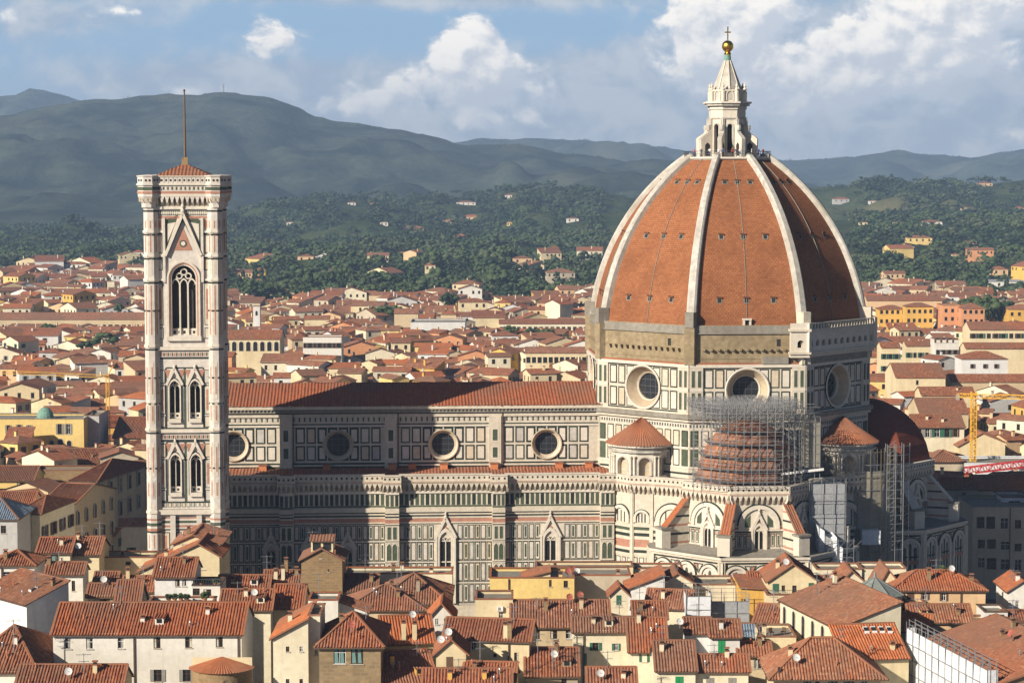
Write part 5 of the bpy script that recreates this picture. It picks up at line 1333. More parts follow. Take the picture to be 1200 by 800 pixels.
def house(label, px0, px1, eave, Y, kind='gable_x', ridge=None, D=None, wall='cream', roof='red tile', win=(), rot=0, chim=(), ant=(), dish=(), over=.45, lod=0,
          group='houses in front of the cathedral', cat='house', name='house', corner=None, w=None, ze=None, rise=None, rwin=None, lwin=None, fwin=None, ridge_f=.5, pipe=(), ac=(), sky=(), zb=0, cap=True, side_ridge=None):
    """one house. px0..px1 and eave are read off the photograph at the real distance Y; ridge is the row of its ridge"""
    pit = .36
    eL, eR = eave if isinstance(eave, tuple) else (eave, eave)
    if corner is None:
        A = at(px0, eL, Y); B = at(px1, eR, Y); X0 = A.x; w = (B.x-A.x)/max(.3, math.cos(R_(rot))) if w is None else w
        zL, zR = A.z, B.z; pos = (X0, Y)
        if rot: cxm = (A.x+B.x)/2; pos = (cxm-w/2*math.cos(R_(rot)), Y-w/2*math.sin(R_(rot)))
    else: pos = corner; zL = zR = ze
    if D is None:
        if kind in ('gable_x', 'hip') and ridge: D = max(4.5, 2*(eL-ridge)*Y/(F*pit+ridge-200))
        elif kind == 'shed' and ridge: D = max(3.5, (eL-ridge)*Y/(F*pit+ridge-200))
        else: D = 9
    t = empty(name, (pos[0], pos[1], zb), R_(rot)); tag(t, label, cat, group)
    zL -= zb; zR -= zb; ze_ = min(zL, zR)
    if kind in ('gable_x', 'hip'):
        h = rise if rise is not None else (CH-(ridge-200)*(Y+D/2)/F-zb-ze_ if ridge else D/2*pit)
        h = max(.6, h)
    elif kind == 'shed': h = rise if rise is not None else (CH-(ridge-200)*(Y+D)/F-zb-ze_ if ridge else D*.3)
    elif kind == 'gable_y': h = rise if rise is not None else (CH-(ridge-200)*Y/F-zb-ze_ if ridge else w/2*pit)
    else: h = 0
    if roof == 'red tile': roof = ('red tile', 'rust tile', 'tan tile', 'dusky tile', 'rust tile', 'red tile')[int(abs(pos[0])*3.7+pos[1]*1.3) % 6]
    wm = wall+' plaster' if wall+' plaster' in MATS else wall
    b = MB(); b.frame((0, 0), (w, 0)); wins = []; ang = Y/F*1.03
    holes = []
    for (wx, wy, ww, wh, st) in win:
        p = at(wx, wy, Y); a = ((p.x-pos[0])*math.cos(R_(rot)) if rot == 0 else (p.x-pos[0])/math.cos(R_(rot))); z = p.z-zb; W2, H2 = ww*ang, wh*ang
        if a-W2/2 < .1 or a+W2/2 > w-.1: continue
        wins.append((a, z, W2, H2, st))
    if fwin:
        n, rows, ww, wh, st, zt_, dz = fwin
        for r in range(rows):
            for i in range(n): wins.append((w*(i+.5)/n, zt_-dz*r-zb, ww, wh, st if isinstance(st, str) else st[(i*5+r*3) % len(st)]))
    for (a, z, W2, H2, st) in wins:
        if st not in ('arch', 'door', 'gdoor', 'shutg', 'shutb', 'shutgr') and z+H2/2 < ze_-.05: holes.append((a-W2/2, a+W2/2, z-H2/2, z+H2/2))
    ztop = ze_
    wall_with_holes(b, w, 0, ztop, holes, wm)
    hx = w*ridge_f
    if kind == 'gable_y': b.wp([(0, ztop), (w, ztop), (w, zR), (hx, ze_+h), (0, zL)], 0, wm)
    elif zL != zR: b.wp([(0, ztop), (w, ztop), (w, zR), (0, zL)], 0, wm)
    wfront = (b.o.copy(), b.e.copy(), b.n.copy())
    b.frame((w, 0), (w, D)); b.wq(0, D, 0, zR, 0, wm)
    if kind == 'gable_x': b.wp([(0, zR), (D, zR), (D/2, zR+h)], 0, wm)
    if kind == 'shed': b.wp([(0, zR), (D, zR), (D, zR+h)], 0, wm)
    fr_ = (b.o.copy(), b.e.copy(), b.n.copy())
    b.frame((0, D), (0, 0)); b.wq(0, D, 0, zL, 0, wm)
    if kind == 'gable_x': b.wp([(0, zL), (D, zL), (D/2, zL+h)], 0, wm)
    if kind == 'shed': b.wp([(0, zL), (D, zL), (0, zL+h)], 0, wm)
    fl_ = (b.o.copy(), b.e.copy(), b.n.copy())
    b.frame((w, D), (0, D)); hb = h if kind == 'shed' else 0
    b.wq(0, w, 0, ze_+hb, 0, wm)
    if kind == 'gable_y': b.wp([(0, zR), (w, zL), (w-hx, ze_+h)], 0, wm)
    if kind == 'flat':
        b.frame((0, 0), (w, 0)); b.poly([(0, 0, ze_-.5), (w, 0, ze_-.5), (w, D, ze_-.5), (0, D, ze_-.5)], 'grey stone')
    wo = b.build('wall', t)
    class Fr: pass
    f = Fr(); f.o, f.e, f.n = wfront
    for (a, z, W2, H2, st) in wins: add_window(f, t, a, z, W2, H2, st, lod)
    for spec, ff in ((rwin, fr_), (lwin, fl_)):
        if spec:
            f = Fr(); f.o, f.e, f.n = ff; n, rows, ww, wh, st, zt_, dz = spec
            for r in range(rows):
                for i in range(n): add_window(f, t, D*(i+.5)/n, zt_-dz*r-zb, ww, wh, st if isinstance(st, str) else st[(i+r) % len(st)], max(lod, 0), .17)
    # ---- roof
    r = MB(); o = over; per = .41
    def sl(pts, caps=()):
        tiled_roof(r, pts, roof, per, .14, lod)
        if not lod:
            r.poly([Vector(p)-Vector((0, 0, .16)) for p in pts], 'timber'); p0, p1 = Vector(pts[0]), Vector(pts[1]); r.bar(p0-Vector((0, 0, .08)), p1-Vector((0, 0, .08)), .16, 'gutter')
    def rc(p, q):
        if not lod: r.bar(p, q, .30, 'old tile', .2)
    zr = lambda x, y: ze_
    if kind == 'gable_x':
        s = h/(D/2); ez = o*s
        sl([(-o*.6, -o, zL-ez), (w+o*.6, -o, zR-ez), (w+o*.6, D/2, zR+h), (-o*.6, D/2, zL+h)]); sl([(w+o*.6, D+o, zR-ez), (-o*.6, D+o, zL-ez), (-o*.6, D/2, zL+h), (w+o*.6, D/2, zR+h)])
        rc((-o*.6, D/2, zL+h+.05), (w+o*.6, D/2, zR+h+.05)); zr = lambda x, y: ze_+h-abs(y-D/2)*s
        if not lod:
            for x in (-o*.6, w+o*.6): rc((x, -o, ze_-ez+.03), (x, D/2, ze_+h+.03))
    elif kind == 'gable_y':
        sL = (ze_+h-zL)/max(.1, hx); sR = (ze_+h-zR)/max(.1, w-hx)
        sl([(-o, D+o*.6, zL-o*sL), (-o, -o*.6, zL-o*sL), (hx, -o*.6, ze_+h), (hx, D+o*.6, ze_+h)]); sl([(w+o, -o*.6, zR-o*sR), (w+o, D+o*.6, zR-o*sR), (hx, D+o*.6, ze_+h), (hx, -o*.6, ze_+h)])
        rc((hx, -o*.6, ze_+h+.05), (hx, D+o*.6, ze_+h+.05)); zr = lambda x, y: ze_+h-(abs(x-hx)*(sL if x < hx else sR))
        if not lod: rc((-o, -o*.6, zL-o*sL+.04), (hx, -o*.6, ze_+h+.04)); rc((w+o, -o*.6, zR-o*sR+.04), (hx, -o*.6, ze_+h+.04))
    elif kind == 'hip':
        k = min(D/2, w/2); s = h/(D/2); ez = o*s; R0 = (k if w > D else w/2, D/2, ze_+h); R1 = (w-k if w > D else w/2, D/2, ze_+h)
        c = [(-o, -o, ze_-ez), (w+o, -o, ze_-ez), (w+o, D+o, ze_-ez), (-o, D+o, ze_-ez)]
        if R1[0]-R0[0] > .05: sl([c[0], c[1], R1, R0]); sl([c[2], c[3], R0, R1])
        else: sl([c[0], c[1], R0]); sl([c[2], c[3], R0])
        sl([c[1], c[2], R1]); sl([c[3], c[0], R0])
        up = Vector((0, 0, .05))
        for p, q in ((c[0], R0), (c[3], R0), (c[1], R1), (c[2], R1), (R0, R1)): rc(Vector(p)+up, Vector(q)+up)
        zr = lambda x, y: ze_+min(h, min(y, D-y)*s, x*s*D/2/max(k, .1), (w-x)*s*D/2/max(k, .1))
    elif kind == 'shed':
        s = h/D; sl([(-o*.5, -o, zL-o*s), (w+o*.5, -o, zR-o*s), (w+o*.5, D+.2, zR+h+.2*s), (-o*.5, D+.2, zL+h+.2*s)]); zr = lambda x, y: ze_+y*s
        if not lod: rc((-o*.5, D+.1, zL+h+.08), (w+o*.5, D+.1, zR+h+.08))
    elif kind == 'shed_r':                                  # rises to the right
        sl([(-o, D+.2, zL-.05), (-o, -.3, zL-.05), (w+.1, -.3, zR), (w+.1, D+.2, zR)]); zr = lambda x, y: zL+(zR-zL)*x/w
        rc((-o, -.3, zL), (w+.1, -.3, zR+.05))
    elif kind == 'shed_l':
        sl([(w+o, -.3, zR-.05), (w+o, D+.2, zR-.05), (-.1, D+.2, zL), (-.1, -.3, zL)]); zr = lambda x, y: zL+(zR-zL)*x/w
        rc((-.1, -.3, zL+.05), (w+o, -.3, zR))
    elif kind == 'flat':
        r.frame((0, 0), (w, 0)); m = roof if roof != 'red tile' else 'old tile'
        for (a0, a1, n0, n1) in ((-.1, w+.1, -.32, .1), (-.1, .25, -D-.1, -.3), (w-.25, w+.1, -D-.1, -.3), (-.1, w+.1, -D-.1, -D+.25)): r.box(a0, a1, n0, n1, ze_+.0, ze_+.16, m)
        zr = lambda x, y: ze_-.5
    ro = r.build('roof', t)
    hr = random.Random(int(pos[0]*13+pos[1]*7))
    if not lod and pos[1] < 380 and kind in ('gable_x', 'hip', 'shed', 'gable_y') and w > 4:      # roof clutter: aerials, flues, dishes
        if not ant and hr.random() < .8: ant = [(hr.uniform(.2, .8), hr.uniform(.3, .5), hr.uniform(1.8, 3.4))]
        if not chim and hr.random() < .8: chim = [(hr.uniform(.15, .85), hr.uniform(.2, .45), hr.uniform(.6, 1.2))]
        if not dish and hr.random() < .3: dish = [(hr.uniform(.2, .8), hr.uniform(.1, .4), hr.choice(('dish', 'dish', 'red dish')))]
        if kind == 'gable_x' and w > 6 and hr.random() < .4:         # a small tiled dormer on the slope
            c = MB(); x = w*hr.uniform(.2, .8); y = D*.14; z = zr(x, y); dw = .6; y2 = D*.45; c.frame((x-dw, y), (x+dw, y)); c.box(0, 2*dw, -(y2-y), 0, z-.3, z+.9, wm); c.wq(.22, 2*dw-.22, z+.2, z+.75, .02, 'dark glass')
            tiled_roof(c, [(x-dw-.2, y-.25, z+.9), (x+dw+.2, y-.25, z+.9), (x+dw+.2, y2, z+1.2), (x-dw-.2, y2, z+1.2)], roof, .41, .1); c.build('dormer', ro)
        for _ in range(hr.randrange(4)):
            c = MB(); x, y = w*hr.uniform(.1, .9), D*hr.uniform(.08, .45); z = zr(x, y); c.lathe([(.09, z-.3), (.09, z+.55), (.16, z+.6), (.1, z+.75), (0, z+.78)], (x, y, 0), hr.choice(('antenna', 'terracotta pot')), 8); c.build('flue', ro)
    for (fx, fy, hh) in chim:
        c = MB(); x, y = w*fx, D*fy; z = zr(x, y); hh *= .8; c.T = Matrix.Translation((x, y, 0))@Matrix.Diagonal((.72, .72, 1, 1))@Matrix.Translation((-x, -y, 0)); c.frame((x-.4, y), (x+.4, y)); cm = wm if (int(x*3) % 3) else 'brown brick'
        c.box(0, .8, -.35, .35, z-.4, z+hh, cm); c.box(-.1, .9, -.45, .45, z+hh, z+hh+.12, 'old tile'); c.box(.1, .7, -.28, .28, z+hh+.12, z+hh+.42, DK); c.box(-.1, .9, -.45, .45, z+hh+.42, z+hh+.56, 'old tile'); c.build('chimney', ro)
    for (fx, fy, hh) in ant:
        c = MB(); x, y = w*fx, D*fy; z = zr(x, y); c.bar((x, y, z-.2), (x, y, z+hh), .09, 'antenna')
        for q, (zz, ln) in enumerate(((hh-.2, 1.3), (hh-1.1, .9))):
            c.bar((x-ln*.7, y-.2, z+zz), (x+ln*.7, y+.2, z+zz), .05, 'antenna')
            for i in range(6): xx = x-ln*.7+ln*1.4*i/5; c.bar((xx, y-.35, z+zz), (xx, y+.35, z+zz), .035, 'antenna')
        c.build('antenna', t)
    for (fx, fy, m) in dish:
        c = MB(); x, y = w*fx, D*fy; z = zr(x, y); c.bar((x, y, z-.2), (x, y, z+1.1), .08, 'antenna'); c.smooth = True
        d = Vector((.15, -.85, .45)).normalized(); u = d.cross(Vector((0, 0, 1))).normalized(); v = u.cross(d); C = Vector((x, y-.1, z+1.1))
        for i in range(14):
            t0, t1 = 2*math.pi*i/14, 2*math.pi*(i+1)/14; e0 = u*math.cos(t0)+v*math.sin(t0); e1 = u*math.cos(t1)+v*math.sin(t1)
            for r0, r1 in ((.02, .3), (.3, .52)): c.poly([C+e0*r0+d*r0*r0*.5, C+e1*r0+d*r0*r0*.5, C+e1*r1+d*r1*r1*.5, C+e0*r1+d*r1*r1*.5], m)
        c.smooth = False; c.bar(C, C+d*.45, .04, 'antenna'); c.build('satellite_dish', t)
    b = MB(); b.o, b.e, b.n = wfront
    for x in pipe:
        q = MB(); q.o, q.e, q.n = wfront; a = at(x, eL, Y).x-pos[0]; q.bar(q.P(a, .14, 0), q.P(a, .14, ze_-.1), .17, 'gutter'); q.build('downpipe', t)
    for (x, y) in ac:
        q = MB(); q.o, q.e, q.n = wfront; p = at(x, y, Y); a = p.x-pos[0]; z = p.z-zb; q.box(a-.45, a+.45, .08, .42, z-.35, z+.35, 'white paint'); q.wq(a-.3, a+.12, z-.25, z+.25, .43, 'grey stone'); q.box(a-.4, a+.4, .0, .4, z-.45, z-.38, 'dark steel'); q.build('air_conditioner', t)
    for (fx, fy) in sky:
        q = MB(); x, y = w*fx, D*fy; z = zr(x, y); s_ = h/max(D/2, .1) if kind != 'shed' else h/D; q.frame((x-.45, y), (x+.45, y))
        q.poly([(x-.28, y-.45, zr(x, y-.45)+.2), (x+.28, y-.45, zr(x, y-.45)+.2), (x+.28, y+.45, zr(x, y+.45)+.2), (x-.28, y+.45, zr(x, y+.45)+.2)], 'glass'); q.box(.1, .8, -.55, -.46, zr(x, y+.46)-.1, zr(x, y+.46)+.3, 'white paint'); q.box(.1, .8, .46, .6, zr(x, y-.46)-.1, zr(x, y-.46)+.3, 'white paint'); q.build('skylight', ro)
    t['_'] = 0; del t['_']
    FGN.append((t, w, D, ze_, h, zr)); return t, ro, zr, w, D
def part_at(t, name, fn):
    b = MB(); fn(b); return b.build(name, t)
H = house
# ---- the row along the piazza, hard against the cathedral
H('long low cream parapet wall left of the bell tower foot', 118, 181, 653, 366, 'flat', D=6, wall='cream', win=[(150, 659.5, 6, 4, 'd')], chim=[(.37, .3, .9)])
H('narrow cream gabled attic right in front of the bell tower', 203, 258, (636.5, 636), 364, 'gable_y', 629.5, D=12, wall='cream', roof='red tile', ridge_f=.42, pipe=(222,))
H('broad cream gabled house with long left roof slope below the bell tower', 163, 257, (669, 651), 357, 'gable_y', 640, D=11, wall='cream', ridge_f=.74, win=[(178+60, 664, 5, 6, 'd')], chim=[(.3, .3, 1)])
H('low ivory building with tile coping and two chimneys right of the brick tower', 403, 530, 672, 363, 'flat', D=6, wall='ivory', chim=[(.45, .4, 1.6), (.53, .4, 1.9), (.8, .5, .8)], over=.3)
H('low cream parapet house behind the ochre wall', 628, 742, 664, 371, 'flat', D=5, wall='cream', chim=[(.2, .4, .5)])
H('low cream parapet building under the south tribune arches', 742, 800, 666, 372, 'flat', D=5, wall='ivory')
H('low white parapet building right of the pediment house', 957, 1010, 667, 371, 'flat', D=6, wall='ivory', chim=[(.75, .4, .9)], dish=[(.6, .1, 'red dish')])
H('low white parapet building beside the green copper tent roof', 1010, 1062, 666, 371.5, 'flat', D=6, wall='ivory', chim=[(.5, .3, .8)])
H('bright ochre house with blank front wall before the cathedral', 574, 673, 677, 351, 'flat', D=9, wall='yellow', chim=[(.84, .2, 1.0)], pipe=(596,), dish=[(.93, .3, 'red dish')], win=[(671-26, 683, 3, 8, 'd'), (671-8, 684, 5, 8, 'd')])
H('small tiled lean-to on top of the ochre house', 614, 645, (677.3, 669), 353, 'shed_r', D=6, wall='cream')
H('beige blank party wall house right of the ochre house', 669, 739, 674, 357, 'flat', D=8, wall='beige', dish=[(.05, .2, 'red dish'), (.1, .1, 'dish')], chim=[(.8, .3, .7)])
H('white blind wall house with rising red roof edge behind the scaffolding', 736, 779, (690, 673), 350, 'shed_r', D=9, wall='palewhite')
H('cream house with small gable beside the white sheeted scaffold', 776, 812, (682, 682), 354, 'gable_y', 675, D=8, wall='ivory')
H('cream terrace house top just left of the ochre tower house', 799, 862, 685, 356, 'flat', D=8, wall='ivory', chim=[(.9, .2, .8)])
H('ochre side wall house with curved grey eave', 868, 901, (688, 690), 349, 'shed_l', D=12, wall='ochre', roof='brown tile', win=[(874, 705, 4, 7, 'd')])
H('brown tiled roof house left behind the pediment house', 880, 905, 690, 356, 'gable_x', 673, wall='cream', roof='brown tile')
H('brown tiled roof house right behind the pediment house', 957, 987, 693, 352, 'gable_x', 678, wall='cream', roof='brown tile')
H('cream house with pediment gable and two green shuttered windows', 901, 957, 679.5, 347, 'gable_y', 664, D=10, wall='cream', win=[(909, 688.5, 7, 10, 'gdoor'), (950.5, 689, 6, 13, 'gdoor'), (918, 689, 4, 7, 'd'), (931, 690, 5, 9, 'd')], dish=[(.35, .02, 'dish')])
H('lower cream block with terrace under the pediment house', 899, 959, 697, 343, 'flat', D=4.5, wall='cream', win=[(905, 715, 4.5, 10, 'b')])
H('grey white gabled house behind the pale roof of the arched hall', 984, 1012, (682, 680), 353, 'gable_y', 672, D=8, wall='ivory')
H('long cream house with three brown shuttered windows and hipped tile roof', 1046, 1155, 690, 345, 'hip', 671, wall='peach', roof='red tile', win=[(1067, 698, 8, 8, 'shutb'), (1084, 698, 5, 8, 'b'), (1106, 699, 5, 9, 'b')], pipe=(1126,), chim=[(.42, .25, 1.7), (.9, .4, .7)], ant=[(.5, .3, 3)])
H('cream end gable house left of the long brown shuttered house', 1031, 1050, (683, 678), 350, 'gable_y', 670, D=8, wall='cream')
H('small tile roofed house below the long brown shuttered house', 1068, 1139, 727, 330, 'gable_x', 712, wall='peach', roof='old tile', win=[(1118, 737, 7, 8, 'd')], chim=[(.8, .2, .7)])
H('white rooftop loggia box with one wide window by the right palazzo', 1154, 1181, 717, 338, 'flat', D=6, wall='palewhite', roof='timber', win=[(1168, 725, 18, 11, 'd')])
H('peach terrace house under the white rooftop loggia', 1136, 1196, 733, 333, 'flat', D=8, wall='peach', win=[(1142, 743, 8, 9, 'c'), (1161, 743, 4, 8, 'd'), (1177, 743, 16, 9, 'c')])
H('small white house with red roof at the shaded palazzo corner', 1182, 1216, (691, 691), 350, 'gable_y', 684, D=9, wall='white', win=[(1192, 708, 4, 8, 'd')], chim=[(.4, .2, 1)])
H('red roofed house low beside the white corner house', 1180, 1216, 735, 336, 'gable_x', 719, wall='peach')
# ---- second row
H('white tower house with hipped roof and a wide triple window', -12, 40, 661, 345, 'hip', 647, wall='white', roof='brown tile', win=[(12.5, 674, 18, 9, 'c')], D=8, pipe=(2,))
H('pale grey tall house with tiled lean roof beside the white tower house', 54, 97, 671, 341, 'gable_x', 661.5, wall='white', roof='brown tile', win=[(86, 686, 4, 12, 'd')], chim=[(.02, .4, 1)])
H('cream house with teal balcony door at the street corner', 44, 82, 646, 359, 'gable_x', 632, wall='ivory', roof='red tile', win=[(57, 655, 8, 11, 't'), (73, 655, 3, 4, 'd')], pipe=(66,))
H('sand house with dish under a patched brown roof by the street', 81, 116, 648, 361, 'gable_x', 631, wall='cream', roof='old tile', dish=[(.3, .02, 'dish')], ant=[(.3, .4, 2.5), (.9, .4, 3)])
H('small dark tiled roof in the courtyard beside the sand house', 110, 135, 685, 347, 'gable_x', 673, wall='dun', roof='brown tile')
H('cream house with brown shuttered casement above the long white house', 103, 136, 697, 336, 'gable_x', 687, wall='cream', roof='red tile', win=[(122.5, 707, 5.5, 11, 'b')])
H('steep grey walled annex next to the brown shuttered house', 135, 162, 711, 331, 'gable_x', 683, wall='dun', roof='red tile', D=8)
H('tiled house at the back of the plant terrace', 143, 182, 691, 343, 'gable_x', 678, wall='sand', roof='red tile', chim=[(.5, .2, .8), (.1, .4, 1.6)])
H('white terrace house with tiled roof and glass door', 181, 226, 674.5, 340, 'gable_x', 656, wall='palewhite', roof='red tile', win=[(208, 681.5, 5, 10, 'c'), (216, 681.5, 5, 10, 'c')])
plant_t = H('white block with roof balcony below the bell tower', 225, 258, 686, 338, 'flat', D=7, wall='white', roof='brown shutter', win=[(230, 693, 8, 8, 'd'), (243, 694, 9, 8, 'c')])
H('low white planter wall crowned with terracotta pots', 174, 250, 705, 327, 'flat', D=4, wall='white', roof='orange tile')
H('dark tiled roof behind the balcony block', 256, 314, 690, 347, 'gable_x', 677, wall='white', roof='brown tile')
H('dark tiled roof house right of the planter wall', 258, 317, 713, 333, 'gable_x', 694, wall='ivory', roof='brown tile')
H('small cream house with clustered chimneys left of the brick tower', 310, 353, 681, 352, 'gable_x', 671, wall='ivory', roof='red tile', chim=[(.3, .1, 1.6), (.5, .1, 2.2), (.55, .5, 1.9), (.85, .3, 1)], ant=[(.05, .2, 3.5)])
H('tiled roof house at the foot of the brick tower', 320, 354, 711, 337, 'gable_x', 688, wall='cream', roof='red tile', win=[(338, 718, 4, 5, 'd')])
tw = H('brown stone medieval tower house with glazed rooftop turret', 353, 401, (655, 655), 350, 'gable_y', 645.5, D=8.5, wall='brown brick', roof='red tile', win=[(376, 652, 3, 4, 'd'), (385, 668, 2, 3, 'd')], name='tower_house', cat='tower house')
def turret(b):
    w = tw[3]; zt = at(376, 648, 350).z; z1 = at(376, 634.5, 350).z; b.frame((w*.23, .8), (w*.77, .8)); L = b.len
    for a0, a1 in ((0, L*.08), (L*.45, L*.55), (L*.92, L)): b.box(a0, a1, -4, 0, zt-1.5, z1, 'cream plaster')
    b.box(0, L, -4, -.06, zt-1.5, zt+.3, 'cream plaster'); b.box(0, L, -4, -.06, z1-.3, z1, 'cream plaster'); b.wq(0, L, zt, z1, -.12, 'glass'); b.box(0, L, -4, -3.9, zt, z1, 'cream plaster')
    tiled_roof(b, [(w*.19, .2, z1), (w*.81, .2, z1), (w*.81, 3, z1+.75), (w*.19, 3, z1+.75)], 'red tile'); tiled_roof(b, [(w*.81, 5.2, z1), (w*.19, 5.2, z1), (w*.19, 3, z1+.75), (w*.81, 3, z1+.75)], 'red tile')
part_at(tw[0], 'rooftop_turret', turret)
H('plain red tiled roof just right of the brick tower', 403, 441, 691, 351, 'gable_x', 676, wall='cream', roof='red tile')
H('broad tiled roof with hip ridge right of the brick tower', 404, 498, 713, 337, 'hip', 689, wall='sand', roof='red tile')
H('large rust tiled roof house with a cream chimney block', 440, 526, 706, 340, 'hip', 675, wall='dun', roof='old tile', chim=[(.57, .2, 2.0), (.2, .3, 1.2)])
H('white box house with blue roof light behind the stone house', 361, 396, 703, 320, 'flat', D=6, wall='white', ant=[(.3, .5, 4)])
H('white sloping parapet house behind the stone house', 395, 430, (703, 716), 322, 'shed_l', D=5, wall='palewhite', roof='old tile')
H('tiny white gabled roof house with two windows', 503, 531, 722, 325, 'gable_y', 711, D=7, wall='white', roof='orange tile', win=[(512, 728, 4, 7, 'c'), (523, 727, 5, 6, 'd')])
H('cream box house with air conditioner left of the long tiled roof', 557, 601, 702, 330, 'flat', D=7, wall='cream', ac=[(586, 712.5)], win=[(587, 721, 5, 7, 'd')])
H('long tiled house with four tall windows under the ochre house', 600, 714, 733, 325, 'gable_x', 707, wall='sand', roof='red tile', win=[(609, 743, 9, 10, 'c'), (628, 743, 9, 11, 'd'), (649, 743, 8, 10, 'c'), (667, 743, 8, 10, 'c')], chim=[(.35, .3, 1.7), (.72, .35, 1.5)], ant=[(.25, .3, 2)], dish=[(.6, .42, 'red dish'), (.71, .46, 'red dish')])
H('little roof turret with green door and gabled cap', 715, 736, 695.5, 338, 'gable_y', 690, D=4, wall='ivory', win=[(725, 702.5, 5.5, 11, 'gdoor')], name='roof_turret')
H('dark tiled cottage roof right of the little green door turret', 743, 781, 723, 331, 'gable_x', 708, wall='cream', roof='brown tile')
H('long orange tiled house below the white blind wall', 757, 807, 711, 343, 'gable_x', 694, wall='ivory', roof='red tile', rot=-12)
H('white house with cream walls and narrow tiled roof, green shutters', 672, 741, 738, 314, 'gable_x', 727, wall='ivory', roof='red tile', win=[(698, 757, 7, 9, 'g'), (722, 757.5, 5, 8, 'g'), (686, 772, 3, 14, 'gdoor')], pipe=(684,))
H('tall cream house under a steep square tiled roof', 738, 781, 761, 309, 'gable_x', 728, wall='ivory', roof='red tile', win=[(755, 768, 6, 14, 'g')], D=10)
H('white house half with brown tiled roof left of the big green shutter', 804, 833, 740, 317, 'gable_x', 727.5, wall='palewhite', roof='brown tile', ant=[(.5, .5, 2)], dish=[(-.25, .1, 'dish')])
H('white house with one tall bright green shutter', 833, 867, 744, 315, 'gable_x', 730, wall='palewhite', roof='brown tile', win=[(845.5, 760, 8, 20, 'shutg')])
H('narrow dun alley house with dark windows beside the white house', 862, 889, 744, 326, 'gable_x', 735, wall='sand', roof='blue grey roof', win=[(867, 748, 4, 8, 'd')])
H('narrow alley house with tiled roof strip and shutters', 866, 903, 766, 314, 'gable_x', 757, wall='sand', roof='red tile', win=[(886, 777, 3, 11, 'w'), (891, 777, 3, 11, 'w')])
H('ochre alley house left of the arched hall', 884, 925, 731, 334, 'gable_x', 712, wall='cream', roof='red tile', rot=-20)
H('roof terrace of red brick with chairs beside the arched hall', 893, 933, 746, 317, 'flat', D=9, wall='cream', roof='red tile', chim=[(.1, .2, 2.2)])
H('pale hall with a row of arched windows under a huge worn tile roof', 0, 0, 0, 318, 'shed', wall='ivory', roof='old tile', corner=(40.4, 330), rot=-75, w=21.7, D=9.6, ze=23.8, rise=3.1, fwin=(6, 1, 1.1, 3.3, 'arch', 21.3, 0), chim=[(.12, .8, 1.6)], name='hall', cat='hall')
H('cream house with blue grey roof light behind the arched hall ridge', 1062, 1084, 706, 342, 'flat', D=6, wall='white', win=[(1072, 712, 5, 6, 'd')])
H('beige wall house between arched hall and orange roof', 1037, 1075, (716, 726), 331, 'shed_l', D=4, wall='sand', roof='red tile')
H('bright orange tiled roof house with four round skylights', 988, 1066, 770, 300, 'shed', 736, wall='cream', roof='orange tile', sky=[(.52, .80), (.64, .80), (.76, .79), (.88, .78)], rot=8)
H('tile roofed strip house behind the bright orange roof', 1016, 1088, 737, 322, 'gable_x', 722, wall='cream', roof='orange tile', rot=-14)
# ---- front row
H('long white house with six small windows and a broad red tile roof', 62, 283, 741.5, 300, 'gable_x', 710, wall='white', roof='red tile', win=[(80, 753.5, 8, 13, 'c'), (105, 753.5, 8, 13, 'c'), (142, 753, 8, 13, 'c'), (184, 752.5, 8, 13, 'c'), (221, 752, 8, 13, 'c'), (257, 751, 8, 13, 'c'), (143, 792, 7, 14, 'w'), (185, 791, 9, 14, 'w'), (219, 791, 9, 14, 'w')], pipe=(157, 279), chim=[(.80, .32, .7), (.46, .2, .5)])
H('plain white house with right wall in shadow below the white tower', 0, 0, 0, 319, 'shed', wall='palewhite', roof='old tile', corner=(-79, 325), rot=-47, w=13.5, D=7, ze=26, rise=2.4, sky=[(.75, .45)], chim=[(.9, .75, .8)])
H('rusty hipped roof at the lower left corner', -45, 42, 786, 291, 'hip', 737, wall='white', roof='old tile', ant=[(.62, .2, 4.5)], chim=[(.6, .3, 1.0)])
H('low brown tiled roof below the long white house', 18, 141, 808, 284, 'gable_x', 784.5, wall='cream', roof='brown tile', chim=[(.72, .35, 1.2)])
H('white gable wall house with four tiny windows and orange roof', 320, 361, (748, 724), 292, 'shed_r', D=13, wall='ivory', roof='orange tile', win=[(337, 760, 4, 6, 'd'), (353, 760, 4, 6, 'd'), (337, 798, 4, 6, 'd'), (353, 798, 4, 6, 'd')], chim=[(.35, .5, 1.2)])
H('narrow white party wall left of the stone house', 361, 375, 721, 293.5, 'flat', D=8, wall='ivory', win=[(370.5, 762, 4, 10, 'd')])
H('rough stone house with two green curtained windows under hip roof', 374, 446, 755, 291, 'hip', 721, wall='rubble stone', roof='red tile', win=[(398, 767, 14, 21, 'gc'), (418.5, 767, 14, 21, 'gc')], over=.6)
H('yellow house under an orange lean roof with air conditioner', 451, 508, 752, 311, 'gable_x', 725, wall='cream', roof='orange tile', ac=[(480, 762)], chim=[(.4, .05, 3.0), (.62, .05, 2.8)], rot=9)
H('long rust roofed house below the yellow lean roof house', 452, 512, 803, 292, 'gable_x', 767, wall='ochre', roof='red tile', rot=14)
H('yellow house with long tiled roof edge and small hooded windows', 520, 620, 748, 303, 'gable_x', 729, wall='cream', roof='red tile', rot=-8, win=[(555, 757, 6, 9, 'd'), (605, 768, 5, 10, 'c'), (580, 767, 4, 4, 'd')], chim=[(.77, .05, 2.4), (.72, .05, 2.2)], pipe=(597,))
H('small yellow dormer house with brown door and dishes', 511, 546, 764, 294, 'gable_y', 754.5, D=7, wall='cream', roof='red tile', win=[(527, 776, 8, 14, 'door')], dish=[(.15, .1, 'dish'), (.4, .2, 'dish')])
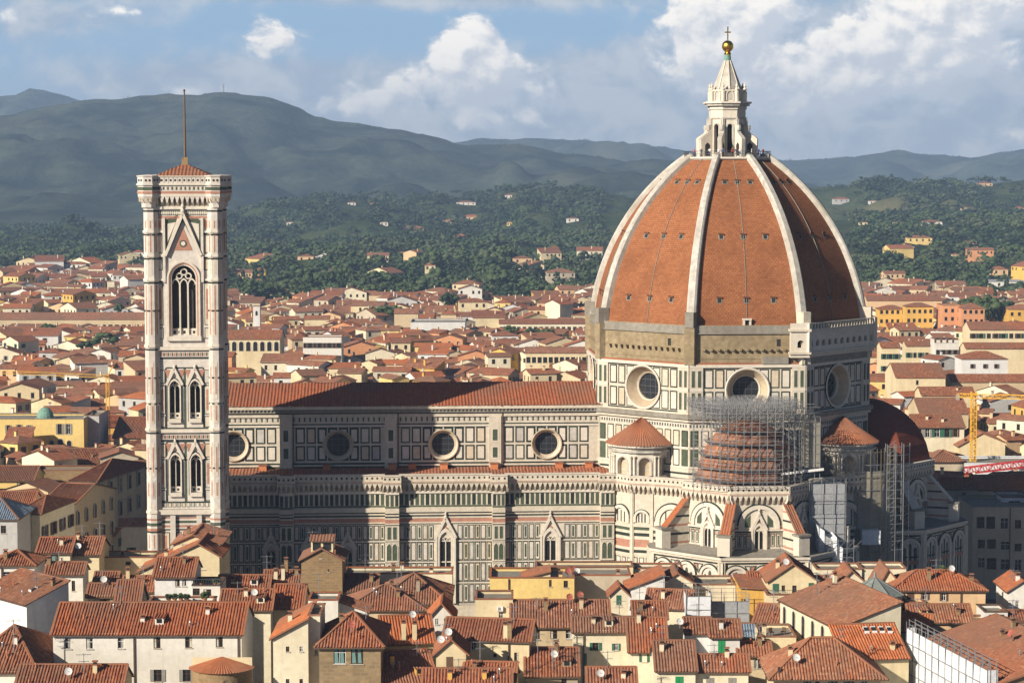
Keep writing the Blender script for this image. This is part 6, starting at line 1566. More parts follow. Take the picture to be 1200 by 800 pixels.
H('red roofed shed right of the brown door dormer', 543, 602, 796, 291, 'gable_x', 781, wall='yellow', roof='red tile', rot=-6)
H('low dark tiled roof at the bottom edge under the dormer', 496, 598, 812, 285, 'gable_x', 789, wall='ochre', roof='red tile', chim=[(.3, .3, 1.0), (.7, .3, 1.0)], ant=[(.4, .4, 2)])
H('dark courtyard roof with two television aerials', 617, 677, 790, 299, 'gable_x', 764, wall='dun', roof='brown tile', ant=[(.22, .1, 5), (.52, .1, 4)], win=[(661, 797, 6, 7, 'd')])
H('tiled roof end at the bottom edge in the middle', 690, 745, 806, 287, 'gable_x', 787.5, wall='ivory', roof='red tile')
H('cream house with green shutter under a tiled roof right of the tall house', 770, 815, 784, 297, 'gable_x', 755.5, wall='ivory', roof='red tile', win=[(796, 797, 9, 10, 'shutg')])
H('cream house with two grey shutters beside the green shutter house', 814, 877, 784, 298, 'gable_x', 772, wall='ivory', roof='red tile', win=[(832, 798, 9, 9, 'shutgr'), (858, 798, 9, 9, 'shutgr')], pipe=(814,))
lg = H('pyramid roofed house over a dark loggia with green curtains', 908, 1032, 789, 291, 'hip', 752, wall='cream', roof='old tile', over=.9, win=[(946, 797, 9, 14, 'gc'), (958, 797, 5, 14, 'd'), (976, 797, 11, 14, 'gc'), (995, 797, 12, 14, 'gc'), (1013, 797, 8, 14, 'gc'), (913, 787, 3, 12, 'd')], D=11)
H('big worn red roof house wrapped in white scaffold sheets', 0, 0, 0, 292, 'gable_x', wall='rubble stone', roof='red tile', corner=(57.0, 304), rot=-78, w=26, D=22, ze=23, rise=3.2, chim=[(.35, .35, .5), (.28, .46, 1.0)])
# curved brick apse at the bottom
def apse():
    p = at(259, 782, 290); t = empty('apse_building', (p.x, 291, 0)); tag(t, 'curved brick apse with orange tile roof and an arched window', 'apse', 'houses in front of the cathedral')
    R = 4.0; z = p.z; b = MB(); b.lathe([(R, 0), (R, z)], (0, 0, 0), 'brown brick', 24, math.pi, 2*math.pi, False); b.frame((R, 0), (-R, 0)); b.wq(0, 2*R, 0, z+1.2, 0, 'cream plaster'); b.build('wall', t)
    r = MB(); n = 34
    for k in range(n):
        t0 = math.pi+math.pi*k/n; t1 = math.pi+math.pi*(k+1)/n
        for u0, u1, o0, o1 in ((0, .5, 0, .09), (.5, 1, .09, 0)):
            a, c = t0+(t1-t0)*u0, t0+(t1-t0)*u1; r.poly([((R+.4)*math.cos(a), (R+.4)*math.sin(a), z-.1+o0), ((R+.4)*math.cos(c), (R+.4)*math.sin(c), z-.1+o1), (.1*math.cos(c), .1*math.sin(c), z+1.3), (.1*math.cos(a), .1*math.sin(a), z+1.3)], 'orange tile', [(k+.5, 0), (k+.5, 0), (k+.5, 4), (k+.5, 4)])
    r.build('roof', t)
    b = MB(); b.frame((.3, -R*.995), (1.7, -R*.86)); archband(b, .8, 1.1, 1.6, z-1.6, .02, .2, 'rubble stone', 0, z-3, 10); archfill(b, .8, 1.1, z-1.6, z-3, .1, 'dark glass'); b.build('window', t)
apse()
# green copper tent roof
def tent():
    p = at(1025, 694, 343); t = empty('copper_roof_lantern', (p.x, 343, 0)); tag(t, 'grey green copper tent roof with finial above the arched hall', 'roof lantern')
    R = 4.6; z = p.z; b = MB(); b.prism(octo((0, 0), R*.86), 0, z, 'cream plaster'); b.build('wall', t)
    b = MB(); b.lathe([(R, z-.1), (R*.55, z+1.0), (.25, z+2.4), (.12, z+3.2), (0, z+3.3)], (0, 0, 0), 'copper roof', 8, smooth=False, flats=True)
    for k in range(8): a = R_(22.5+45*k); b.bar((R*math.cos(a), R*math.sin(a), z), (.2*math.cos(a), .2*math.sin(a), z+2.4), .12, 'lead')
    b.build('roof', t)
tent()
# white sheeted scaffolds among the houses
def sheets(label, px0, px1, top, bot, Y, D, rot=0, corner=None, w=None, z0=None, z1=None, m='white sheet'):
    if corner is None: A, B = at(px0, bot, Y), at(px1, top, Y); pos = (A.x, Y); w = B.x-A.x; z0, z1 = A.z, B.z
    else: pos = corner
    t = empty('sheeted_scaffold', (pos[0], pos[1], 0), R_(rot)); tag(t, label, 'scaffolding')
    b = MB(); n = max(2, round(w/2.2)); rows = max(2, round((z1-z0)/2))
    b.frame((0, 0), (w, 0)); 
    for i in range(n):
        for j in range(rows):
            o = .1*((i*5+j*3) % 4)/3; b.poly([b.P(w*i/n+.03, -o*.3, z0+(z1-z0)*j/rows+.03), b.P(w*(i+1)/n-.03, -o, z0+(z1-z0)*j/rows+.03), b.P(w*(i+1)/n-.03, -o*.4, z0+(z1-z0)*(j+1)/rows-.03), b.P(w*i/n+.03, -o*.8, z0+(z1-z0)*(j+1)/rows-.03)], m)
    for (p, q) in (((w, 0), (w, D)), ((0, D), (0, 0))): b.frame(p, q); b.wq(0, b.len, z0, z1, 0, m)
    b.build('sheeting', t)
    s = MB()
    for i in range(n+1):
        for y in (.35, D-.2): s.bar((w*i/n, y, 0), (w*i/n, y, z1+1.2), .09, 'steel tube')
        s.bar((w*i/n, -.06, z0), (w*i/n, -.06, z1+.9), .07, 'steel tube')
    for j in range(rows+1): s.bar((0, -.08, z0+(z1-z0)*j/rows), (w, -.08, z0+(z1-z0)*j/rows), .06, 'steel tube')
    for zz in (z1+.5, z1+1.1): 
        for y in (.3, D-.2): s.bar((0, y, zz), (w, y, zz), .06, 'steel tube')
    s.build('tube_lattice', t); return t
sheets('taller white sheeted scaffold among the roofs under the south tribune', 804, 833, 698, 730, 339, 5)
sheets('lower white sheeted scaffold right of the taller one', 834, 878, 704, 732, 341, 5, m='grey sheet')
sheets('tall white sheeted scaffold screen along the big worn red roof', 0, 0, 0, 0, 0, 1.4, rot=-78, corner=(55.0, 305), w=27, z0=8, z1=24.6)
def fence_screen():
    p, q = at(1062, 749, 306), at(1152, 747, 309); t = empty('roof_scaffold_rail', (p.x, 306, 0)); tag(t, 'lattice scaffold rail closing the far end of the worn red roof', 'scaffold rail')
    b = MB(); d = q-Vector((p.x, 306, 0)); n = 16; L = Vector((d.x, d.y+306-306, 0))
    for i in range(n+1):
        x = L*(i/n); b.bar((x.x, x.y, p.z-2.4), (x.x, x.y, p.z), .08, 'steel tube')
        if i < n: y = L*((i+1)/n); b.bar((x.x, x.y, p.z-2.2), (y.x, y.y, p.z), .05, 'steel tube'); b.poly([(x.x, x.y+.1, p.z-2.3), (y.x, y.y+.1, p.z-2.3), (y.x, y.y+.1, p.z-.2), (x.x, x.y+.1, p.z-.2)], 'grey sheet')
    for z in (0, -1.1, -2.3): b.bar((0, 0, p.z+z), (L.x, L.y, p.z+z), .07, 'steel tube')
    b.build('rail', t); b = MB(); b.bar((0, .2, 0), (0, .2, p.z), .12, 'steel tube'); b.bar((L.x, L.y+.2, 0), (L.x, L.y+.2, p.z), .12, 'steel tube'); b.build('standard', t)
fence_screen()
# ---- palaces left of the bell tower
gl = 'palaces and houses left of the bell tower'
st3 = ('hood', 'hood', 'hood')
H('long sand palazzo with hooded windows receding along the street', 82, 113, 563.5, 474, 'hip', None, D=30, wall='sand', roof='red tile', rot=-14, rwin=(6, 3, 1.6, 3.0, 'hood', 19.0, 5.2), rise=3.0, group=gl, name='palazzo', cat='palazzo')
H('nearer dun palazzo with dark arched windows along the street', 48, 86, 591, 440, 'gable_x', None, D=24, wall='sand', roof='red tile', rot=-10, rwin=(5, 3, 1.4, 2.8, 'arch', 18.5, 5.0), rise=2.6, group=gl, name='palazzo', cat='palazzo')
H('cream corner house with dark shuttered window above the street', 19, 47, 601, 420, 'hip', None, D=18, wall='ivory', roof='red tile', rot=-10, rwin=(4, 3, 1.5, 2.4, 'b', 19.0, 4.6), win=[(31, 612, 12, 9, 'd'), (31, 634, 7, 12, 'd')], rise=2.2, group=gl)
H('yellow banded house wedged against the bell tower', 156, 176, 551, 500, 'gable_x', 541, wall='cream', roof='brown tile', win=[(166, 580, 5, 12, 'hood'), (166, 605, 5, 14, 'hood')], group=gl)
H('grey slate roofed house at the far left above the white tower', -40, 20, 607, 408, 'hip', 584, wall='grey', roof='blue grey roof', group=gl, win=[(4, 620, 6, 9, 'd')], D=14)
yp = H('long yellow palace with flat roof and green copper cupola', -20, 98, 491, 600, 'flat', D=14, wall='yellow', roof='grey stone', win=[(10, 503, 4, 10, 'w'), (22.5, 503, 4, 11, 'w'), (34.5, 503, 4, 10, 'w'), (70, 502.5, 4.5, 12, 'w'), (80, 502.5, 4.5, 12, 'w'), (17.5, 516.5, 5, 5, 'w'), (34.5, 516.5, 4, 5, 'shutgr'), (50, 517, 4, 5, 'shutgr'), (60.5, 521, 5, 10, 'arch'), (71, 520, 6, 12, 'arch'), (81, 521, 5, 10, 'arch'), (3, 535, 5, 12, 'w'), (18, 534, 6, 12, 'w'), (34, 534, 6, 12, 'w'), (90, 530, 5, 10, 'd')], group=gl, name='palace', cat='palace')
def cupola(b):
    x = at(53, 490, 606).x-at(-20, 491, 600).x; z = at(53, 493, 606).z; b.lathe([(2.5, z-1), (2.5, z+.6), (2.65, z+.6), (2.65, z+.9)], (x, 6, 0), 'yellow plaster', 16); R = 2.35
    b.lathe([(R*math.cos(math.pi/2*i/7), z+.9+R*1.25*math.sin(math.pi/2*i/7)) for i in range(8)]+[(0, z+.9+R*1.3)], (x, 6, 0), 'verdigris', 16)
    for k in range(16): a = 2*math.pi*k/16; b.bar((x+R*math.cos(a), 6+R*math.sin(a), z+1), (x+R*.7*math.cos(a), 6+R*.7*math.sin(a), z+.9+R*.9), .1, 'copper roof')
part_at(yp[0], 'cupola', cupola)
H('grey end house rising behind the yellow palace', 98, 116, 487, 606, 'flat', D=14, wall='grey', group=gl)
H('brown roofed low house below the yellow palace', 46, 131, 542, 560, 'gable_x', 526, wall='brown brick', roof='brown tile', group=gl, chim=[(.3, .3, 1), (.7, .2, 1)], lod=0)
H('low brick walled house with grey roof box beyond the street', 40, 105, 551, 520, 'flat', D=8, wall='brown brick', group=gl)
H('yellow roofed cottage row at the left edge', -14, 39, 562, 505, 'gable_x', 547, wall='yellow', roof='red tile', group=gl, win=[(24, 568, 8, 6, 'c')])
H('small house with awning at the left edge above the corner house', -12, 38, 590, 452, 'gable_x', 577, wall='cream', roof='red tile', group=gl)
H('ochre side house right of the yellow palace', 108, 140, 499, 640, 'gable_x', 487, wall='ochre', roof='red tile', group=gl)
H('broad red roof house beside the bell tower shaft', 133, 172, 512, 610, 'gable_x', 489, wall='sand', roof='red tile', group=gl)
# ---- right of the apse
gr = 'houses and palaces right of the cathedral'
H('large grey beige palazzo in shade with rows of dark windows', 1140, 1225, 594, 452, 'flat', D=16, wall='beige', roof='grey stone', win=[(1149, 612, 9, 13, 'd'), (1161, 612, 10, 14, 'd'), (1177, 613, 9, 13, 'd'), (1193, 614, 7, 10, 'd'), (1150, 637, 8, 10, 'd'), (1162, 637, 10, 11, 'd'), (1178, 639, 11, 10, 'd'), (1193, 641, 8, 9, 'd'), (1150, 659, 8, 12, 'd'), (1162, 660, 11, 13, 'd'), (1178, 661, 11, 13, 'd'), (1193, 662, 8, 14, 'd')], group=gr, name='palazzo', cat='palazzo', pipe=(1184,))
H('white attic with brown window on top of the shaded palazzo', 1175, 1208, 583, 462, 'flat', D=9, wall='palewhite', win=[(1189, 590, 14, 7, 'd')], group=gr)
H('dark tiled house just right of the shaded east tribune', 1105, 1147, 572, 470, 'gable_x', 561, wall='beige', roof='brown tile', group=gr, win=[(1130, 580, 4, 7, 'd')])
H('bright orange roof house right of the apse', 1144, 1215, 573, 486, 'gable_x', 558, wall='beige', roof='orange tile', group=gr)
H('cream house under orange hip roof beyond the dark half dome', 1090, 1130, 540, 520, 'hip', 528, wall='beige', roof='red tile', group=gr)
H('white sheeted roof behind the red crane boom', 1122, 1215, 543, 552, 'flat', D=14, wall='white sheet', roof='white sheet', group=gr)
H('long house with green shuttered loft windows beyond the half dome', 1072, 1130, 500, 590, 'gable_x', 486, wall='ivory', roof='brown tile', group=gr, win=[(1078, 507, 4, 9, 'w'), (1087, 507, 5, 10, 'w'), (1098, 507, 6, 10, 'g'), (1110, 507, 6, 10, 'g'), (1120, 507, 4, 9, 'b')], chim=[(.3, .3, 1), (.6, .2, 1)])
H('broad cream gable house with round window right of the crane', 1124, 1178, (522, 518), 585, 'gable_y', 508, D=14, wall='cream', roof='red tile', group=gr, win=[(1132, 516, 3, 4, 'd')])
H('brown roofed church hall row upper right of the dome', 1050, 1108, 442, 730, 'gable_x', 425, wall='cream', roof='brown tile', group=gr, lod=1, win=[(1075, 448, 3, 5, 'd')])
H('long brown roofed hall right of the dome', 1080, 1143, 463, 680, 'gable_x', 453, wall='cream', roof='brown tile', group=gr, lod=1, chim=[(.7, .3, .8)])
H('wide flat brown roof hall behind the crane mast', 1078, 1135, 484, 635, 'gable_x', 466, wall='sand', roof='brown tile', group=gr, lod=1)
H('long dark red roof strip stretching to the right edge', 1115, 1216, 447, 740, 'gable_x', 438, wall='sand', roof='brown tile', group=gr, lod=1)
H('white house with brown hipped roof upper right', 1127, 1181, 420, 760, 'hip', 411, wall='palewhite', roof='brown tile', group=gr, lod=1, win=[(1140, 429, 3, 5, 'b'), (1155, 429, 3, 5, 'b'), (1168, 429, 3, 5, 'b')])
H('tall pale yellow apartment block with red roof at the right edge', 1137, 1216, 386, 860, 'gable_x', 376.5, wall='cream', roof='red tile', group=gr, lod=1, fwin=(9, 3, 1.6, 1.9, ('b', 'd', 'g'), 24, 4.2))
H('long dark roofed house under the pale yellow apartment block', 1132, 1216, 408, 800, 'gable_x', 401, wall='cream', roof='brown tile', group=gr, lod=1)
H('yellow four storey house with green shutters right of the dome loggia', 1033, 1055, 407, 800, 'gable_x', 400, wall='cream', roof='brown tile', group=gr, lod=1, fwin=(3, 3, 1.3, 1.9, 'g', 21, 4.4))
H('yellow house beside a garden tree right of the dome loggia', 1062, 1090, 405, 830, 'gable_x', 399, wall='cream', roof='brown tile', group=gr, lod=1, fwin=(4, 3, 1.3, 1.9, ('g', 'd'), 19, 4.4))
H('white rendered house with roof terraces in the right hand city', 1096, 1124, 398, 850, 'flat', wall='white', group=gr, D=10, lod=1, fwin=(4, 3, 1.5, 1.8, ('b', 'd'), 23, 4.5))
H('orange apartment block with many small windows right of the dome', 1030, 1062, 362, 1100, 'hip', 357, wall='ochre', roof='brown tile', group=gr, lod=1, fwin=(5, 3, 1.4, 1.8, 'd', 18, 4.5))
H('second orange apartment block next to the first', 1062, 1094, 359, 1090, 'hip', 354, wall='ochre', roof='brown tile', group=gr, lod=1, fwin=(5, 3, 1.4, 1.8, 'd', 19, 4.5))
H('salmon red apartment block with stepped roofline', 1105, 1128, 358, 1080, 'flat', wall='salmon', group=gr, D=16, lod=1, fwin=(3, 4, 1.4, 1.8, 'd', 20, 4))
H('salmon red apartment block with tiled roof beside the stepped one', 1128, 1154, 361, 1070, 'hip', 354, wall='salmon', roof='red tile', group=gr, lod=1, fwin=(4, 3, 1.4, 1.8, 'd', 20, 4.5))
H('peach apartment block at the right edge under the woods', 1182, 1216, 362, 1100, 'hip', 356, wall='ochre', roof='red tile', group=gr, lod=1, fwin=(4, 2, 1.4, 1.8, 'd', 17, 4.5))
H('very long low peach factory roof right of the dome', 1016, 1104, 352, 1230, 'gable_x', 346, wall='peach', roof='brown tile', group=gr, lod=1)
# ---- landmarks far behind
gf = 'landmark buildings in the far city'
H('very long sand barracks with a row of dark windows left of the bell tower', -30, 172, 374, 1150, 'gable_x', 365.5, wall='sand', roof='red tile', group=gf, lod=1, fwin=(26, 1, 2.2, 3.6, 'd', 6.5, 5), name='barracks', cat='barracks')
H('slim pale battlemented tower left of the bell tower', 125.5, 134, 330, 1500, 'flat', D=5, wall='ivory', group=gf, lod=1, fwin=(2, 3, .8, 1.2, 'd', 8, 5), name='tower', cat='tower')
H('slender white church bell turret right of the bell tower', 296.5, 304.5, 359, 1060, 'flat', D=4, wall='palewhite', group=gf, lod=1, fwin=(1, 2, 1, 2.2, 'arch', 20, 8), name='tower', cat='tower')
H('white modern flat roofed industrial block in the far city', 481, 545, 377.5, 1040, 'flat', D=22, wall='palewhite', roof='grey sheet', group=gf, lod=1, fwin=(10, 1, 2.4, 2.2, 'd', 12, 4))
H('cream church hall with a row of arched windows right of the bell tower', 262, 328, 397, 840, 'gable_x', 386, wall='cream', roof='brown tile', group=gf, lod=1, fwin=(8, 1, 1.6, 3.6, 'arch', 21.5, 4))
H('large pale yellow institute block with small windows', 300, 345, 342, 1480, 'hip', 338, wall='cream', roof='red tile', group=gf, lod=1, fwin=(9, 2, 1.6, 2.0, 'd', 3.5+.4, 4.5))
H('long white loggia house with terraces above the nave', 355, 400, 395, 870, 'flat', wall='white', D=12, group=gf, lod=1, fwin=(8, 2, 1.6, 2, ('d', 'b'), 19.5, 5))
H('grey beige warehouse end wall in the far city', 462, 490, 367, 1080, 'gable_x', 361, wall='sand', roof='red tile', group=gf, lod=1)
H('long red roofed arcade house in the middle of the far city', 585, 690, 379, 1120, 'gable_x', 373, wall='ivory', roof='red tile', group=gf, lod=1, fwin=(16, 1, 1.8, 2.6, 'd', 8, 4))
H('cream villa block before the woods left of the dome', 675, 694, 326, 1700, 'hip', 321, wall='cream', roof='red tile', group=gf, lod=1, fwin=(4, 2, 2, 2.4, 'd', 2.2, 4))
H('brick red palazzo roof at the wood edge', 585, 615, 341, 1540, 'hip', 336, wall='salmon', roof='red tile', group=gf, lod=1)
H('cream villa with stacked storeys at the wood edge', 620, 651, 335, 1560, 'hip', 331, wall='cream', roof='brown tile', group=gf, lod=1)
H('long cream house with gables right of centre above the nave', 616, 688, 413, 850, 'gable_x', 406, wall='cream', roof='red tile', group=gf, lod=1, fwin=(11, 1, 1.6, 2.2, 'd', 15.5, 4))
# ------------------------------------------------------------------ the city beyond: every nearer house a thing, the rest one mass
def winmesh(kind):
    b = MB(); b.frame((0, 0), (1, 0)); b.wq(-.5, .5, -.85, .85, .03, 'dark glass'); b.box(-.58, .58, 0, .14, -.95, -.85, 'stone trim')
    if kind: 
        for s in (-1, 1): b.box(*sorted((s*.5, s*.98)), .01, .07, -.85, .85, kind)
    else:
        b.box(-.6, .6, 0, .08, .85, 1.0, 'stone trim')
    o = b.build('window'); me = o.data; bpy.data.objects.remove(o); return me
WM = {k: winmesh(k) for k in (None, 'green shutter', 'brown shutter', 'grey shutter')}
ORD = 'first second third fourth fifth sixth seventh eighth ninth tenth eleventh twelfth thirteenth fourteenth fifteenth sixteenth seventeenth eighteenth nineteenth twentieth'.split()
def ordw(i):
    if i < 20: return ORD[i]
    t = ['twenty', 'thirty', 'forty', 'fifty', 'sixty'][(i+1)//10-2]; u = (i+1) % 10
    return t+'-'+ORD[u-1] if u else {'twenty': 'twentieth', 'thirty': 'thirtieth', 'forty': 'fortieth', 'fifty': 'fiftieth', 'sixty': 'sixtieth'}[t]
def terrain(x, y):
    z = 0
    for nm, (h, Yb, Yr) in HILLS.items():
        if y > Yb: z = max(z, h(x, y))
    return z
def hidden(px, py):
    """behind the cathedral or the bell tower as the camera sees it"""
    if 163 < px < 266 and py > 210: return True
    if 262 < px < 694 and py > 450: return True
    if 690 < px < 1022 and py > 200: return True
    if 1010 < px < 1095 and py > 488+max(0, (px-1030))*.9: return True
    if py > 560 and 1020 < px: return True
    return px < -40 or px > 1240
WALLC = ['cream']*6+['ivory']*5+['white']*4+['palewhite']*3+['sand']*3+['beige']*2+['yellow']*2+['ochre']+['peach']*2+['salmon']+['grey']
ROOFC = ['red tile']*4+['brown tile']*3+['old tile']*2+['rust tile']*2+['tan tile']*4+['dusky tile']*2+['orange tile']
RN = {'red tile': 'red', 'rust tile': 'rusty', 'tan tile': 'tan', 'dusky tile': 'dusky', 'brown tile': 'brown', 'old tile': 'weathered', 'orange tile': 'orange'}
def city():
    r = random.Random(5); occ = [(t.location.x+w/2*math.cos(t.rotation_euler.z)-D/2*math.sin(t.rotation_euler.z), t.location.y+w/2*math.sin(t.rotation_euler.z)+D/2*math.cos(t.rotation_euler.z), max(w, D)*.5, min(w, D)*.5) for t, w, D, ze, h, zr in FGN if t.location.y > 430]
    lms = []
    for t, w, D, ze, h, zr in FGN:
        if t.location.y > 560:
            a = proj((t.location.x, t.location.y, ze)); b = proj((t.location.x+w, t.location.y, ze)); lms.append((t.location.y, a[0], b[0], a[1], t.location.y*.18))
    cand = []; Y = 468
    while Y < 1990:
        k = min(1.75, max(1, .55+Y/1500)); step = 14.5*k*r.uniform(.85, 1.1); x = -Y*.265-10
        while x < Y*.265+10:
            w = r.uniform(7, 16.5)*k*.85; D = r.uniform(6, 10.5)*k; cx, cy = x+w/2, Y+r.uniform(-4, 4)
            x += w*.93+r.choice((0, 0, .5, 1, 4))
            z = r.uniform(9, 17.5) if Y < 900 else r.uniform(7, 15); 
            if r.random() < .06: z += 4
            if Y > 1330 and Y > (1700 if cx < -.165*Y else 1440 if cx < .15*Y else 1480)+70*math.sin(cx*.013) and r.random() < .95: continue
            px, py = proj((cx, cy, z+1.5))
            if hidden(px, py) and hidden(*proj((cx-w/2, cy, z+2))) and hidden(*proj((cx+w/2, cy, z+2))): continue
            if any(abs(cx-ox) < w/2+R1*.8 and abs(cy-oy) < D/2+R1*.6+2 for ox, oy, R1, R2 in occ): continue
            if 90 < px < 108 and 395 < py < 407: continue
            hw = (w/2)*F/Y
            for ly, la, lb, le, reach in lms:
                if ly-reach < cy < ly and px+hw > la and px-hw < lb: z = min(z, at(px, le+8, cy).z-.16*D)
            if z < 3: continue
            kind = r.choice(('gable_x', 'gable_x', 'gable_x', 'gable_y', 'gable_y', 'gable_y', 'hip', 'shed'))
            rot = R_(3.5+r.gauss(-8 if cx < 0 else -2, 8)+r.choice((0, 0, 0, 28, -24, 14, -40)))
            cand.append((Y, cx, cy, w, D, z, kind, rot, r.choice(WALLC), r.choice(ROOFC), r.random()))
        Y += step
    cand.sort(key=lambda c: c[0])
    nh = na = 0; MAXH, MAXA = 170, 190; single = []; mass = []
    for c in cand:
        big = c[3]*c[4] > 118
        if big and na < MAXA: na += 1; single.append((c, 'apartment_block'))
        elif not big and nh < MAXH: nh += 1; single.append((c, 'house'))
        else: mass.append(c)
    def shell(b, rf, c, wins):
        Y_, cx, cy, w, D, z, kind, rot, wc, rc_, q = c
        wm = wc+' plaster'; h = .31*(D/2 if kind in ('gable_x', 'hip') else w/2 if kind == 'gable_y' else D*.7)
        x0, x1, y0, y1 = -w/2, w/2, -D/2, D/2
        F4 = (((x0, y0), (x1, y0)), ((x1, y0), (x1, y1)), ((x1, y1), (x0, y1)), ((x0, y1), (x0, y0)))
        for i, (p, q_) in enumerate(F4):
            b.frame(p, q_); L = b.len; b.wq(0, L, 0, z, 0, wm)
            if kind == 'gable_x' and i in (1, 3) or kind == 'gable_y' and i in (0, 2): b.wp([(0, z), (L, z), (L/2, z+h)], 0, wm)
            if kind == 'shed': b.wp([[(0, z), (0, z)], [(0, z), (L, z), (L, z+h)], [(0, z), (L, z), (L, z+h), (0, z+h)], [(0, z), (L, z), (0, z+h)]][i], 0, wm) if i else None
        o = .5; s = .34
        def sl(*p): tiled_roof(rf, p, rc_, .5, .1, 1)
        if kind == 'gable_x':
            sl((x0-o, y0-o, z-o*s), (x1+o, y0-o, z-o*s), (x1+o, 0, z+h), (x0-o, 0, z+h)); sl((x1+o, y1+o, z-o*s), (x0-o, y1+o, z-o*s), (x0-o, 0, z+h), (x1+o, 0, z+h))
        elif kind == 'gable_y':
            sl((x0-o, y1+o, z-o*s), (x0-o, y0-o, z-o*s), (0, y0-o, z+h), (0, y1+o, z+h)); sl((x1+o, y0-o, z-o*s), (x1+o, y1+o, z-o*s), (0, y1+o, z+h), (0, y0-o, z+h))
        elif kind == 'shed':
            sl((x0-o, y0-o, z-o*s), (x1+o, y0-o, z-o*s), (x1+o, y1+.2, z+h+.2), (x0-o, y1+.2, z+h+.2))
        else:
            k = min(D, w)/2; R0 = (-w/2+k, 0, z+h) if w > D else (0, 0, z+h); R1 = (w/2-k, 0, z+h) if w > D else (0, 0, z+h); c4_ = [(x0-o, y0-o, z-o*s), (x1+o, y0-o, z-o*s), (x1+o, y1+o, z-o*s), (x0-o, y1+o, z-o*s)]
            if w > D: sl(c4_[0], c4_[1], R1, R0); sl(c4_[2], c4_[3], R0, R1)
            else: sl(c4_[0], c4_[1], R0); sl(c4_[2], c4_[3], R0)
            sl(c4_[1], c4_[2], R1); sl(c4_[3], c4_[0], R0)
        # windows on the two sides the camera can see
        side = 1 if cx < 0 else 3
        for i in (0, side):
            p, q_ = F4[i]; L = math.hypot(q_[0]-p[0], q_[1]-p[1]); n = int(L/3.4)
            if i == 0 and q > .78 or n < 1: continue
            e = Vector((q_[0]-p[0], q_[1]-p[1], 0)).normalized()
            for row in range(2):
                for j in range(n):
                    if (j*7+row*3+int(q*50)) % 5 == 0: continue
                    P = Vector((p[0], p[1], 0))+e*L*(j+.5)/n; wins.append((P.x, P.y, z-2.0-row*3.5, math.atan2(e.y, e.x)))
        return h
    # ---- label bookkeeping: zone, row, place in the row
    rows = {}
    for i, (c, nm) in enumerate(single):
        px, py = proj((c[1], c[2], c[5])); zone = 0 if px < 215 else 1 if px < 700 else 2
        rows.setdefault((zone, nm), []).append((c[0], c[1], i))
    lab = {}; zn = ('left of bell tower', 'above the nave', 'right of dome')
    for (zone, nm), L in rows.items():
        L.sort(); ys = []; 
        for y, x, i in L:
            if not ys or y-ys[-1][0] > 1: ys.append([y, []])
            ys[-1][1].append((x, i))
        for ri, (y, xs) in enumerate(ys):
            xs.sort()
            for ci, (x, i) in enumerate(xs): lab[i] = (zone, ri, ci, len(xs))
    for i, (c, nm) in enumerate(single):
        Y_, cx, cy, w, D, z, kind, rot, wc, rc_, q = c
        t = empty(nm, (cx, cy, 0), rot); zone, ri, ci, n = lab[i]
        kn = {'gable_x': 'gabled', 'gable_y': 'gable-fronted', 'hip': 'hipped', 'shed': 'lean-roofed'}[kind]; cn = {'palewhite': 'bright white', 'grey': 'grey'}.get(wc, wc)
        what = 'house' if nm == 'house' else 'block'
        pos = ordw(ci)+' along ' if n > 1 else ''
        tag(t, '%s %s %s, %s roof, %s%s row back %s' % (cn, kn, what, RN[rc_], pos, ordw(ri), zn[zone]), 'house' if what == 'house' else 'apartment block', 'houses of the city behind the cathedral' if what == 'house' else 'apartment blocks of the city behind the cathedral')
        b = MB(); rf = MB(); wins = []; h = shell(b, rf, c, wins); b.build('wall', t); ro = rf.build('roof', t)
        sh = (None, 'green shutter', 'brown shutter', None, 'grey shutter')[int(q*97) % 5]
        wins = wins[:9]
        for (x, y, zz, a) in wins: o = bpy.data.objects.new('window', WM[sh]); link(o, t); o.location = (x, y, zz); o.rotation_euler = (0, 0, a)
        for k in range(int(q*23) % 3):
            m = MB(); fx = (-.3, .1, .35)[k]*w; fy = (.12, -.2, .05)[k]*D; zz = z+h*.6; m.frame((fx-.35, fy), (fx+.35, fy)); m.box(0, .7, -.3, .3, zz-1, zz+1.3, wc+' plaster'); m.box(-.1, .8, -.4, .4, zz+1.3, zz+1.5, rc_); m.build('chimney', ro)
    b = MB()
    for c in mass:
        Y_, cx, cy, w, D, z, kind, rot, wc, rc_, q = c
        b.T = Matrix.Translation((cx, cy, max(0, terrain(cx, cy)-1)))@Matrix.Rotation(rot, 4, 'Z'); wins = []; h = shell(b, b, c, wins)
        for (x, y, zz, a) in wins:
            if zz < z-4: continue
            e = Vector((math.cos(a), math.sin(a), 0)); n = Vector((e.y, -e.x, 0))*.06; P = Vector((x, y, zz))+n; b.poly([P-e*.6-Vector((0, 0, .9)), P+e*.6-Vector((0, 0, .9)), P+e*.6+Vector((0, 0, .9)), P-e*.6+Vector((0, 0, .9))], 'dark glass')
        fx = w*(q-.5)*.7; b.frame((fx-.5, 0), (fx+.5, 0)); b.box(.2, .8, -.3, .3, z, z+h+1.0, wc+' plaster')
    o = b.build('distant_houses'); struct(o, 'mass of small red roofed houses filling the far city up to the woods', 'stuff', 'houses')
    print('CITY', len(single), len(mass))
city()
